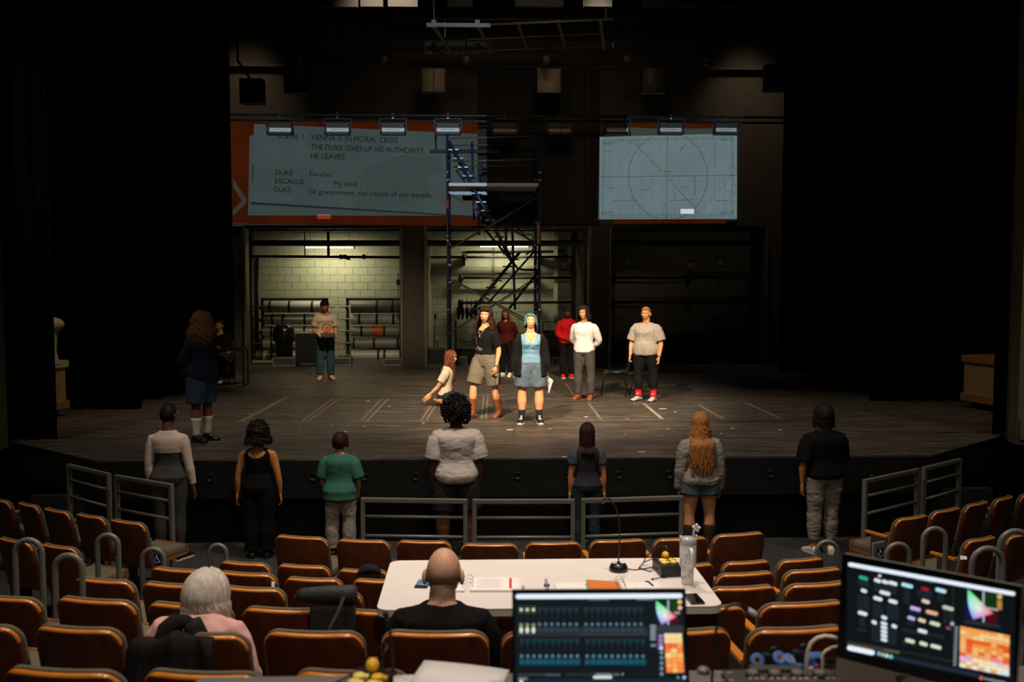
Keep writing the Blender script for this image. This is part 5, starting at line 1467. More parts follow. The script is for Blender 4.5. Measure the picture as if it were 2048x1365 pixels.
# ================================================================== WOODEN PLATFORMS WITH BUST, CHAIRS, SMALL DESK
M_PLY = mat('pale_plywood', (.34, .215, .09), rough=.6, var=.25, vscale=8, stretch=(1, 1, 6))
M_PLYE = mat('plywood_trim', (.28, .14, .05), rough=.6, var=.25, vscale=8)
M_CREAM = mat('cream_paint', (.48, .40, .28), rough=.6, var=.08)
M_TOPG = mat('grey_green_top', (.22, .27, .24), rough=.6)
def platform(a, b, za, wd, label, top):
    """rolling wooden platform; front face runs from a to b"""
    a, b = V(a), V(b)
    L = (b-a).length
    t = thing('rolling_platform', label, 'platform', (a.x, a.y, SZ), math.atan2(b.y-a.y, b.x-a.x))
    h = za-SZ
    for x in (.14, L-.14):
        for y in (.14, wd-.14):
            m = MB(); m.lathe([(.05, -.02), (.055, 0), (.05, .02)], c=(x, y, .055), n=14, axis='X'); m.box((x, y, .11), (.06, .07, .05)); mk('caster', m, STEEL, t)
    m = MB(); m.box((L/2, wd/2, .13+.05), (L, wd, .13), bevel=.008); mk('base_board', m, M_PLYE, t)
    # body with hand hole
    hx = L*.5; z0, z1 = .24, h-.10
    m = MB()
    for xa, xb in ((.04, hx-.05), (hx+.05, L-.04)): m.box(((xa+xb)/2, .05, (z0+z1)/2), (xb-xa, .025, z1-z0))
    m.box((hx, .05, (z0+.17+z1)/2), (.10, .025, z1-z0-.17))
    m.box((L/2, wd-.05, (z0+z1)/2), (L-.08, .025, z1-z0)); m.box((.05, wd/2, (z0+z1)/2), (.025, wd-.12, z1-z0)); m.box((L-.05, wd/2, (z0+z1)/2), (.025, wd-.12, z1-z0))
    mk('side_panel', m, M_PLY, t)
    m = MB(); m.box((L/2, wd/2, h-.055), (L, wd, .11), bevel=.006); mk('top_board', m, top, t)
    return t
pl = atZ(163, 822, SZ)
platform((-7.55, 14.35), (-6.98, 16.0), 1.95, 1.3, 'rolling wooden platform with a cream top carrying the bust, behind the left proscenium', M_CREAM)
platform((7.62, 16.5), (8.10, 14.6), 1.95, 1.2, 'rolling wooden platform with bare plywood sides behind the right proscenium', M_PLYE)
bust = thing('plaster_bust', 'cream plaster bust standing on the wooden platform', 'sculpture', (atY(100, 765, 15.1).x-.06, 15.1, 1.95))
m = MB()
m.rings([[V((a*math.cos(q), b*math.sin(q), z)) for q in [2*math.pi*k/24 for k in range(24)]] for a, b, z in ((.20, .18, 0), (.205, .18, .03), (.19, .17, .06), (.17, .15, .16), (.165, .145, .26), (.175, .15, .36), (.19, .16, .45), (.21, .165, .52), (.26, .18, .55), (.29, .19, .59), (.285, .19, .64), (.25, .17, .68), (.17, .13, .71), (.09, .08, .73), (.075, .075, .80))])
mk('torso', m, M_CREAM, bust)
m = MB(); m.ell((0, -.02, .90), (.085, .105, .125), 20, 14); m.ell((0, -.125, .88), (.016, .02, .03), 8, 6); mk('head', m, M_CREAM, bust)

def stack_chair(loc, rz, label):
    t = thing('stacking_chair', label, 'chair', loc, rz, 'black stacking chairs on the stage')
    M_SH = mat('chair_shell', (.012, .012, .012), rough=.45)
    pts = []
    m = MB()
    prof = [(-.23, .435), (-.20, .455), (0, .44), (.17, .43), (.21, .445)]
    m.rings([[V((x, y, z-.012*math.cos(x*6))) for x in (-.22, -.11, 0, .11, .22)]+[V((x, y, z-.014-.012*math.cos(x*6))) for x in (.22, .11, 0, -.11, -.22)] for y, z in prof]); mk('seat', m, M_SH, t)
    m = MB()
    m.rings([[V((x*w_, -.235-.10*(z-.5)/.35-.03*(1-(x/.22)**2)+.03, z)) for x in (-.22, -.11, 0, .11, .22)]+[V((x*w_, -.247-.10*(z-.5)/.35-.03*(1-(x/.22)**2)+.03, z)) for x in (.22, .11, 0, -.11, -.22)] for z, w_ in ((.52, .92), (.60, 1), (.80, .96), (.845, .85), (.86, .6))]); mk('backrest', m, M_SH, t)
    for s in (-1, 1):
        m = MB(); m.tube([(s*.23, .24, 0), (s*.21, .18, .425), (s*.21, .10, .428)], .011, 8); mk('leg', m, BLACKMETAL, t)
        m = MB(); m.tube([(s*.235, -.28, 0), (s*.215, -.10, .42), (s*.21, .10, .428)], .011, 8); mk('leg', m, BLACKMETAL, t)
        m = MB(); m.tube([(s*.21, .0, .425), (s*.215, -.22, .44), (s*.215, -.26, .55), (s*.20, -.33, .84)], .011, 8); mk('back_support', m, BLACKMETAL, t)
    return t
c1 = atZ(1232, 793, SZ); c2 = atZ(1285, 797, SZ)
stack_chair((c1.x+.02, c1.y+.35, SZ), R(83), 'black stacking chair with an empty seat beside the brown-shoed person')
stack_chair((c2.x+.03, c2.y+.36, SZ), R(70), 'black stacking chair partly hidden behind the black leggings')

# small desk upstage left with a cutaway top, and its chair
d = atZ(462, 766, SZ)
t = thing('small_desk', 'small black desk in front of the seated person', 'desk', (atY(460, 700, 19.9).x, 19.9, SZ))
m = MB(); m.box((0, 0, .735), (.66, .45, .03)); mk('desk_top', m, mat('desk_black', (.014, .014, .014), rough=.5), t)
m = MB(); m.box((.10, -.0, .765), (.40, .30, .03)); mk('closed_laptop', m, BLACKPL, t)
for x in (-.30, .30):
    for y in (-.19, .19):
        m = MB(); m.box((x, y, .36), (.04, .04, .72)); mk('leg', m, BLACKMETAL, t)
stack_chair((atY(438, 700, 20.75).x, 20.80, SZ), R(180), 'black stacking chair under the person at the small desk')
# ================================================================== PROJECTIONS ON THE BACK WALL
PY = 23.965
def proj_poly(name, pts, m, par, lift=0):
    mb = MB(); q = [atY(x, y, PY-lift) for x, y in pts]
    n = len(q); c = sum(q, V((0, 0, 0)))/n
    area = sum((q[i].x*q[(i+1) % n].z - q[(i+1) % n].x*q[i].z) for i in range(n))
    if area > 0: q.reverse()
    b_ = [p+V((0, .004, 0)) for p in q]
    mb.add(q+b_, [tuple(reversed(range(n))), tuple(range(n, 2*n))]+[(i, (i+1) % n, n+(i+1) % n, n+i) for i in range(n)])
    return mk(name, mb, m, par)
def lightmat(name, col, s=1.0, nz=.0, scale=1.5):  # projector light is built as emission of thin panels on the wall
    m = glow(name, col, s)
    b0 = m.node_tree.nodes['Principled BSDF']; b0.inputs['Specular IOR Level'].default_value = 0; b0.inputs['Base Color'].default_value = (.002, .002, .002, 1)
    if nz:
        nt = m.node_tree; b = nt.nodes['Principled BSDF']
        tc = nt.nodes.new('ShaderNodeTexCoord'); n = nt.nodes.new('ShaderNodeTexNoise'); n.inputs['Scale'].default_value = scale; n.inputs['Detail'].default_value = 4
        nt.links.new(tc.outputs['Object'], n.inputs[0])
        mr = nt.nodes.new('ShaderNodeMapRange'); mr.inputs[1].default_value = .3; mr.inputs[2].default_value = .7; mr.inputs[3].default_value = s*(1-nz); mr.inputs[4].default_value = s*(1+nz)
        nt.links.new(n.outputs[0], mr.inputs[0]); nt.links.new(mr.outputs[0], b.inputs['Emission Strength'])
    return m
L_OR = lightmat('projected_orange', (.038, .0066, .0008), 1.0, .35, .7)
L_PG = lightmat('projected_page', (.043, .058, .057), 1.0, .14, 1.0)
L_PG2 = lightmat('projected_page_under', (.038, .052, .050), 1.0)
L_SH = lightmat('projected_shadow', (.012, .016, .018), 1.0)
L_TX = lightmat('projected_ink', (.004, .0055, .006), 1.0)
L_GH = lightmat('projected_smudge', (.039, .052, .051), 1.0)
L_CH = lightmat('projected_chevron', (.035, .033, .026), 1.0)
sl = proj_poly('projected_surtitle', [(455, 237), (974, 240), (974, 453), (456, 447)], L_OR, None)
tag(sl, 'projected page of play text with orange border on the back wall, behind the scaffold', 'projection')
proj_poly('lower_page', [(499, 272), (540, 262), (974, 300), (974, 432), (496, 431)], L_PG2, sl, .006)
proj_poly('upper_page', [(508, 248), (974, 269), (974, 433), (940, 432), (502, 405)], L_PG, sl, .012)
proj_poly('page_shadow', [(502, 404), (502, 409), (940, 434), (960, 433)], L_SH, sl, .018)
proj_poly('left_shadow', [(503, 365), (506, 330), (508, 330), (505, 365)], L_SH, sl, .018)
proj_poly('chevron', [(466, 357), (492, 398), (492, 407), (466, 432), (466, 420), (484, 402), (466, 375)], L_CH, sl, .010)
for k, pts in enumerate([[(725, 340), (800, 310), (880, 316), (890, 345), (850, 350), (860, 395), (815, 410), (700, 425), (735, 375)], [(668, 322), (692, 322), (692, 332), (668, 332)]]):
    proj_poly('smudge', pts, L_GH, sl, .014) if k == 0 else None
def proj_text(s, x, y, size_px, rot, par, mt, lift=.02, spacing=1.0, sx=1.0):
    o = atY(x, y, PY-lift); o2 = atY(x+100, y, PY-lift)
    k = (o2-o).length/100
    size = size_px*k/.72*.98
    mb = text_mb(s, size, 0, .001, spacing)
    c_, s_ = math.cos(-R(rot)), math.sin(-R(rot))
    xf(mb, lambda v: V((o.x+(v.x*c_*sx-v.y*s_), o.y-v.z, o.z+(v.x*s_*sx+v.y*c_))))
    return mk('lettering', mb, mt, par)
ROT = 1.6
for s, x, y, h, sx in [('SCENE 1', 553, 277, 10.5, 1.0), ('VIENNA IS IN MORAL CRISIS', 621, 280, 11.5, 1.0), ('THE DUKE GIVES UP HIS AUTHORITY', 621, 299, 11.5, 1.0), ('HE LEAVES', 620, 317, 11.5, 1.0),
                   ('DUKE', 550, 350, 10.5, 1.0), ('Escalus.', 618, 352, 10.5, 1.0), ('ESCALUS', 549, 367, 10.5, 1.0), ('My lord.', 667, 372, 10.5, 1.0), ('DUKE', 547, 384, 10.5, 1.0), ('Of government, the nature of our people,', 617, 388, 10.5, 1.0)]:
    w_px = {'SCENE 1': 53, 'VIENNA IS IN MORAL CRISIS': 174, 'THE DUKE GIVES UP HIS AUTHORITY': 226, 'HE LEAVES': 68, 'DUKE': 35, 'Escalus.': 46, 'ESCALUS': 57, 'My lord.': 48, 'Of government, the nature of our people,': 247}[s]
    o = proj_text(s, x, y, h, ROT, sl, L_TX)
    # fit the width
    xs = [v.co.x for v in o.data.vertices]
    k = (atY(x+w_px, y, PY).x-atY(x, y, PY).x)/(max(xs)-min(xs))
    x0 = min(xs)
    for v in o.data.vertices: v.co.x = x0+(v.co.x-x0)*k
# second projection: the lens chart
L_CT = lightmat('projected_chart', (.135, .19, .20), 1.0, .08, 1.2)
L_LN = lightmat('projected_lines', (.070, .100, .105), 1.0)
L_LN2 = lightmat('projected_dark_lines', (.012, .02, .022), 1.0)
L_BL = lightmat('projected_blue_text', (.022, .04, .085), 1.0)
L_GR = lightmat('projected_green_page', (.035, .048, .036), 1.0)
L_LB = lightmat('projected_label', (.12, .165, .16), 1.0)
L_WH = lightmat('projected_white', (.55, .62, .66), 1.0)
ch = proj_poly('projected_chart', [(1238, 245), (1430, 242), (1432, 266), (1452, 440), (1452, 447), (1225, 448), (1226, 440)], L_OR, None)
tag(ch, 'projected blue-grey lens chart with a large circle on the right of the back wall', 'projection')
proj_poly('green_page', [(1262, 255), (1320, 258), (1428, 257), (1428, 272), (1262, 274)], L_GR, ch, .006)
proj_poly('chart', [(1199, 274), (1474, 267), (1474, 438), (1195, 439)], L_CT, ch, .012)
class Lines:
    def __init__(s): s.mb = MB()
    def seg(s, x0, y0, x1, y1, w=.6):
        a, b = atY(x0, y0, PY-.018), atY(x1, y1, PY-.018)
        k = .0113*w
        d = (b-a)
        if d.length < 1e-6: return
        n = V((-d.z, 0, d.x)).normalized()*k/2
        s.mb.quad(a-n, b-n, b+n, a+n)
ln = Lines()
def cc(u, v):   # chart coordinates 0..1 to pixels
    xl, xr = 1199-4*v, 1474; yt = 274-7*u; yb = 439-u
    return xl+(xr-xl)*u, yt+(yb-yt)*v
rnd = random.Random(6)
# diagonal hatching
for k in range(-30, 62):
    u0, v0, u1, v1 = k/60., 1., k/60.+.55, 0.
    if u0 < 0: v0 = 1+u0/.55*1.0; u0 = 0
    if u1 > 1: v1 = (u1-1)/.55; u1 = 1
    if v0 > 0 and u0 < 1 and v1 < v0:
        if u0 > .70 and v0 > .25: continue
        ln.seg(*cc(u0, v0), *cc(u1, v1), .85)
for k in range(13):
    for j in range(9):
        u, v = .04+k*.075+j*.004, .07+j*.105+k*.008
        if rnd.random() < .8 and v < .97: ln.seg(*cc(u, v), *cc(min(.99, u+rnd.uniform(.02, .06)), v-.003), .7)
        if rnd.random() < .75 and v < .93: ln.seg(*cc(u+.03, v), *cc(u+.03, min(.98, v+rnd.uniform(.03, .11))), .7)
for k in range(16):
    u = .80+k*.012
    ln.seg(*cc(u, .42+rnd.uniform(0, .5)), *cc(u, .97), .45)
mk('fine_lines', ln.mb, L_LN, ch)
ln = Lines()
ln.seg(1195, 354, 1474, 351, .9); ln.seg(1335, 272, 1333, 438, .9); ln.seg(1265, 283, 1325, 345, .8); ln.seg(1337, 358, 1400, 428, .8); ln.seg(1198, 436, 1474, 435, .6)
ell_ = [(1336+79*math.cos(2*math.pi*k/48), 353+87*math.sin(2*math.pi*k/48)) for k in range(49)]
for (a, b), (c_, d_) in zip(ell_[:-1], ell_[1:]):
    if 271 < b < 438 and 271 < d_ < 438: ln.seg(a, b, c_, d_, .9)
for k in range(58):
    u = .03+k*.0165
    for v in (.045, .955):
        h = .012 if k % 4 else .022
        ln.seg(*cc(u, v-h), *cc(u, v+h), .9)
for k in range(34):
    v = .08+k*.026
    for u in (.035, .965):
        h = .007 if k % 4 else .012
        ln.seg(*cc(u-h, v), *cc(u+h, v), .9)
for a in ((1255, 279, 1262, 288), (1362, 300, 1372, 289), (1225, 402, 1276, 402), (1340, 402, 1385, 400), (1215, 376, 1230, 376), (1350, 385, 1350, 398), (1390, 350, 1390, 390), (1430, 285, 1430, 330), (1432, 402, 1456, 401), (1360, 375, 1380, 374), (1278, 380, 1300, 379)): ln.seg(*a, .8)
mk('chart_lines', ln.mb, L_LN2, ch)
for s, x, y in (('Region A', 1207, 289), ('Region A1', 1442, 281), ('Region A', 1203, 428), ('Region A2', 1441, 427)):
    proj_text(s, x, y, 4.6, -.5, ch, L_BL, .024)
proj_poly('label_box', [(1325, 339), (1346, 339), (1346, 352), (1325, 352)], L_LB, ch, .022)
proj_text('Stage 8', 1328, 345, 3.8, 0, ch, L_TX, .028); proj_text('0000 1901', 1327.5, 350, 2.4, 0, ch, L_LN2, .028)
# small wall boxes; the projector light they catch is a glowing face
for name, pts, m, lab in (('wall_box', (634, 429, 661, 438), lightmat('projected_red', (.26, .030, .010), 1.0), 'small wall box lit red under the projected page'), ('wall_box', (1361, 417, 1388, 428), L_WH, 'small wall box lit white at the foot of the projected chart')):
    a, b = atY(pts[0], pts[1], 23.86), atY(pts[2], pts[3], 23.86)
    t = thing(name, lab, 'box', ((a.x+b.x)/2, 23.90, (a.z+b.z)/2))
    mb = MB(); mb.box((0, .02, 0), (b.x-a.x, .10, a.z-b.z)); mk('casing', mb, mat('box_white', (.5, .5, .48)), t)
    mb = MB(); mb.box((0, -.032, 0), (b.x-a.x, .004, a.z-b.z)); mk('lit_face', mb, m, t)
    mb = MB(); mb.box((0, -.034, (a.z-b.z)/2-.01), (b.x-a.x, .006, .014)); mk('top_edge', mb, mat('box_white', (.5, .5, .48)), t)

# ================================================================== OVERHEAD RIG
BY_ = 22.6
z1 = atY(700, 228, BY_).z
for y, lab in ((229, 'long black pipe carrying the nine flood lights'), (240, 'second black pipe just below the flood light pipe')):
    a = atY(452, y, BY_+.3*(y > 230)); z = a.z
    m = MB(); m.tube([(-9.55, a.y, z), (9.55, a.y, z)], .03, 10)
    tag(mk('batten_pipe', m, BLACKMETAL), lab, 'pipe')
M_REFL = mat('hammered_reflector', (.78, .76, .72), rough=.45, metal=.1, bump=.35, bscale=26)
M_REFT = mat('stage_lit_reflector', (.66, .46, .29), rough=.55, bump=.3, bscale=22)  # warm stage bounce put into the colour of the two middle reflectors
M_HOUSG = mat('flood_housing', (.010, .010, .010), rough=.55)
flood0 = None
for k, x in enumerate((560, 675, 786, 896, 1010, 1120, 1235, 1342, 1453)):
    p = atY(x, 258, BY_)
    wd = .50
    lab = 'black flood light with hammered reflector, %s from the left on the long pipe' % ORD[k]
    t = thing('flood_light', lab, 'flood light', (p.x, BY_, p.z), 0, 'flood lights on the long pipe')
    m = MB()
    m.box((0, .02, .075), (.56, .20, .09)); m.box((0, .02, -.105), (.56, .20, .055)); m.box((0, .10, -.01), (.56, .03, .14))
    for s in (-1, 1): m.box((s*.27, .02, -.01), (.03, .20, .22))
    mk('housing', m, M_HOUSG, t)
    m = MB(); n = 8
    m.rings([[V((-.25, .075-.09*math.cos(q)*0-.07*(1-math.sin(q)), -.07+.115*(i/(n))))for i, q in enumerate([math.pi*j/n for j in range(n+1)])],
             [V((.25, .075-.07*(1-math.sin(q)), -.07+.115*(i/(n)))) for i, q in enumerate([math.pi*j/n for j in range(n+1)])]], cap=False, closed=False)
    mk('reflector', m, M_REFT if k in (4, 5) else M_REFL, t)
    m = MB(); m.tube([(-.16, .04, -.01), (.16, .04, -.01)], .004, 6); mk('lamp_tube', m, mat('quartz', (.55, .55, .5), rough=.1), t)
    m = MB()
    for s in (-1, 1): m.box((s*.295, .02, .10), (.014, .03, .26))
    m.box((0, .02, .225), (.60, .03, .014)); mk('yoke', m, BLACKMETAL, t)
    m = MB(); m.box((0, .02, z1-p.z-.04), (.05, .07, .12)); m.tube([(0, .02, .22), (0, .02, z1-p.z)], .012, 6); mk('clamp', m, BLACKMETAL, t)
    if k in (2, 3, 7):
        m = MB(); m.ell((0, -.03, .23), (.010, .010, .010), 8, 6); mk('pilot_light', m, glow('pilot', (1, .45, .3), 1.2), t)
# reflector scoops with curved white boards
M_BOARD = mat('reflector_board', (.46, .37, .26), rough=.7, var=.1, vscale=5)
M_BOARDD = mat('reflector_board_unlit', (.06, .05, .035), rough=.7, var=.1)  # same pale boards; weaker light painted in as darker colours
for k, (x0, x1, y0, y1, m_) in enumerate([(569, 616, 138, 184, M_BOARDD), (844, 891, 137, 183, M_BOARD), (1075, 1122, 137, 184, M_BOARD), (1284, 1331, 135, 183, mat('reflector_board_dim', (.13, .11, .08), rough=.4, var=.2))]):
    a, b = atY(x0, y0, 22.0), atY(x1, y1, 22.0)
    w_, h_ = b.x-a.x, a.z-b.z
    t = thing('scoop_reflector', 'square light with curved pale reflector high on the back wall, %s from the left' % ORD[k], 'stage light', ((a.x+b.x)/2, 22.0, b.z), 0, 'square curved reflector lights')
    rg = []
    for i in range(11):
        q = i/10
        y = .02+.14*(math.sin(math.pi*q))**.8
        rg.append([V((-w_/2, y, h_*q)), V((w_/2, y, h_*q)), V((w_/2, y+.012, h_*q)), V((-w_/2, y+.012, h_*q))])
    m = MB(); m.rings(rg); mk('curved_board', m, m_, t)
    m = MB()
    for s in (-1, 1): m.box((s*(w_/2+.008), .10, h_/2), (.014, .24, h_+.02))
    m.box((0, .12, -.012), (w_+.03, .22, .02)); m.box((0, .12, h_+.012), (w_+.03, .22, .02)); mk('housing', m, M_HOUSG, t)
    m = MB(); m.tube([(0, .1, h_), (0, .1, 9.0-b.z)], .015, 6); mk('hanger', m, BLACKMETAL, t)
    if k in (1, 2):
        m = MB(); m.tube([(0 if k == 1 else w_*.5, .0, -.9), (0 if k == 1 else w_*.5, .0, h_)], .005, 5); mk('safety_cable', m, BLACKMETAL, t)
m = MB(); m.tube([(-9.55, 22.1, 9.0), (9.55, 22.1, 9.0)], .03, 8); tag(mk('batten_pipe', m, BLACKMETAL), 'black pipe high behind the border carrying the square reflectors', 'pipe')
# loudspeakers either side
for x0, x1, y0, y1, Yy, lab in ((479, 526, 157, 207, 22.0, 'black loudspeaker hung at the upper left of the back wall'), (1533, 1572, 128, 181, 22.0, 'black loudspeaker hung at the upper right of the back wall')):
    a, b = atY(x0, y0, Yy), atY(x1, y1, Yy)
    t = thing('loudspeaker', lab, 'speaker', ((a.x+b.x)/2, Yy, (a.z+b.z)/2))
    m = MB(); m.box((0, .12, 0), (b.x-a.x, .35, a.z-b.z), bevel=.015); mk('cabinet', m, mat('speaker_black', (.010, .0105, .010), rough=.6), t)
    m = MB(); m.box((0, -.06, 0), ((b.x-a.x)*.86, .012, (a.z-b.z)*.88)); mk('grille', m, BLACKPL, t)
    m = MB(); m.tube([(0, .1, (a.z-b.z)/2-.05), (-.3 if x0 < 1000 else .2, .1, (a.z-b.z)/2+.4), (-.3 if x0 < 1000 else .2, .1, 9.03-(a.z+b.z)/2)], .03, 6); mk('bracket', m, BLACKMETAL, t)
# par cans looking at the audience
M_LENS = mat('par_lens', (.09, .082, .055), rough=.35)
for k, x in enumerate((600, 768, 932, 1093, 1255, 1416)):
    p = atY(x, 118, 21.0)
    t = thing('par_lamp', 'dim round par lamp high under the border, %s from the left' % ORD[k], 'stage light', p, 0, 'par lamps in a row under the border')
    m = MB(); m.lathe([(.06, .30), (.10, .24), (.105, .0), (.115, -.02), (.10, -.02), (.095, .02)], n=20, axis='Y'); mk('can', m, BLACKPL, t)
    m = MB(); m.lathe([(.098, .012), (.07, -.004), (.0, -.012)], n=20, axis='Y'); mk('lens', m, M_LENS, t)
    m = MB(); m.tube([(-.12, .1, 0), (-.12, .1, .20), (.12, .1, .20), (.12, .1, 0)], .010, 6); m.tube([(0, .1, .2), (0, .1, .83)], .014, 6); mk('yoke', m, BLACKMETAL, t)
m = MB(); m.tube([(-9.55, 21.1, p.z+.80), (9.55, 21.1, p.z+.80)], .03, 8); tag(mk('batten_pipe', m, BLACKMETAL), 'black pipe carrying the row of par lamps', 'pipe')
# hung pipe grid
A_, B_ = atY(853, 52, 20.4), atY(1226, 40, 20.4)
t = thing('pipe_grid', 'hung metal ladder grid near the top of the picture, left end lit blue', 'rig', A_)
M_GRID = mat('grid_steel', (.30, .29, .25), rough=.5, metal=.3); M_GRIDL = mat('grid_bar_blue_lit', (.30, .40, .48), rough=.45)  # blue beam light is painted into the bar colour
def G(x, y, Yy): return atY(x, y, Yy)-A_
m = MB(); a, b = G(853, 52, 20.4), G(981, 49, 20.4); c = (a+b)/2; m.box(c, ((b-a).length, .06, .075)); mk('lit_bar', m, M_GRIDL, t)
m = MB(); a, b = G(981, 49, 20.4), G(1226, 38, 20.4); m.tube([a, b], .025, 6); mk('front_bar', m, M_GRID, t)
zz = 0
for ya, yb, Yy in ((82, 66, 21.5), (105, 92, 22.6)):
    m = MB(); m.tube([G(870, ya, Yy), G(1226, yb, Yy)], .014, 6); mk('long_rod', m, M_GRID, t)
for xa, xb, y0, y1 in ((868, 907, 53, 109), (955, 985, 50, 107), (1036, 1057, 46, 104), (1116, 1132, 42, 102), (1201, 1208, 40, 98)):
    a, b = G(xa, y0, 20.4), G(xb, y1, 22.75)
    m = MB(); m.rings([[p+V((sx*.032, 0, sz*.025)) for sx, sz in ((-1, -1), (1, -1), (1, 1), (-1, 1))] for p in (a, b)], smooth=False); mk('rung', m, M_GRID, t)
for x, y0, y1, mt in ((868, 4, 46, M_GRIDL), (890, 40, 74, M_GRIDL), (1212, 0, 40, M_GRID), (1226, 84, 95, M_GRIDL)):
    Yy = 20.4 if y1 < 60 else 21.2
    m = MB(); q0, q1 = G(x, y1, Yy), G(x, y0, Yy)
    if y0 < 30: q1 = V((q0.x, q0.y, 12.02-A_.z))
    m.tube([q0, q1], .018, 6); mk('hanger', m, mt, t)
m = MB(); m.ell(G(890, 39, 21.2), (.03, .03, .04), 8, 6); m.ell(G(867, 4, 20.4), (.03, .03, .05), 8, 6); mk('red_hook', m, mat('hook_red', (.55, .05, .03), rough=.4), t)
for x in (868, 955): 
    m = MB(); p = G(x, 48, 20.4); m.box(p, (.10, .09, .14)); mk('clamp', m, M_GRID, t)
# pale ceiling strips far up
for k, (xa, xb) in enumerate(((625, 715), (720, 765), (775, 835), (895, 945), (1030, 1128), (1168, 1225), (1285, 1395), (1440, 1488))):
    a, b = atY(xa, 2, 16.0), atY(xb, 9, 16.0)
    m = MB(); m.box(((a.x+b.x)/2, 16.1, a.z), (b.x-a.x, .1, .14))
    struct('trim_9', m, mat('ceiling_strip', (.007, .006, .0035), rough=.8))
# projectors: beams with a rectangular gate that graze the tower and the flood lights
def gate(o, x0, x1, z0, z1, soft=.004):
    """rectangular gate: only directions inside the frame get light"""
    d = o.data; d.use_nodes = True; nt = d.node_tree
    em = nt.nodes['Emission']
    tc = nt.nodes.new('ShaderNodeTexCoord'); sp = nt.nodes.new('ShaderNodeSeparateXYZ'); nt.links.new(tc.outputs['Normal'], sp.inputs[0])
    def mth(op, a, b=None):
        n = nt.nodes.new('ShaderNodeMath'); n.operation = op
        for i, q in enumerate((a, b)):
            if q is None: continue
            if isinstance(q, (int, float)): n.inputs[i].default_value = q
            else: nt.links.new(q, n.inputs[i])
        return n.outputs[0]
    az = mth('ABSOLUTE', sp.outputs['Z'])
    u, v = mth('DIVIDE', sp.outputs['X'], az), mth('DIVIDE', sp.outputs['Y'], az)
    t = mth('MULTIPLY', mth('MULTIPLY', mth('GREATER_THAN', u, x0), mth('LESS_THAN', u, x1)), mth('MULTIPLY', mth('GREATER_THAN', v, z0), mth('LESS_THAN', v, z1)))
    nt.links.new(t, em.inputs['Strength'])
PJ = V((-.6, 2.5, 6.6))
def gate_for(o, pts):
    M = o.rotation_euler.to_matrix().inverted(); us, vs = [], []
    for p in pts:
        l = M @ (p-o.location); us.append(l.x/abs(l.z)); vs.append(l.y/abs(l.z))
    gate(o, min(us), max(us), min(vs), max(vs))
o = lamp('projector_lamp', 'SPOT', PJ, atY(713, 345, 24), 7000, (.66, .86, 1.0), spot_size=R(24), spot_blend=.0, shadow_soft_size=.01)
gate_for(o, [atY(456, 345, 24), atY(974, 345, 24), atY(713, 241, 24), atY(713, 450, 24)])
o = lamp('projector_lamp', 'SPOT', V((2.6, 2.5, 6.6)), atY(1335, 345, 24), 5000, (.66, .86, 1.0), spot_size=R(14), spot_blend=.0, shadow_soft_size=.01)
gate_for(o, [atY(1238, 345, 24), atY(1474, 345, 24), atY(1335, 246, 24), atY(1335, 440, 24)])
o = lamp('projector_lamp', 'SPOT', V((-.6, 2.5, 6.6)), atY(917, 50, 20.4), 1500, (.66, .86, 1.0), spot_size=R(10), spot_blend=.0, shadow_soft_size=.01)  # extra beam added only to light the grid bar, not a third projector
gate_for(o, [atY(850, 62, 20.4), atY(980, 62, 20.4), atY(917, 62, 20.4), atY(917, 36, 20.4)])
# ================================================================== PEOPLE
import numpy as np
def remesh(mb, voxel, smooth=2, wr=0, seed=0, freq=(9, 9, 5), fn=None):
    """union of closed shapes -> one continuous smooth surface"""
    me = mb.mesh('tmp')
    o = bpy.data.objects.new('tmp', me); COL.objects.link(o)
    m = o.modifiers.new('r', 'REMESH'); m.mode = 'VOXEL'; m.voxel_size = voxel; m.adaptivity = 0
    if smooth:
        s = o.modifiers.new('s', 'SMOOTH'); s.factor = .5; s.iterations = smooth
    dg = bpy.context.evaluated_depsgraph_get()
    out = bpy.data.meshes.new_from_object(o.evaluated_get(dg))
    bpy.data.objects.remove(o); bpy.data.meshes.remove(me)
    n = len(out.vertices)
    if wr and n:
        co = np.empty(n*3); no = np.empty(n*3)
        out.vertices.foreach_get('co', co); out.vertices.foreach_get('normal', no)
        co = co.reshape(-1, 3); no = no.reshape(-1, 3)
        d = np.empty(n)
        for i in range(n):
            p = V((co[i, 0]*freq[0]+seed*3.1, co[i, 1]*freq[1], co[i, 2]*freq[2]))
            q = noise.noise(p)
            q2 = 1-abs(noise.noise(p*2.1+V((5, 1, 2))))*2
            d[i] = wr*(q*.8 + q2*.55)
        co += no*d[:, None]
        out.vertices.foreach_set('co', co.ravel())
    if fn:
        fn(out)
    out.polygons.foreach_set('use_smooth', [True]*len(out.polygons))
    out.update()
    return out
def cut_mesh(me, test):
    """delete vertices for which test(co) is true"""
    bm = bmesh.new(); bm.from_mesh(me)
    bmesh.ops.delete(bm, geom=[v for v in bm.verts if test(v.co)], context='VERTS')
    # even out the cut edge
    for it in range(4):
        new = {}
        for v in bm.verts:
            be = [e for e in v.link_edges if e.is_boundary]
            if len(be) == 2:
                new[v] = v.co*.5 + (be[0].other_vert(v).co+be[1].other_vert(v).co)*.25
        for v, c in new.items(): v.co = c
    bm.to_mesh(me); bm.free()
SKIN = {}
def skin(name, c):
    m = mat('skin_'+name, c, rough=.5, var=.10, vscale=14, spec=.35)
    b = m.node_tree.nodes['Principled BSDF']
    b.inputs['Subsurface Weight'].default_value = .0
    return m
S_FAIR = skin('fair', (.62, .275, .125)); S_MED = skin('medium', (.52, .215, .085)); S_TAN = skin('tan', (.50, .20, .058)); S_DARK = skin('dark', (.13, .052, .024)); S_BROWN = skin('brown', (.20, .08, .034))
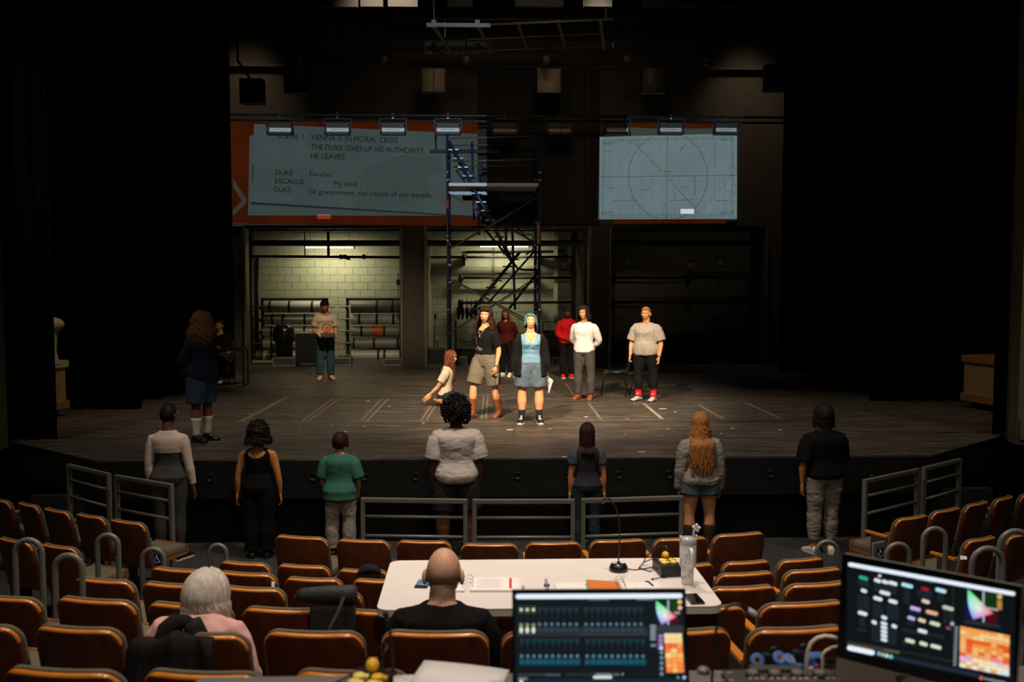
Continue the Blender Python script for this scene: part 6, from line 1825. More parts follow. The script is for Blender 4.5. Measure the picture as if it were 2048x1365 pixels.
M_EYEW = mat('eye_white', (.55, .5, .45), rough=.3); M_IRIS = mat('eye_iris', (.02, .012, .008), rough=.2)
M_LIPP = mat('lips', (.42, .10, .07), rough=.5); M_TEETH = mat('teeth', (.75, .70, .62), rough=.3)

class Body:
    """a posed figure in its own frame: +Y forwards, +X its right side, feet at z=0"""
    def __init__(s, H, pose, w=(1, 1, 1), limb=1.0, depth=1.0, shoulder=1.0):
        s.H = H; k = s.k = H/1.75
        s.w, s.limb, s.depth, s.shw = w, limb, depth, shoulder
        P = pose
        s.pose = P
        lean, tilt, tw = R(P.get('lean', 0)), R(P.get('tilt', 0)), R(P.get('twist', 0))
        s.M = Euler((-lean, tilt, 0)).to_matrix() @ Euler((0, 0, tw)).to_matrix()
        s.tl, s.sl, s.al, s.fl = .43*k, .42*k, .295*k, .255*k
        # legs from the pelvis down; directions in body space
        s.pel = V((0, 0, 0))
        s.legs = {}
        for sd in (-1, 1):
            key = 'R' if sd > 0 else 'L'
            td, sdn = P.get('th'+key, (0.02*sd, 0, -1)), P.get('sh'+key, (0, 0, -1))
            hip = V((sd*.088*k*w[0]**.5, 0, 0))
            kn = hip+V(td).normalized()*s.tl
            an = kn+V(sdn).normalized()*s.sl
            s.legs[sd] = [hip, kn, an]
        fd = {}
        for sd in (-1, 1):
            key = 'R' if sd > 0 else 'L'
            fd[sd] = V(P.get('ft'+key, (sd*.18, 1, 0))).normalized()
        s.fd = fd
        low = min(s.legs[sd][2].z for sd in (-1, 1)) - .085*k
        if 'pelz' in P: low = -P['pelz']
        s.off = V((0, 0, -low))
        for sd in (-1, 1): s.legs[sd] = [p+s.off for p in s.legs[sd]]
        s.pel = s.off.copy()
        # arms
        s.arms = {}
        for sd in (-1, 1):
            key = 'R' if sd > 0 else 'L'
            sh = s.T((sd*.168*shoulder, -.008, .442))
            ua = s.M @ V(P.get('ua'+key, (sd*.10, -.03, -1))).normalized()
            fa = s.M @ V(P.get('fa'+key, (sd*.04, .14, -1))).normalized()
            el = sh+ua*s.al; wr_ = el+fa*s.fl
            s.arms[sd] = [sh, el, wr_, fa]
        s.neck = s.T((0, -.012, .555))
        hy, hp, hr = R(P.get('hy', 0)), R(P.get('hp', 0)), R(P.get('hr', 0))
        s.HM = s.M @ (Euler((0, 0, hy)).to_matrix() @ Euler((hp, hr, 0)).to_matrix())
        s.HK = k*P.get('hscale', 1.0)*1.05
        base = s.T((0, .004+P.get('hd', 0)*.4, .588-P.get('hd', 0)))
        s.hc = base + s.HM @ V((0, .018, .105))*s.HK
    def T(s, p):
        return s.pel + s.M @ (V(p)*s.k)
    TOR = [(-.085, .120, .095, 0.0), (-.04, .155, .112, -.008), (.02, .168, .118, -.012), (.08, .160, .108, -.004), (.15, .138, .096, .004), (.20, .132, .094, .004), (.27, .142, .102, .004), (.35, .158, .112, .004), (.41, .164, .110, 0), (.45, .158, .098, -.006), (.485, .132, .080, -.010), (.515, .098, .064, -.012), (.54, .070, .057, -.012), (.56, .060, .055, -.012)]
    def torso_rings(s, off=0, z0=None, z1=None, n=24, flare=0, bust=0, belly=0):
        rs = []
        zs = [t for t in s.TOR if (z0 is None or t[0] >= z0-1e-6) and (z1 is None or t[0] <= z1+1e-6)]
        def at(z):
            T = s.TOR
            for a, b in zip(T[:-1], T[1:]):
                if a[0] <= z <= b[0]:
                    q = (z-a[0])/(b[0]-a[0]); return (z,)+tuple(a[i]+(b[i]-a[i])*q for i in (1, 2, 3))
            return T[0] if z < T[0][0] else T[-1]
        if z0 is not None and (not zs or zs[0][0] > z0+.004):
            if z0 < s.TOR[0][0]:
                zs = [(z0, s.TOR[1][1], s.TOR[1][2], s.TOR[1][3]), (s.TOR[0][0], s.TOR[1][1], s.TOR[1][2], -.006)]+zs[1:]
            else: zs = [at(z0)]+zs
        if z1 is not None and zs[-1][0] < z1-.004: zs = zs+[at(z1)]
        for z, a, b, y in zs:
            if z < .12: g = s.w[0]+(s.w[1]-s.w[0])*max(0, (z-.02)/.10)
            elif z < .35: g = s.w[1]+(s.w[2]-s.w[1])*max(0, min(1, (z-.17)/.16))
            else: g = s.w[2]
            if z > .45: g = 1+(g-1)*max(0, 1-(z-.45)/.08)
            fl = flare*max(0, (.28-z)/.35) if z < .28 else 0
            A, B = a*g+off/s.k+fl, b*g*s.depth+off/s.k+fl
            bu = bust*math.exp(-((z-.335)/.055)**2)
            be = belly*math.exp(-((z-.14)/.11)**2)
            ring = []
            for j in range(n):
                q = 2*math.pi*j/n
                cx_, sy_ = math.cos(q), math.sin(q)
                e = .86
                px_ = A*math.copysign(abs(cx_)**e, cx_); py_ = B*math.copysign(abs(sy_)**e, sy_)
                if py_ > 0:
                    py_ += be*sy_
                    if bu: py_ += bu*(math.exp(-((px_-.075)/.055)**2)+math.exp(-((px_+.075)/.055)**2))*sy_
                ring.append(s.T((px_, py_+y, z)))
            rs.append(ring)
        return rs
    ARM = [(0, .050), (.08, .055), (.25, .050), (.42, .043), (.52, .038), (.60, .041), (.72, .037), (.88, .027), (1, .024)]
    LEG = [(0, .098), (.10, .094), (.25, .082), (.42, .061), (.50, .054), (.58, .055), (.68, .060), (.80, .046), (.93, .035), (1, .038)]
    def limb_pts(s, chain, prof, t0, t1, off, end_off=None, mul=1.0, n=16):
        a, b, c = chain[:3]
        def pos(t):
            # slightly rounded joint
            if t < .5: p = a.lerp(b, t*2)
            else: p = b.lerp(c, t*2-1)
            if .42 < t < .58:
                q = (t-.42)/.16
                p0, p1 = a.lerp(b, .84), b.lerp(c, .16)
                p = p0*(1-q)**2 + b*2*q*(1-q) + p1*q*q
            return p
        def rad(t):
            for (x0, r0), (x1, r1) in zip(prof[:-1], prof[1:]):
                if x0 <= t <= x1: return (r0+(r1-r0)*(t-x0)/(x1-x0))*s.k*mul
            return prof[-1][1]*s.k*mul
        ts = [t0+(t1-t0)*i/n for i in range(n+1)]
        eo = off if end_off is None else end_off
        return [pos(t) for t in ts], [rad(t)+off+(eo-off)*((t-t0)/(t1-t0)) for t in ts]
    def arm_tube(s, mb, sd, t0=0, t1=1, off=0, end=None, mul=None, n=16):
        sh, el, wr_ = s.arms[sd][:3]
        inn = s.T((sd*.095*s.shw, -.008, .462))
        p, r_ = s.limb_pts(s.arms[sd], s.ARM, t0, t1, off, end, mul or s.limb)
        if t0 == 0:
            r_[0] -= off*.45; r_[1] -= off*.25
            p = [inn]+p; r_ = [r_[0]*.84]+r_
        mb.tube(p, r_, n)
    def leg_tube(s, mb, sd, t0=0, t1=1, off=0, end=None, n=18):
        p, r_ = s.limb_pts(s.legs[sd], s.LEG, t0, t1, off, end, s.limb*s.w[0]**.5)
        mb.tube(p, r_, n)
    def foot(s, mb, sd, grow=0, sole=False, z0=0, heel=0):
        k = s.k; an = s.legs[sd][2]; f = s.fd[sd]; rt_ = f.cross(V((0, 0, 1))).normalized(); up = V((0, 0, 1))
        upv = s.pose.get('upR' if sd > 0 else 'upL')
        if upv is not None:
            up = V(upv).normalized(); rt_ = f.cross(up).normalized()
        g = an - up*(.085*k)
        rings = []
        for y, wd, h in ((-.075, .020, .05), (-.06, .033, .075), (-.02, .037, .098), (.03, .039, .095), (.08, .044, .066), (.13, .047, .047), (.165, .043, .036), (.188, .026, .026)):
            a, hh = wd*k+grow, h*k+grow
            ring = []
            for j in range(14):
                q = 2*math.pi*j/14
                zz = math.sin(q); xx = math.cos(q)
                ring.append(g+f*(y*k+(grow if y > .1 else -grow if y < 0 else 0))+rt_*(a*math.copysign(abs(xx)**.8, xx))+up*(max(0, hh/2+hh/2*math.copysign(abs(zz)**.8, zz))+z0))
            rings.append(ring)
        mb.rings(rings)
    def hand(s, mb, sd, curl=35, spread=1.0, n=None, thumb=None, dirv=None, flat=None):
        k = s.k; wr_ = s.arms[sd][2]; d = (V(dirv) if dirv is not None else s.arms[sd][3]).normalized()
        n = V(n) if n is not None else s.M @ V((-sd, 0, 0))
        n = (n-d*n.dot(d)).normalized()
        t = d.cross(n)
        fw = V(thumb) if thumb is not None else s.M @ V((0, 1, 0))
        if t.dot(fw) < 0: t = -t
        P = lambda a, b, c: wr_+(d*a+t*b+n*c)*k
        pr = []
        for a, wd, th in ((-.015, .024, .019), (.015, .029, .017), (.05, .038, .015), (.085, .041, .013), (.096, .037, .010)):
            pr.append([P(a, wd*math.cos(q), th*math.sin(q)) for q in [2*math.pi*j/12 for j in range(12)]])
        mb.rings(pr)
        c1 = R(curl)
        for b, L, r_ in ((.030, .072, .0088), (.010, .080, .0092), (-.010, .075, .0088), (-.029, .058, .0078)):
            pts = [P(.07, b*.9, 0)]; p = V((.092, b, 0)); ang = c1*.35; pts.append(P(*p))
            for seg, fr in ((.45, 1.0), (.32, 1.1), (.23, .8)):
                p = p+V((math.cos(ang)*L*seg, b*.05*spread, math.sin(ang)*L*seg)); pts.append(P(*p)); ang += c1*fr*.8
            mb.tube(pts, [r_*k, r_*k, r_*.96*k, r_*.88*k, r_*.66*k], 7)
        # thumb leaves the side of the palm near its base
        mb.tube([P(.022, .018, .004), P(.045, .040, .010), P(.072, .050, .020), P(.095, .052, .030)], [.013*k, .0115*k, .0098*k, .007*k], 8)
    def head_pt(s, p):
        return s.hc + s.HM @ (V(p)*s.HK)
    @staticmethod
    def head_shape(dx, dy, dz, f=True):
        """surface of the head for a direction; returns local point (metres for a 1.75 m person)"""
        a, b, c = .074, .094, .116
        x, y, z = a*math.copysign(abs(dx)**.92, dx), b*dy, c*dz
        t = max(0, (-dz-.05)/.95)
        x *= 1-.36*t**1.25
        if dy > 0: y *= 1-.06*t; y += .010*t
        else: y *= 1-.42*t**.9
        if dz > 0: x *= 1+.03*math.sin(dz*math.pi)
        if not f or dy < 0: return V((x, y, z))
        g = lambda u, s_: math.exp(-(u/s_)**2)
        fr = min(1, dy*1.6)
        y += fr*(.004*g(z-.030, .012)*g(x, .05))                                     # brow
        y -= fr*.013*(g(x-.031, .017)+g(x+.031, .017))*g(z-.006, .013)                # sockets
        if -.045 < z < .02:
            q = (.02-z)/.058
            y += fr*.024*min(1, q)**1.2*g(x, .0085+.007*min(1, q))*(1 if z > -.034 else max(0, 1-(-.034-z)/.010)) # nose
        y += fr*.0055*g(x, .021)*g(z+.064, .0085)                                    # lips
        y += fr*.007*g(x, .022)*g(z+.098, .014)                                      # chin
        y += fr*.004*(g(x-.043, .02)+g(x+.043, .02))*g(z+.022, .02)                  # cheeks
        return V((x, y, z))
    def head(s, mb):
        n, m = 44, 40
        rings = []
        for i in range(m+1):
            ph = -math.pi/2+math.pi*i/m; ph = max(-1.54, min(1.54, ph))
            cz, sz = math.cos(ph), math.sin(ph)
            # more columns on the face
            ring = []
            for j in range(n):
                q = 2*math.pi*j/n; q = q - .32*math.sin(2*q)*0 + .30*math.cos(q)*math.cos(q)*math.sin(q)*0
                ring.append(s.head_pt(s.head_shape(cz*math.cos(q), cz*math.sin(q), sz)))
            rings.append(ring)
        mb.rings(rings)
        # ears
        for sd in (-1, 1):
            M = s.HM @ Euler((R(-10), 0, R(sd*20))).to_matrix()
            mb.ell(s.head_pt((sd*.079, -.012, -.006)), V((.013, .020, .034))*s.HK, 10, 8, M=M)
        # neck
        nw = s.pose.get('neckw', min(1.2, s.limb)); a = s.T((0, -.014, .50)); b = s.head_pt((0, -.028, -.04))
        mb.tube([a, a.lerp(b, .35), a.lerp(b, .7), b], [.068*s.k, .056*s.k*nw, .054*s.k*nw, .050*s.k*nw], 18)

def person(label, loc, yaw, H, pose, sk, w=(1, 1, 1), limb=1.0, depth=1.0, shoulder=1.0, hands=None, mouth='closed', bust=0, belly=0, face=True, voxel=.0125, brow=(.02, .012, .008), feet=True):
    b = Body(H, pose, w, limb, depth, shoulder)
    b.bust, b.belly = bust, belly
    t = thing('person', label, 'person', loc, yaw)
    b.t = t
    mb = MB()
    mb.rings(b.torso_rings(bust=bust*.9, belly=belly*.9))
    for sd in (-1, 1):
        b.arm_tube(mb, sd); b.leg_tube(mb, sd)
        if feet: b.foot(mb, sd)
    mb.tube([b.T((0, -.012, .47)), b.neck, b.hc+b.HM @ V((0, -.02, -.03))*b.HK], [.085*b.k, .055*b.k, .05*b.k], 16)
    me = remesh(mb, voxel, 2)
    bm = bmesh.new(); bm.from_mesh(me)
    ex = MB()
    b.head(ex)
    hands = hands or {}
    for sd in (-1, 1):
        b.hand(ex, sd, **hands.get('R' if sd > 0 else 'L', {}))
    me2 = ex.mesh('x'); bm.from_mesh(me2); bm.to_mesh(me); bm.free(); bpy.data.meshes.remove(me2)
    me.polygons.foreach_set('use_smooth', [True]*len(me.polygons))
    b.body = link('body', me, t, sk)
    if face:
        for sd in (-1, 1):
            m = MB(); c = V((sd*.031, .0705, .004))
            m.ell(b.head_pt(c), V((.0125, .010, .0055))*b.HK, 12, 8, 0, M=b.HM)
            m.ell(b.head_pt(c+V((0, .0068, 0))), V((.0064, .0045, .0056))*b.HK, 10, 6, 1, M=b.HM)
            mk('eye', m, [M_EYEW, M_IRIS], t)
            m = MB(); m.tube([b.head_pt((sd*.013, .0875, .0195)), b.head_pt((sd*.030, .085, .0245)), b.head_pt((sd*.048, .073, .019))], [.0036*b.k, .0044*b.k, .002*b.k], 6)
            mk('eyebrow', m, mat('brow_%.3f_%.3f' % brow[:2], brow, rough=.8), t)
        m = MB(); yy = .0925
        if mouth == 'smile':
            m.tube([b.head_pt((q, yy-.016*abs(q/.026)**2, -.062-.006*(1-(q/.026)**2))) for q in (-.026, -.014, 0, .014, .026)], [.002*b.k, .0042*b.k, .005*b.k, .0042*b.k, .002*b.k], 8, 0)
            m.tube([b.head_pt((q, yy+.003-.016*abs(q/.026)**2, -.060-.005*(1-(q/.026)**2))) for q in (-.020, -.01, 0, .01, .020)], [.001*b.k, .004*b.k, .0045*b.k, .004*b.k, .001*b.k], 8, 1)
        else:
            m.tube([b.head_pt((q, yy-.014*abs(q/.024)**2, -.063+(.002 if abs(q) < .01 else 0))) for q in (-.023, -.012, 0, .012, .023)], [.0015*b.k, .0050*b.k, .0058*b.k, .0050*b.k, .0015*b.k], 8, 0)
        mk('mouth', m, [M_LIPP, M_TEETH], t)
    return b

def top(b, m, name='shirt', hem=-.07, sleeve=.30, off=.014, s_off=.020, s_end=None, flare=.0, wr=.006, neck=None, seed=1, open_front=None, zt=.535, voxel=.0115, test=None, label=None, mul=1.0, bust=None, freq=(9, 9, 5), part=True, tshift=0):
    k = b.k; mb = MB()
    mb.rings(b.torso_rings(off, hem, zt, flare=flare, bust=b.bust if bust is None else bust, belly=b.belly))
    if sleeve:
        for sd in (-1, 1):
            b.arm_tube(mb, sd, 0, sleeve, s_off, s_end if s_end is not None else s_off*1.2)
    def fn(me):
        inv = b.M.inverted()
        def tst(co):
            p = inv @ (co-b.pel)/k
            if neck and neck(p): return True
            if open_front and p.y > 0 and abs(p.x) < open_front(p.z): return True
            if test and test(p): return True
            return False
        if neck or open_front or test: cut_mesh(me, tst)
    me = remesh(mb, voxel, 2, wr, seed, freq, fn)
    o = link(name, me, b.t, m)
    if label: o['label'] = label
    return o
def crew(r_=.082, y=.01, z=.545):
    return lambda p: ((p.x/r_)**2+((p.y-y)/(r_*.95))**2 < 1 and p.z > .47) or p.z > z
def bottom(b, m, name='trousers', waist=.13, length=.95, off=.014, end=.02, wr=.006, seed=2, voxel=.0115, freq=(9, 9, 9), crotch=0, label=None):
    mb = MB()
    mb.rings(b.torso_rings(off, -.085, waist, belly=b.belly*.7))
    for sd in (-1, 1):
        b.leg_tube(mb, sd, 0, length, off, end)
    me = remesh(mb, voxel, 2, wr, seed, freq)
    o = link(name, me, b.t, m)
    if label: o['label'] = label
    return o
def shoes(b, m_up, m_sole=None, h=None, name='shoe', cuff=None, m_cuff=None, lace=None, label=None):
    for sd in (-1, 1):
        mb = MB(); b.foot(mb, sd, .007)
        if h:
            p, r_ = b.limb_pts(b.legs[sd], b.LEG, 1-h, 1, .012, .016, b.limb*b.w[0]**.5, 5); mb.tube(p, r_, 14)
        me = remesh(mb, .007, 2)
        o = link(name, me, b.t, m_up)
        if label: o['label'] = label
        if m_sole:
            f = b.fd[sd]; rt_ = f.cross(V((0, 0, 1))).normalized(); g = b.legs[sd][2]; k = b.k
            g = V((g.x, g.y, g.z-.085*k))
            poly = []
            for y, wd in ((-.085, .02), (-.06, .038), (0, .040), (.08, .050), (.14, .053), (.18, .044), (.203, .018)):
                poly.append((wd, y))
            pts = poly+[(-a, y) for a, y in reversed(poly)]
            vs0 = [g+rt_*(a*k)+f*(y*k) for a, y in pts]
            n = len(vs0)
            m = MB(); m.add(vs0+[v+V((0, 0, .022*k)) for v in vs0], [tuple(reversed(range(n))), tuple(range(n, 2*n))]+[(i, (i+1) % n, n+(i+1) % n, n+i) for i in range(n)])
            mk('sole', m, m_sole, o)
        if lace:
            f = b.fd[sd]; rt_ = f.cross(V((0, 0, 1))).normalized(); g = b.legs[sd][2]-V((0, 0, .085*b.k)); m = MB()
            for q in range(4):
                y, z = .045+q*.022, .098-q*.010
                m.tube([g+(f*y-rt_*.026)*b.k+V((0, 0, z*b.k-.006)), g+f*(y+.005)*b.k+V((0, 0, z*b.k+.008)), g+(f*y+rt_*.026)*b.k+V((0, 0, z*b.k-.006))], .0045*b.k, 5)
            m.ell(g+f*.05*b.k+V((0, 0, .112*b.k)), (.02*b.k, .02*b.k, .012*b.k), 8, 5)
            mk('laces', m, lace, o)
        if cuff:
            mb = MB(); p, r_ = b.limb_pts(b.legs[sd], b.LEG, 1-cuff, 1, .006, .008, b.limb*b.w[0]**.5, 6); mb.tube(p, r_, 16)
            mk('sock', mb, m_cuff, b.t)

# ---- hair
def hairmat(name, c, c2=None, rough=.45):
    return mat('hair_'+name, c, rough=.6, var=.6, vscale=60, stretch=(1, 1, .25), col2=c2, spec=.18, bump=.2, bscale=220)
def scalp(b, thick=.012, hl=.55, side=.15, nape=-.55, lump=.0, lf=14, seed=0, back=0, tall=0, face_y=.25, n=48, m=36):
    """cap of hair following the skull, open over the face"""
    mb = MB()
    grid = []
    for i in range(m+1):
        ph = -math.pi/2+math.pi*i/m; ph = max(-1.54, min(1.54, ph))
        for j in range(n):
            q = 2*math.pi*j/n
            d = V((math.cos(ph)*math.cos(q), math.cos(ph)*math.sin(q), math.sin(ph)))
            p = Body.head_shape(d.x, d.y, d.z, False)
            th = thick + back*max(0, -d.y) + tall*max(0, d.z)
            if lump: th += lump*(noise.noise(d*lf*.2+V((seed, 0, 0)))*.6+noise.noise(d*lf*.55+V((seed, 3, 0)))*.55+noise.noise(d*lf*1.3+V((0, 3, seed)))*.3)
            grid.append((d, p+d*th))
    keep = []
    for d, p in grid:
        lim = hl if d.y > face_y else (side-(side+.0-hl)*max(0, (d.y+.05)/(face_y+.05)) if d.y > -.05 else nape+(side-nape)*max(0, 1+(d.y+.05)/.5) if d.y > -.55 else nape)
        keep.append(d.z > lim)
    vs = [b.head_pt(p) for _, p in grid]
    fs = []
    for i in range(m):
        for j in range(n):
            q = (i*n+j, i*n+(j+1) % n, (i+1)*n+(j+1) % n, (i+1)*n+j)
            if sum(keep[x] for x in q) >= 3: fs.append(q)
    top_ = tuple(m*n+j for j in range(n)); fs.append(top_)
    mb.add(vs, fs, 0, True)
    return mb
def locks(b, n, az0, az1, drop, r_=.010, wave=.006, wf=5, seed=0, out=.05, el=(.35, .95), lift=.014, curl=0, zback=None, taper=.35, segs=11, droprand=.15, body_push=True, front_keep=.0, push=(.185, .128), e1=-.12):
    """hanging locks: start on the scalp, follow the skull, then fall. azimuth in degrees, 90 = face, -90 = back"""
    rnd = random.Random(seed); mb = MB()
    inv = b.M.inverted()
    for k in range(n):
        az = R(az0+(az1-az0)*(k+rnd.random())/n)
        e0 = rnd.uniform(*el)*math.pi/2
        pts = []
        for i in range(5):
            e = e0*(1-i/4.)+e1*(i/4.)
            d = V((math.cos(e)*math.cos(az), math.cos(e)*math.sin(az), math.sin(e)))
            p = Body.head_shape(d.x, d.y, d.z, False)+d*(lift+.004*rnd.random())
            pts.append(p)
        dd = V((math.cos(az), math.sin(az), 0))
        L = drop*(1-droprand+2*droprand*rnd.random())
        p = pts[-1].copy(); ph = rnd.uniform(0, 6.28); wv = wave*rnd.uniform(.6, 1.4)
        side = V((-dd.y, dd.x, 0))
        hang = []
        for i in range(1, segs+1):
            t = i/segs
            q = p+dd*out*math.sin(min(1, t*1.4)*math.pi/2)*(.6+.4*rnd.random())+V((0, 0, -L*t))
            q = q+side*(wv*math.sin(ph+wf*t*6.28))+dd*(wv*.7*math.cos(ph+wf*t*6.28))
            hang.append(q)
        W = [b.head_pt(q) for q in pts]
        zdrop = b.head_pt(p)
        for q in hang:
            # fall straight down in the world whatever the head does
            wq = zdrop + b.HM @ V((q.x-p.x, q.y-p.y, 0))*b.HK + V((0, 0, (q.z-p.z)*b.HK))
            if body_push:
                lp = inv @ (wq-b.pel)/b.k
                if lp.z < .50:
                    a_, bb = push
                    rr_ = math.hypot(lp.x/a_, lp.y/bb)
                    fade = min(1, max(0, (.53-lp.z)/.06))
                    if rr_ < 1 and rr_ > 1e-4:
                        sgn = -1 if lp.y < front_keep else 1
                        yy = sgn*bb*math.sqrt(max(0.05, 1-(lp.x/a_)**2)) if abs(lp.x) < a_ else lp.y
                        lp.y = lp.y+(yy-lp.y)*fade
                        wq = b.pel+b.M @ (lp*b.k)
            W.append(wq)
        nn = len(W)
        rad = [r_*b.k*(.8+.35*math.sin(math.pi*min(1, (i+1)/nn*1.2)))*(1-(1-taper)*max(0, (i/nn-.55)/.45)) for i in range(nn)]
        mb.tube(W, [(x, x*.7) for x in rad], 6)
    return mb
def frizz(b, n, base, r0=.010, L=.022, seed=0, cond=None, az=(0, 360)):
    """small curls standing on the outside of a rounded head of hair"""
    rnd = random.Random(seed); mb = MB()
    for k in range(n):
        z = rnd.uniform(-.55, 1); a = R(rnd.uniform(*az)); q = math.sqrt(1-z*z)
        d = V((q*math.cos(a), q*math.sin(a), z))
        if d.y > .30 and d.z < .45: continue
        if d.y > -.1 and d.z < -.1: continue
        p = Body.head_shape(d.x, d.y, d.z, False)+d*(base-.006)
        sd = d.orthogonal().normalized(); s2 = d.cross(sd); ph = rnd.uniform(0, 6.28)
        l_ = L*rnd.uniform(.6, 1.3)
        pts = [b.head_pt(p+d*l_*t+(sd*math.cos(ph+t*5)+s2*math.sin(ph+t*5))*.008*t*2) for t in (0, .35, .7, 1.0)]
        mb.tube(pts, [r0*b.k, r0*.95*b.k, r0*.8*b.k, r0*.35*b.k], 5)
    return mb
def afro(b, r_=.05, lump=.03, seed=0, hl=.30, nape=-.45, n=64, m=44):
    return scalp(b, r_, hl, .0, nape, lump, 26, seed, n=n, m=m, face_y=.35)
def hair(b, mbs, m, name='hair'):
    mb = mbs[0]
    for q in mbs[1:]: join(mb, q)
    return mk(name, mb, m, b.t)
def decal(b, shirt, pts_fn, m, name, off=.003, back=False):
    """flat print laid on the chest: pts_fn gives an MB in (x, z) of torso space; vertices are dropped on the cloth"""
    me = shirt.data
    bvh = BVHTree.FromPolygons([v.co for v in me.vertices], [p.vertices[:] for p in me.polygons])
    mb = pts_fn
    d = b.M @ V((0, -1, 0)); 
    def f(v):
        o = b.T((v.x, .6, v.y))
        hit = bvh.ray_cast(o, d)
        if hit[0] is None: return b.T((v.x, .12, v.y))
        return hit[0]-d*off
    xf(mb, f)
    return mk(name, mb, m, shirt)
def disc_mb(cx, cz, rx, rz, n=28, rings=4, mi=0):
    mb = MB(); vs = [V((cx, cz, 0))]; fs = []
    for i in range(1, rings+1):
        for j in range(n):
            a = 2*math.pi*j/n; vs.append(V((cx+rx*i/rings*math.cos(a), cz+rz*i/rings*math.sin(a), 0)))
    for j in range(n): fs.append((0, 1+j, 1+(j+1) % n))
    for i in range(rings-1):
        for j in range(n):
            a = 1+i*n+j; c = 1+i*n+(j+1) % n; fs.append((a, a+n, c+n, c))
    mb.add(vs, fs, mi, True); return mb
def fine(mb, n=2):
    me = mb.mesh('f'); bm = bmesh.new(); bm.from_mesh(me); bmesh.ops.triangulate(bm, faces=bm.faces[:]); bmesh.ops.subdivide_edges(bm, edges=bm.edges[:], cuts=n, use_grid_fill=True)
    o = MB(); bm.verts.index_update(); o.add([v.co.copy() for v in bm.verts], [[v.index for v in f.verts] for f in bm.faces]); bm.free(); bpy.data.meshes.remove(me); return o
HANGR = dict(uaR=(.12, -.04, -1), faR=(.03, .16, -1))
HANGL = dict(uaL=(-.12, -.04, -1), faL=(-.03, .16, -1))
HANG = {**HANGR, **HANGL}
WIDE = dict(uaR=(.26, -.05, -1), faR=(.08, .12, -1), uaL=(-.26, -.05, -1), faL=(-.08, .12, -1))
BEHIND = dict(uaR=(.30, -.42, -1), faR=(-.62, -.42, -.55), uaL=(-.30, -.42, -1), faL=(.62, -.42, -.55))
FRONT = dict(uaR=(.26, .10, -1), faR=(-.62, .62, -.42), uaL=(-.26, .10, -1), faL=(.62, .62, -.42))
def at_foot(x, y, z): p = atZ(x, y, z); return V((p.x, p.y, z))
C_BLACK = cloth('black', (.0055, .005, .005)); C_NAVY = cloth('navy', (.008, .014, .026)); C_DENIM = cloth('denim_blue', (.035, .062, .095), var=.3)
C_DENIMD = cloth('denim_dark', (.022, .032, .045), var=.3); C_CREAM = cloth('cream', (.62, .50, .34)); C_WHITE = cloth('white', (.62, .57, .52)); C_GREYT = cloth('heather', (.34, .29, .24))
C_KHAKI = cloth('khaki_grey', (.135, .115, .080)); C_MAROON = cloth('maroon', (.085, .010, .008)); C_TEALB = cloth('blue_tank', (.13, .245, .33)); C_RED = cloth('red', (.52, .010, .012)); C_CHAR = cloth('charcoal', (.050, .044, .037))
C_GREEN = cloth('green', (.045, .155, .105)); C_GREY = cloth('leggings_grey', (.055, .055, .052)); C_SWEAT = cloth('sweat_grey', (.26, .225, .185)); C_SAND = cloth('sand', (.30, .265, .20)); C_SKIN = cloth('cream_long', (.62, .50, .40))
C_PLUM = cloth('plum', (.030, .024, .034)); C_SLEEVE = cloth('slate_sleeve', (.060, .070, .080)); C_PINK = cloth('pink', (.72, .40, .36)); C_SHORTD = cloth('denim_pale', (.085, .115, .14), var=.4)
L_BLACK = mat('shoe_black', (.010, .009, .009), rough=.3); L_BROWN = mat('shoe_brown', (.19, .058, .016), rough=.45, var=.25); L_TAN = mat('shoe_tan', (.26, .13, .06), rough=.5); L_WHITE = mat('shoe_white', (.66, .60, .53), rough=.6); L_GREY = mat('shoe_grey', (.30, .31, .34), rough=.5); L_RED = mat('shoe_red', (.55, .016, .012), rough=.5)
M_SOCKW = cloth('sock_white', (.66, .62, .55)); M_SOCKB = cloth('sock_black', (.02, .018, .018)); M_SOCKR = cloth('sock_red', (.58, .02, .018))
H_BLACK = hairmat('black', (.012, .0085, .007), (.005, .004, .0035)); H_BROWN = hairmat('brown', (.060, .022, .010), (.022, .009, .005)); H_DBROWN = hairmat('dark_brown', (.030, .012, .007), (.010, .005, .004)); H_AUB = hairmat('auburn', (.125, .042, .014), (.045, .015, .006))
H_BLOND = hairmat('blond', (.42, .17, .045), (.15, .055, .014)); H_TEAL = hairmat('teal', (.055, .135, .115), (.025, .06, .055)); H_GREY = mat('hair_grey', (.60, .52, .44), rough=.5, var=.35, vscale=45, stretch=(1, 1, .12), spec=.3); H_RED = hairmat('dark_red', (.036, .010, .006), (.014, .005, .004)); H_CURL = hairmat('curl', (.155, .058, .020), (.05, .018, .008)); H_BLOND2 = hairmat('light_brown', (.30, .13, .045), (.12, .045, .015))

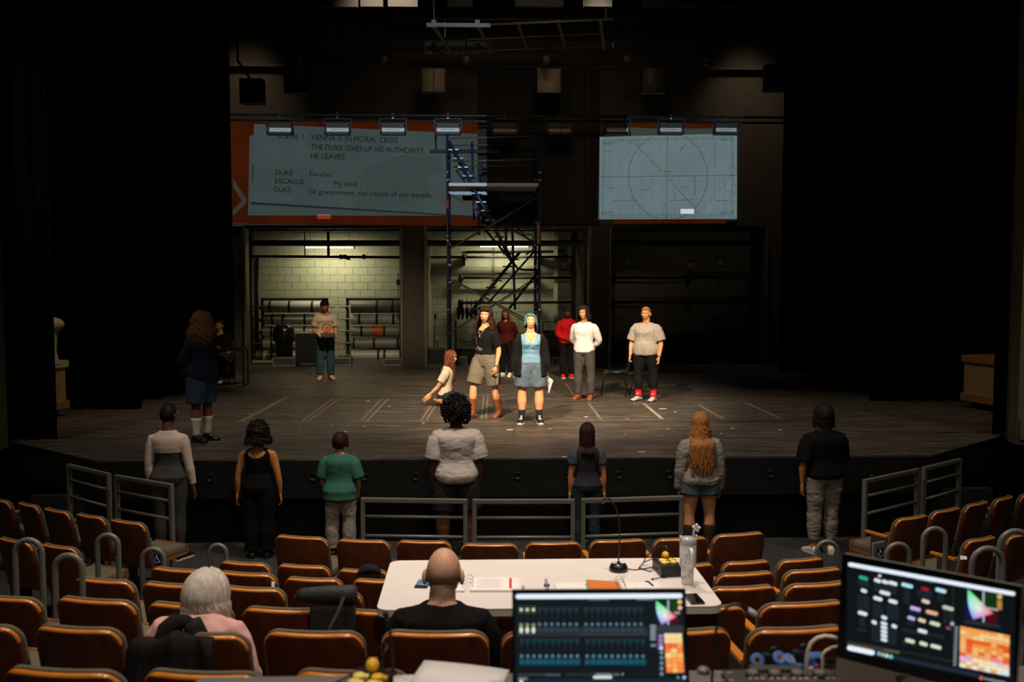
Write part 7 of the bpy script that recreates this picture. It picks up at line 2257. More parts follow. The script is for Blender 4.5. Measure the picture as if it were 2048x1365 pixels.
# ---------- 1 curly-haired person, left, side on
f = at_foot(405, 882, SZ)
b = person('person with big curly brown hair in navy sweater and denim shorts, standing side on', f, R(-115), 1.70, dict(BEHIND, hy=26, hp=-8, thR=(.05, .0, -1), thL=(-.05, -.0, -1), ftR=(.15, 1, 0), ftL=(.05, 1, 0)), S_BROWN, w=(1.15, 1.15, 1.15), limb=1.08, depth=1.25)
top(b, C_NAVY, 'sweater', hem=-.06, sleeve=.97, off=.030, s_off=.022, s_end=.016, wr=.008, neck=crew(.075), seed=3, flare=.03)
bottom(b, C_DENIM, 'shorts', waist=.10, length=.47, off=.030, end=.058, seed=4)
shoes(b, L_BLACK, L_BLACK, cuff=.30, m_cuff=M_SOCKW, name='loafer')
hair(b, [scalp(b, .045, .62, .10, -.45, .030, 20, 3, back=.03), locks(b, 90, 130, 410, .24, .016, .016, 2.6, 5, .07, body_push=False, lift=.04, taper=.5), locks(b, 26, 50, 130, .10, .014, .014, 2.2, 7, .05, el=(.6, .98), body_push=False, lift=.035)], H_CURL)
m = MB(); p = b.legs[1][1].lerp(b.legs[1][2], .84); m.box(p+V((.042, .012, .02)), (.004, .030, .007), rot=(R(25), 0, 0)); mk('sock_tick', m, BLACKPL, b.t)

# ---------- 2 seated person at the small desk
sx = atY(443, 700, 20.72).x
b = person('seated person in black tee and jeans behind the small black desk', V((sx, 20.66, SZ)), R(172), 1.62, dict(pelz=.535, lean=4, thR=(.14, 1, -.05), thL=(-.14, 1, -.05), shR=(.02, -.05, -1), shL=(-.02, .0, -1), uaR=(.2, .0, -1), faR=(-.6, .5, -.6), uaL=(-.2, .0, -1), faL=(.6, .5, -.6), hy=-12), S_MED, w=(1.25, 1.2, 1.15), limb=1.1)
s_ = top(b, C_BLACK, 'shirt', hem=-.04, sleeve=.42, off=.022, wr=.007, neck=crew(.09), seed=6)
bottom(b, C_DENIMD, 'jeans', waist=.10, length=.96, off=.016, end=.024, seed=7)
shoes(b, L_WHITE, L_WHITE, name='sneaker')
hair(b, [scalp(b, .016, .50, .0, -.5, .004, 14, 2, back=.01)], H_DBROWN)
tx = text_mb('KISS', .07, 0, 0, 1, 'CENTER'); decal(b, s_, fine(xf(tx, lambda v: V((-v.x, v.y+.22, 0))), 0), mat('tee_print', (.6, .55, .5)), 'shirt_print')
m = MB(); m.lathe([(.035, 0), (.04, .09), (.036, .09), (.03, .01)], n=14); 

# ---------- 3 person reading a tablet
f = at_foot(651, 759, SZ)
b = person('person in cream graphic tee and flared jeans looking down at a tablet', f, R(196), 1.69, dict(uaR=(.26, -.08, -1), faR=(-.30, .74, -.36), uaL=(-.22, .02, -1), faL=(.10, .86, -.42), hp=-24, hy=-10, lean=2, thR=(.05, .02, -1), thL=(-.05, .03, -1), ftR=(.3, 1, 0), ftL=(-.3, 1, 0)), S_MED, w=(1.10, 1.12, 1.08), hands=dict(R=dict(curl=60, n=(-.3, .2, 1)), L=dict(curl=60, n=(.3, .2, 1))))
s_ = top(b, C_CREAM, 'shirt', hem=-.01, sleeve=.36, off=.018, s_off=.024, wr=.007, neck=crew(.10, .02), seed=8)
bottom(b, C_DENIM, 'jeans', waist=.12, length=.97, off=.012, end=.040, seed=9)
shoes(b, mat('shoe_nude', (.52, .27, .15), rough=.5), None, name='slipper')
hair(b, [scalp(b, .018, .48, .05, -.5, .006, 16, 4, back=.012), ], H_BLACK)
m = MB(); m.ell(b.head_pt((0, -.10, .075)), V((.05, .045, .045))*b.k, 14, 10); mk('hair_bun', m, H_BLACK, b.t)
M_EMB = [mat('print_orange', (.62, .13, .012)), mat('print_rust', (.30, .05, .02)), mat('print_sand', (.62, .42, .20)), mat('print_teal', (.10, .14, .12))]
decal(b, s_, disc_mb(-.02, .20, .105, .105), M_EMB[1], 'emblem_ring', .004)
decal(b, s_, disc_mb(-.05, .235, .06, .06), M_EMB[3], 'emblem_shade', .006)
decal(b, s_, disc_mb(-.02, .195, .082, .088), M_EMB[2], 'emblem_field', .007)
decal(b, s_, disc_mb(-.02, .175, .060, .065), M_EMB[0], 'emblem_fruit', .010)
tx = text_mb('LADONNA', .068, 0, 0, 1, 'CENTER'); decal(b, s_, fine(xf(tx, lambda v: V((-v.x-.01, v.y+.325-.6*v.x*v.x, 0))), 0), M_EMB[1], 'emblem_text', .005)
wr_ = (b.arms[1][2]+b.arms[-1][2])/2
tb_ = thing('tablet', 'thin grey tablet held at waist height by the person in the cream graphic tee', 'tablet', f+Matrix.Rotation(R(196), 3, 'Z') @ (wr_+V((0, .10, .022))), R(196))
m = MB(); m.box((0, 0, 0), (.30, .21, .012), rot=(R(-16), 0, 0), bevel=.005); mk('case', m, mat('tablet_case', (.06, .06, .075), rough=.5), tb_)
m = MB(); m.box((0, .0, .0068), (.28, .19, .001), rot=(R(-16), 0, 0)); mk('screen', m, mat('tablet_glass', (.02, .02, .025), rough=.15), tb_)

# ---------- 4 kneeling person
p4 = atZ(893, 812, SZ)
b = person('person kneeling in profile with long straight brown hair, cream tee and hands behind', V((p4.x-.02, p4.y, SZ)), R(-94), 1.62, dict(pelz=.185, lean=7, thR=(.10, 1, -.27), thL=(-.10, 1, -.27), shR=(-.02, -1, -.10), shL=(.02, -1, -.10), ftR=(-.1, -1, .08), ftL=(.1, -1, .08), upR=(0, .1, -1), upL=(0, .1, -1), uaR=(.10, -.42, -1), faR=(-.10, -.62, -.78), uaL=(-.10, -.42, -1), faL=(.10, -.62, -.78), hy=0, hp=3), S_FAIR, w=(1.0, .96, .96), limb=.95, hands=dict(R=dict(curl=15), L=dict(curl=15)))
top(b, C_CREAM, 'shirt', hem=-.0, sleeve=.36, off=.018, s_off=.024, wr=.007, neck=crew(.085), seed=10)
bottom(b, C_DENIMD, 'jeans', waist=.12, length=.96, off=.014, end=.018, seed=11)
shoes(b, L_TAN, None, name='shoe')
hair(b, [scalp(b, .012, .56, .10, -.45, .002, 14, 5), locks(b, 66, 142, 398, .40, .010, .004, 1.2, 6, .012, lift=.012, taper=.3), locks(b, 16, 55, 125, .03, .008, .003, 1, 9, .004, el=(.75, .98), body_push=False, e1=.42)], H_AUB)

# ---------- 5 striding person in black tee and cargo shorts
p5 = atZ(968, 838, SZ)
b = person('striding person in black tee, cargo shorts and brown boots with long dark curls', V((p5.x+.02, p5.y+.12, SZ)), R(146), 1.73, dict(thR=(.10, .34, -1), shR=(.04, .02, -1), thL=(-.10, -.16, -1), shL=(-.05, -.24, -1), ftR=(.10, 1, 0), ftL=(-.05, 1, 0), uaR=(.10, -.20, -1), faR=(.0, .05, -1), uaL=(-.30, -.10, -1), faL=(-.02, .30, -1), hy=26, hr=-5, hp=5, twist=-6), S_FAIR, w=(1.06, .98, .95), limb=1.02, hands=dict(L=dict(curl=65), R=dict(curl=40)))
s_ = top(b, C_BLACK, 'shirt', hem=-.02, sleeve=.40, off=.014, s_off=.022, wr=.006, neck=crew(.085), seed=12, bust=.02)
bottom(b, C_KHAKI, 'shorts', waist=.09, length=.46, off=.022, end=.062, wr=.007, seed=13)
mm = MB()
hp_, kn_ = b.legs[-1][0], b.legs[-1][1]; d = (kn_-hp_).normalized(); mm.box(hp_.lerp(kn_, .70)+V((-.125, .045, 0)), (.035, .13, .17), rot=(R(8), R(-3), R(14)), bevel=.012); mm.box(hp_.lerp(kn_, .54)+V((-.127, .045, 0)), (.040, .14, .05), rot=(R(8), R(-3), R(14)), bevel=.010)
mk('cargo_pocket', mm, C_KHAKI, b.t)
shoes(b, L_BROWN, mat('boot_sole', (.05, .02, .01), rough=.6), h=.27, name='boot')
hair(b, [scalp(b, .026, .58, .02, -.45, .016, 18, 6, back=.012), locks(b, 130, 140, 400, .30, .011, .024, 3.4, 7, .075, lift=.026, taper=.35), locks(b, 18, 40, 140, .02, .010, .008, 2, 9, .01, el=(.72, .98), body_push=False, lift=.022, e1=.66)], H_DBROWN)
m = MB(); c = [b.T((x, .12, z)) for x, z in ((-.06, .52), (-.045, .46), (-.015, .41), (.0, .395), (.015, .41), (.045, .46), (.06, .52))]
def on_cloth(o, pts, off=.006):
    bvh = BVHTree.FromPolygons([v.co for v in o.data.vertices], [q.vertices[:] for q in o.data.polygons])
    out = []
    for p in pts:
        n_, nn, i, dd = bvh.find_nearest(p); out.append(n_+nn*off if n_ is not None else p)
    return out
M_GOLD = mat('pale_metal', (.60, .50, .38), rough=.3, metal=.7)
m.tube(on_cloth(s_, c), .0035, 6); m.ell(on_cloth(s_, [b.T((0, .12, .375))], .008)[0], (.014, .008, .018), 8, 6); mk('necklace', m, M_GOLD, b.t)
M_PRT = mat('faded_print', (.115, .10, .082))
decal(b, s_, disc_mb(.085, .315, .022, .075), M_PRT, 'shirt_print', .004)
g1 = disc_mb(.055, .20, .042, .026); join(g1, disc_mb(.005, .175, .048, .022)); decal(b, s_, g1, M_PRT, 'shirt_print', .004)
m = MB(); p = b.arms[-1][2]; d = b.arms[-1][3]; m.tube([p-d*.012, p+d*.006], .031, 12); mk('wristband', m, mat('wristband', (.10, .05, .03)), b.t)

# ---------- 6 person in maroon behind
f = at_foot(1010, 753, SZ)
b = person('person in maroon shirt and glasses with long wavy hair, standing behind the striding person', f+V((.03, 0, 0)), R(158), 1.46, dict(BEHIND, hp=-10, hy=8, lean=3), S_MED, w=(1.05, 1.05, 1.1), shoulder=1.04)
top(b, C_MAROON, 'shirt', hem=-.07, sleeve=.96, off=.022, s_off=.020, s_end=.014, wr=.007, neck=crew(.08), seed=14)
bottom(b, C_BLACK, 'trousers', length=.96, off=.016, end=.028, seed=15)
shoes(b, L_WHITE, L_WHITE, name='sneaker')
hair(b, [scalp(b, .014, .55, .05, -.45, .004, 14, 7), locks(b, 70, 142, 398, .30, .011, .010, 2.2, 8, .03, lift=.014)], H_AUB)
m = MB()
for sd in (-1, 1): m.tube([b.head_pt((sd*.033+.025*math.cos(q), .100-.012*abs(sd*.033+.025*math.cos(q))/.05, .004+.019*math.sin(q))) for q in [2*math.pi*j/14 for j in range(15)]], .0022, 5)
m.tube([b.head_pt((-.01, .101, .006)), b.head_pt((.01, .101, .006))], .002, 5)
for sd in (-1, 1): m.tube([b.head_pt((sd*.058, .088, .006)), b.head_pt((sd*.08, .0, .006))], .002, 5)
mk('glasses', m, BLACKPL, b.t)

# ---------- 7 person with teal hair
f = at_foot(1061, 846, SZ)
b = person('smiling person with short teal hair, blue tank top, black cardigan and denim shorts', f, R(180), 1.63, dict(thR=(.10, .0, -1), shR=(-.0, -.02, -1), thL=(-.10, .0, -1), shL=(.0, -.02, -1), ftR=(.25, 1, 0), ftL=(-.12, 1, 0), uaR=(.24, -.08, -1), faR=(.10, .04, -1), uaL=(-.24, -.08, -1), faL=(-.10, .04, -1), hp=17), S_FAIR, w=(1.18, 1.12, 1.12), limb=1.20, bust=.075, belly=.012, mouth='smile', hands=dict(L=dict(curl=75), R=dict(curl=55)), brow=(.03, .035, .025))
def tankneck(p):
    if p.z > .495 and abs(p.x) < .30: 
        if .075 < abs(p.x) < .125 and p.z < .56: return False
        return True
    if p.y > 0: return (p.x/.080)**2+((p.z-.50)/.120)**2 < 1
    return (p.x/.08)**2+((p.z-.50)/.07)**2 < 1
s_ = top(b, C_TEALB, 'tank_top', hem=-.075, sleeve=0, off=.010, wr=.004, neck=tankneck, seed=16, zt=.52, freq=(5, 5, 26))
s2 = top(b, C_BLACK, 'cardigan', hem=-.16, sleeve=.98, off=.030, s_off=.028, s_end=.030, wr=.006, seed=17, neck=lambda p: (p.z > .50 and abs(p.x) < .075), open_front=lambda z: .148+.02*max(0, .3-z), flare=.05)
bottom(b, C_SHORTD, 'shorts', waist=.06, length=.40, off=.020, end=.055, seed=18)
shoes(b, L_BLACK, L_WHITE, name='sneaker', cuff=.16, m_cuff=M_SOCKB, lace=L_WHITE)
hair(b, [scalp(b, .020, .50, .0, -.5, .008, 16, 8, back=.014), locks(b, 40, 138, 402, .06, .011, .006, 1.5, 9, .018, el=(.5, .98), lift=.020, body_push=False)], H_TEAL)
m = MB(); m.tube(on_cloth(b.body, [b.T((x, .10, z)) for x, z in ((-.06, .53), (-.045, .47), (-.02, .43), (0, .415), (.02, .43), (.045, .47), (.06, .53))], .004), .0024, 6); m.ell(on_cloth(b.body, [b.T((0, .12, .405))], .006)[0], (.010, .006, .011), 8, 6); mk('necklace', m, M_GOLD, b.t)
m = MB()
for x, z in ((-.085, .475), (-.10, .468)): m.ell(on_cloth(b.body, [b.T((x, .10, z))], .001)[0], (.007, .003, .010), 8, 5)
mk('tattoo', m, mat('tattoo_red', (.42, .10, .06)), b.t)
# script pages in the left hand
wl = f+Matrix.Rotation(math.pi, 3, 'Z') @ (b.arms[-1][2]+b.arms[-1][3]*.12)
t = thing('script_pages', 'rolled white script pages held at the right thigh of the teal-haired person', 'papers', wl+V((.01, .02, -.02)), R(12))
for k in range(4):
    m = MB(); m.box((-.012+k*.008, .02, -.07), (.004, .17, .21), rot=(R(8+3*k), R(-8+6*k), R(5*k))); mk('page', m, WHITEP, t)
m = MB(); m.box((-.016, -.067, -.06), (.006, .002, .15), rot=(R(8), 0, 0)); mk('print', m, BLACKPL, t)

# ---------- 8 red hoodie
f = at_foot(1134, 756, SZ)
b = person('person in bright red hoodie and red shoes with hands clasped in front', f, R(190), 1.50, dict(FRONT, hp=-10, hy=-12), S_DARK, w=(1.12, 1.12, 1.15), shoulder=1.05, hands=dict(R=dict(curl=50), L=dict(curl=60)))
top(b, C_RED, 'hoodie', hem=-.06, sleeve=.97, off=.032, s_off=.028, s_end=.022, wr=.010, neck=crew(.075, .02, .56), seed=19)
m = MB(); m.rings([[b.T((a*math.cos(q), bb*math.sin(q)-.012-dy, z+.018*math.sin(q)*-1)) for q in [2*math.pi*j/20 for j in range(20)]] for a, bb, z, dy in ((.12, .10, .485, 0), (.125, .105, .52, .01), (.10, .088, .565, .012), (.085, .078, .56, .008))], cap=False); mk('hood', m, C_RED, b.t)
bottom(b, C_BLACK, 'jeans', length=.96, off=.018, end=.030, seed=20)
shoes(b, L_RED, L_WHITE, name='sneaker')
hair(b, [scalp(b, .014, .45, .02, -.45, .010, 30, 9)], H_BLACK)

# ---------- 9 white sweatshirt
f = at_foot(1168, 799, SZ)
b = person('person in white sweatshirt and charcoal trousers with hands behind the back', f, R(158), 1.65, dict(BEHIND, hy=-8, hr=4, thR=(.05, .06, -1), thL=(-.09, -.03, -1), ftR=(.25, 1, 0), ftL=(-.10, 1, 0)), S_MED, w=(1.0, 1.02, 1.08), shoulder=1.06, brow=(.012, .008, .006))
s_ = top(b, C_WHITE, 'sweatshirt', hem=-.035, sleeve=.96, off=.030, s_off=.030, s_end=.020, wr=.007, neck=crew(.080), seed=21)
m = MB(); m.tube([b.T((.078*math.cos(q), .074*math.sin(q)-.004, .508-.022*math.sin(q))) for q in [2*math.pi*j/24 for j in range(25)]], .006, 6); mk('collar_band', m, cloth('collar_brown', (.22, .13, .08)), s_)
bottom(b, C_CHAR, 'trousers', length=.97, off=.016, end=.030, seed=22)
shoes(b, L_BROWN, mat('sole_brown', (.08, .03, .012)), name='shoe')
hair(b, [scalp(b, .026, .50, .02, -.50, .016, 18, 10, back=.012), locks(b, 56, 140, 400, .09, .012, .012, 2.0, 10, .03, el=(.4, .98), lift=.026, body_push=False)], H_BLACK)

# ---------- 10 grey tee, red socks
f = at_foot(1291, 802, SZ)
b = person('person in loose grey tee, black leggings and red socks, hair tied back', f, R(150), 1.65, dict(thR=(.09, .04, -1), thL=(-.11, -.02, -1), shR=(-.02, 0, -1), ftR=(.35, 1, 0), ftL=(.05, 1, 0), uaR=(.34, .04, -1), faR=(.0, .30, -1), uaL=(-.36, -.02, -1), faL=(.02, .28, -1), hy=2, hp=-2), S_FAIR, w=(1.42, 1.45, 1.32), limb=1.18, shoulder=1.12, bust=.035, belly=.03, hands=dict(L=dict(curl=22), R=dict(curl=70)))
s_ = top(b, C_GREYT, 'shirt', hem=-.07, sleeve=.44, off=.022, s_off=.036, s_end=.052, wr=.009, neck=crew(.085), seed=23, freq=(12, 12, 3.5))
bottom(b, C_BLACK, 'leggings', length=.88, off=.006, end=.007, wr=.001, seed=24)
shoes(b, L_GREY, L_BLACK, name='shoe', cuff=.19, m_cuff=M_SOCKR)
m = MB()
for sd in (-1, 1):
    p = b.legs[sd][1].lerp(b.legs[sd][2], .88); m.ell(p+V((.0, .062, .0)), (.012, .006, .008), 8, 5); m.ell(p+V((-.02, .056, .012)), (.008, .006, .006), 8, 5)
mk('sock_print', m, WHITEP, b.t)
hair(b, [scalp(b, .015, .56, .10, -.45, .003, 14, 11), ], H_BLOND2)
m = MB(); m.ell(b.head_pt((0, -.115, .02)), V((.045, .045, .055))*b.k, 14, 10); join(m, locks(b, 12, 240, 300, .03, .012, .01, 1.5, 12, .03, el=(.15, .3), lift=.03, body_push=False)); mk('hair_bun', m, H_BLOND2, b.t)
m = MB(); p = b.arms[-1][2]; d = b.arms[-1][3]; m.tube([p-d*.006, p+d*.006], .033*1.1, 12); mk('bracelet', m, L_RED, b.t)

# ================= seen from behind, in the pit
def ground(x, Y): return V((atY(x, 1000, Y).x, Y, 0))
# ---------- 11 cream bolero, grey leggings
b = person('person in cream long-sleeved crop top and grey leggings, seen from behind', ground(339, 11.55), R(2), 1.81, dict(uaR=(.20, -.05, -1), faR=(.16, .10, -1), uaL=(-.14, -.05, -1), faL=(.06, .10, -1), hy=-16, thR=(.02, 0, -1), thL=(-.02, .02, -1), ftR=(.5, 1, 0)), S_DARK, w=(1.22, 1.02, 1.06), limb=1.02, hands=dict(R=dict(curl=20), L=dict(curl=30)))
top(b, C_SKIN, 'crop_top', hem=.285, sleeve=.96, off=.010, s_off=.009, s_end=.012, wr=.003, neck=crew(.07, .0, .56), seed=25)
me_ = top(b, C_GREY, 'bodice', hem=-.03, sleeve=0, off=.006, wr=.001, seed=26, zt=.34)
bottom(b, C_GREY, 'leggings', waist=.15, length=.95, off=.007, end=.008, wr=.001, seed=27)
shoes(b, L_BLACK, L_WHITE, name='sneaker')
hair(b, [scalp(b, .010, .42, .02, -.42, .004, 30, 12)], H_BLACK)
m = MB()
for sd in (-1, 1): m.tube([b.head_pt((sd*.058, .088, .006)), b.head_pt((sd*.08, .0, .008))], .0025, 5); m.tube([b.head_pt((sd*.033+.025*math.cos(q), .098, .004+.019*math.sin(q))) for q in [2*math.pi*j/12 for j in range(13)]], .002, 5)
mk('glasses', m, STEEL, b.t)

# ---------- 12 black scalloped tank
b = person('person in black scalloped tank top with short dark curls, seen from behind', ground(518, 11.6), R(-2), 1.56, dict(WIDE), S_TAN, w=(1.12, 1.08, 1.10), limb=1.08, shoulder=1.12, hands=dict(R=dict(curl=45), L=dict(curl=25)))
def scallop(p):
    if p.z > .49: return not (.085 < abs(p.x) < .125 and p.z < .545)
    if p.y < 0: return (p.x/.115)**2+((p.z-.50)/(.088+.008*math.cos(p.x*150)))**2 < 1
    return (p.x/.09)**2+((p.z-.50)/.10)**2 < 1
top(b, C_BLACK, 'tank_top', hem=-.05, sleeve=0, off=.008, wr=.002, neck=scallop, seed=28, zt=.53)
bottom(b, C_BLACK, 'trousers', waist=.17, length=.97, off=.016, end=.05, seed=29)
shoes(b, L_BLACK, L_BLACK)
hair(b, [frizz(b, 260, .058, .011, .024, 13), scalp(b, .045, .45, -.05, -.62, .026, 24, 13, back=.02), locks(b, 80, 115, 425, .10, .013, .013, 2.4, 13, .045, el=(.2, .9), lift=.045, body_push=False)], H_BLACK)

# ---------- 13 green tee
b = person('person in green tee and pale trousers with short dark red hair, seen from behind', ground(681, 11.65), R(-4), 1.45, dict(uaR=(.26, .02, -1), faR=(-.12, .55, -1), uaL=(-.26, .02, -1), faL=(.12, .55, -1), hy=-14, thR=(.06, 0, -1), thL=(-.06, 0, -1)), S_FAIR, w=(1.15, 1.15, 1.15), limb=1.05, shoulder=1.10)
top(b, C_GREEN, 'shirt', hem=-.11, sleeve=.44, off=.032, s_off=.030, s_end=.045, wr=.005, neck=crew(.08, .0, .56), seed=30, flare=.02)
bottom(b, C_SAND, 'trousers', waist=.02, length=.96, off=.012, end=.036, wr=.010, seed=31)
shoes(b, L_BLACK, L_WHITE, name='sneaker')
hair(b, [scalp(b, .020, .45, .0, -.62, .003, 16, 14, back=.018), locks(b, 46, 130, 410, .05, .011, .003, 1, 14, .006, el=(.3, .9), lift=.020, body_push=False)], H_RED)

# ---------- 14 white tee, afro
b = person('large person in white tee with a rounded black afro, seen from behind', ground(913, 11.55), R(3), 1.83, dict(uaR=(.20, -.06, -1), faR=(.0, .20, -1), uaL=(-.20, -.06, -1), faL=(.0, .20, -1), thR=(.12, 0, -1), thL=(-.12, 0, -1), hy=4), S_DARK, w=(1.30, 1.32, 1.30), limb=1.24, shoulder=1.18, depth=1.15, belly=.0, hands=dict(R=dict(curl=40), L=dict(curl=45)))
top(b, cloth('white_tee', (.56, .49, .43)), 'shirt', hem=-.07, sleeve=.44, off=.030, s_off=.034, s_end=.060, wr=.008, neck=crew(.085, .0, .56), seed=32, freq=(6, 6, 10), zt=.53)
bottom(b, C_GREY if False else cloth('short_dark', (.022, .022, .021)), 'shorts', waist=.03, length=.46, off=.012, end=.050, seed=33)
shoes(b, L_BLACK, L_BLACK, cuff=.12, m_cuff=M_SOCKB)
hair(b, [afro(b, .070, .022, 15, .38, -.40), frizz(b, 420, .072, .011, .026, 15)], H_BLACK)

# ---------- 15 plum raglan tee
b = person('person in dark raglan tee with straight dark hair, seen from behind', ground(1174, 11.55), R(0), 1.56, dict(uaR=(.16, -.04, -1), faR=(.05, .10, -1), uaL=(-.16, -.04, -1), faL=(-.05, .10, -1)), S_MED, w=(1.08, .98, 1.0), limb=.98, hands=dict(R=dict(curl=40), L=dict(curl=25)))
s_ = top(b, C_PLUM, 'shirt', hem=.0, sleeve=0, off=.012, wr=.003, neck=crew(.075, .0, .56), seed=34)
for sd in (-1, 1):
    mb = MB(); b.arm_tube(mb, sd, 0, .26, .016, .024); me = remesh(mb, .010, 2, .003, 3); o = link('sleeve', me, s_, C_SLEEVE); o['label'] = 'slate grey sleeve'
bottom(b, C_DENIMD, 'jeans', waist=.12, length=.97, off=.010, end=.022, seed=35)
shoes(b, L_BLACK, L_BLACK)
hair(b, [scalp(b, .012, .45, .0, -.5, .002, 14, 16, back=.010), locks(b, 90, 150, 390, .24, .0105, .0025, 1, 16, .004, lift=.014, taper=.35, droprand=.08, push=(.19, .145))], H_DBROWN)

# ---------- 16 grey hoodie, long blond hair
b = person('person in grey hoodie and denim shorts with long wavy blond hair, seen from behind', ground(1399, 11.55), R(0), 1.68, dict(uaR=(.20, -.04, -1), faR=(.06, .16, -1), uaL=(-.20, -.04, -1), faL=(-.06, .16, -1), thR=(.06, 0, -1), thL=(-.06, 0, -1)), S_FAIR, w=(1.22, 1.05, 1.05), limb=1.12, shoulder=1.04, hands=dict(R=dict(curl=50), L=dict(curl=50)))
s_ = top(b, C_SWEAT, 'hoodie', hem=-.045, sleeve=1.03, off=.028, s_off=.034, s_end=.030, wr=.010, neck=crew(.075, .0, .56), seed=36, freq=(7, 7, 12))
m = MB(); m.rings([[b.T((a*math.cos(q), bb*math.sin(q)-.03-dy, z)) for q in [2*math.pi*j/20 for j in range(20)]] for a, bb, z, dy in ((.105, .07, .455, .03), (.12, .09, .485, .035), (.105, .085, .515, .02), (.078, .068, .53, .005))]); mk('hood', m, C_SWEAT, s_)
bottom(b, C_SHORTD, 'shorts', waist=.05, length=.20, off=.016, end=.034, wr=.003, seed=37)
shoes(b, mat('boot_dark', (.05, .025, .015), rough=.5), BLACKPL, h=.36, name='boot')
hair(b, [scalp(b, .012, .50, .05, -.5, .002, 14, 17, back=.008), locks(b, 140, 140, 400, .50, .0125, .017, 2.6, 17, .050, lift=.014, taper=.25, droprand=.2, segs=16, push=(.21, .200))], H_BLOND)

# ---------- 17 black tee, grey sweatpants
b = person('person in black tee and grey sweatpants with dark hair, seen from behind', ground(1646, 11.55), R(8), 1.76, dict(uaR=(.16, .10, -1), faR=(-.10, .6, -1), uaL=(-.30, -.08, -1), faL=(.02, .10, -1), hy=-4), S_TAN, w=(1.16, 1.18, 1.20), limb=1.10, shoulder=1.14, hands=dict(L=dict(curl=30)))
top(b, C_BLACK, 'shirt', hem=-.02, sleeve=.48, off=.034, s_off=.036, s_end=.048, wr=.006, neck=crew(.08, .0, .56), seed=38)
bottom(b, C_SWEAT, 'sweatpants', waist=.04, length=.90, off=.016, end=.018, wr=.012, seed=39, freq=(5, 5, 12))
shoes(b, L_WHITE, L_WHITE, name='sneaker')
hair(b, [scalp(b, .026, .45, .0, -.6, .008, 14, 18, back=.020), locks(b, 50, 130, 410, .11, .013, .005, 1.4, 18, .012, el=(.3, .9), lift=.024, body_push=False)], H_BLACK)

# ================= in the seats
# ---------- 18 white-haired person
zf = .735
b = person('white-haired person in pink top seated in the sixth row, seen from behind', V((atY(384, 1200, 5.10).x, 5.12, zf)), R(-8), 1.55, dict(pelz=.345, hd=.10, lean=9, thR=(.08, 1, .0), thL=(-.08, 1, .0), shR=(0, .05, -1), shL=(0, .05, -1), uaR=(.34, .18, -1), faR=(-.2, .8, -.1), uaL=(-.34, .18, -1), faL=(.2, .8, -.1), hy=-10, hp=-4, hscale=1.15), S_FAIR, w=(1.15, 1.15, 1.2), limb=1.1, shoulder=1.26)
top(b, C_PINK, 'shirt', hem=-.04, sleeve=.96, off=.020, s_off=.026, s_end=.02, wr=.007, neck=crew(.08, .0, .56), seed=40)
bottom(b, C_CHAR, 'trousers', length=.95, off=.016, end=.03, seed=41)
shoes(b, L_BLACK, L_BLACK)
hair(b, [scalp(b, .026, .45, .0, -.80, .003, 14, 19, back=.022), locks(b, 110, 120, 420, .085, .014, .004, .8, 19, .010, el=(.05, .98), lift=.024, body_push=False, taper=.3)], H_GREY)

# ---------- 19 balding person
b = person('balding person in black sweater seated at the white table, seen from behind', V((atY(881, 1150, 4.98).x, 5.06, zf)), R(-4), 1.70, dict(pelz=.365, lean=6, thR=(.12, 1, .0), thL=(-.12, 1, .0), shR=(0, .15, -1), shL=(0, .15, -1), uaR=(.36, .30, -1), faR=(-.3, 1, -.25), uaL=(-.36, .30, -1), faL=(.3, 1, -.25), hp=-6, hscale=1.19, hd=.05, neckw=1.30), S_MED, w=(1.2, 1.2, 1.22), limb=1.1, shoulder=1.18, depth=1.1)
top(b, C_BLACK, 'sweater', hem=-.04, sleeve=.96, off=.024, s_off=.028, s_end=.02, wr=.006, neck=lambda p: ((p.x/.082)**2+((p.y+.01)/.078)**2 < 1 and p.z > .49) or p.z > .545, seed=42)
bottom(b, C_DENIMD, 'jeans', length=.95, off=.016, end=.03, seed=43)
shoes(b, L_BLACK, L_BLACK)
# close-cropped hair round the back of the head, bald crown: a colour of the skin itself
S_CROP = skin('cropped', (.60, .33, .21)); nt = S_CROP.node_tree; pb = nt.nodes['Principled BSDF']
tc = nt.nodes.new('ShaderNodeTexCoord'); sx_ = nt.nodes.new('ShaderNodeSeparateXYZ'); nt.links.new(tc.outputs['Object'], sx_.inputs[0])
nz_ = nt.nodes.new('ShaderNodeTexNoise'); nz_.inputs['Scale'].default_value = 22; nt.links.new(tc.outputs['Object'], nz_.inputs[0])
def mnode(op, a, c):
    n = nt.nodes.new('ShaderNodeMath'); n.operation = op; n.use_clamp = op == 'MULTIPLY'
    for i_, q in enumerate((a, c)):
        if isinstance(q, (int, float)): n.inputs[i_].default_value = q
        else: nt.links.new(q, n.inputs[i_])
    return n.outputs[0]
def ramp(sock, a, c):
    r_ = nt.nodes.new('ShaderNodeMapRange'); r_.interpolation_type = 'SMOOTHSTEP'; r_.inputs[1].default_value = a; r_.inputs[2].default_value = c; nt.links.new(sock, r_.inputs[0]); return r_.outputs[0]
zz_ = mnode('ADD', sx_.outputs['Z'], mnode('MULTIPLY', nz_.outputs[0], .04))
hz = b.hc.z
fac = mnode('MULTIPLY', mnode('MULTIPLY', ramp(zz_, hz+.105, hz+.01), ramp(zz_, hz-.085, hz-.055)), mnode('MULTIPLY', ramp(sx_.outputs['Y'], b.hc.y+.05, b.hc.y+.01), ramp(mnode('ABSOLUTE', sx_.outputs['X'], 0), .080*b.HK, .074*b.HK)))
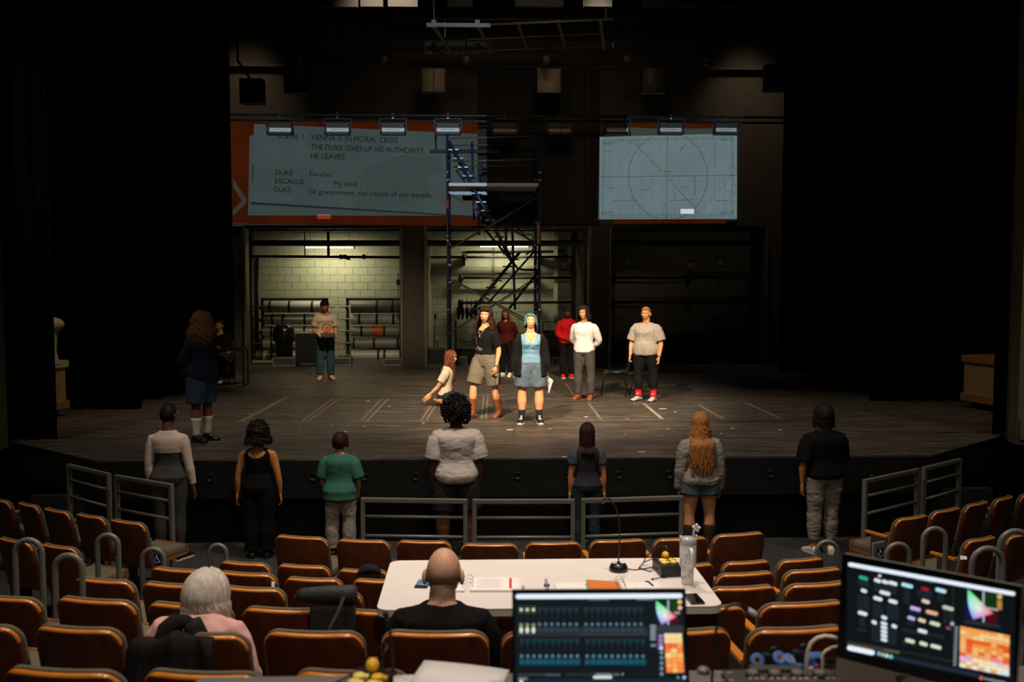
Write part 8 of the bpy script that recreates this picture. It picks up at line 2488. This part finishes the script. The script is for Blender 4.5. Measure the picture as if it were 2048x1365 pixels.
mx_ = nt.nodes.new('ShaderNodeMix'); mx_.data_type = 'RGBA'; nt.links.new(fac, mx_.inputs[0]); nt.links.new(pb.inputs['Base Color'].links[0].from_socket, mx_.inputs[6]); mx_.inputs[7].default_value = (.20, .115, .068, 1); nt.links.new(mx_.outputs[2], pb.inputs['Base Color'])
b.body.data.materials[0] = S_CROP

# ---------- black jacket draped over the seats behind the white-haired person
rings = []
J = [(-.02, .0, .05), (.0, -.02, .03)]
x0, x1 = atY(243, 1300, 4.72).x, atY(425, 1300, 4.72).x
cols = 26
def jz(u):  # top line of the drape
    return 1.575 + .012*math.sin(u*9) + (.05*math.exp(-((u-.58)/.14)**2)) - .05*math.exp(-(u/.05)**2)
mb = MB(); grid = []
for i in range(14):
    v_ = i/13
    row = []
    for j in range(cols+1):
        u_ = j/cols
        x = x0+(x1-x0)*u_
        zt_ = jz(u_)
        if v_ < .2: y = 4.88-.12*(v_/.2)-.04*math.sin(v_/.2*1.57); z = zt_-.05+.05*math.sin(v_/.2*1.57)
        else: y = 4.715+.022*math.sin(u_*17+i*.2)-.10*(v_-.2)+.012*math.sin(u_*37+i*.4); z = zt_-.62*(v_-.2)/.8
        row.append(V((x+.012*math.sin(v_*7+u_*5), y+.02*noise.noise(V((u_*6, v_*5, 1))), z)))
    grid.append(row)
mb.rings([r_+[p+V((0, .014, -.004)) for p in reversed(r_)] for r_ in grid], smooth=True)
t = thing('draped_jacket', 'black jacket draped over the seat backs behind the white-haired person', 'jacket', (0, 0, 0))
C_JK = cloth('jacket_black', (.013, .0125, .012))
mk('jacket_body', mb, C_JK, t)
m = MB()
pts = [atY(x, y, 4.86-.02*k) for k, (x, y) in enumerate(((395, 1255), (372, 1244), (352, 1246), (334, 1262), (325, 1290), (330, 1330)))]
m.tube(pts, [.02, .035, .05, .05, .045, .04], 12); mk('sleeve', m, C_JK, t)
m = MB(); pts = [atY(x, y, 4.84) for x, y in ((384, 1242), (388, 1254), (394, 1275), (400, 1300), (402, 1340))]
m.tube(pts, [(.045, .03), (.05, .035), (.06, .04), (.075, .045), (.085, .05)], 14); mk('scarf_fold', m, cloth('scarf_grey', (.020, .019, .019)), t)

# the two occupied seats: cushions pressed down under the sitters
for key in ((6, 'C', 2), (6, 'C', 4)):
    for c in SEATS[key].children:
        if c.name.startswith(('seat_cushion', 'seat_board')): c.location.z -= .17; c.location.y -= .02
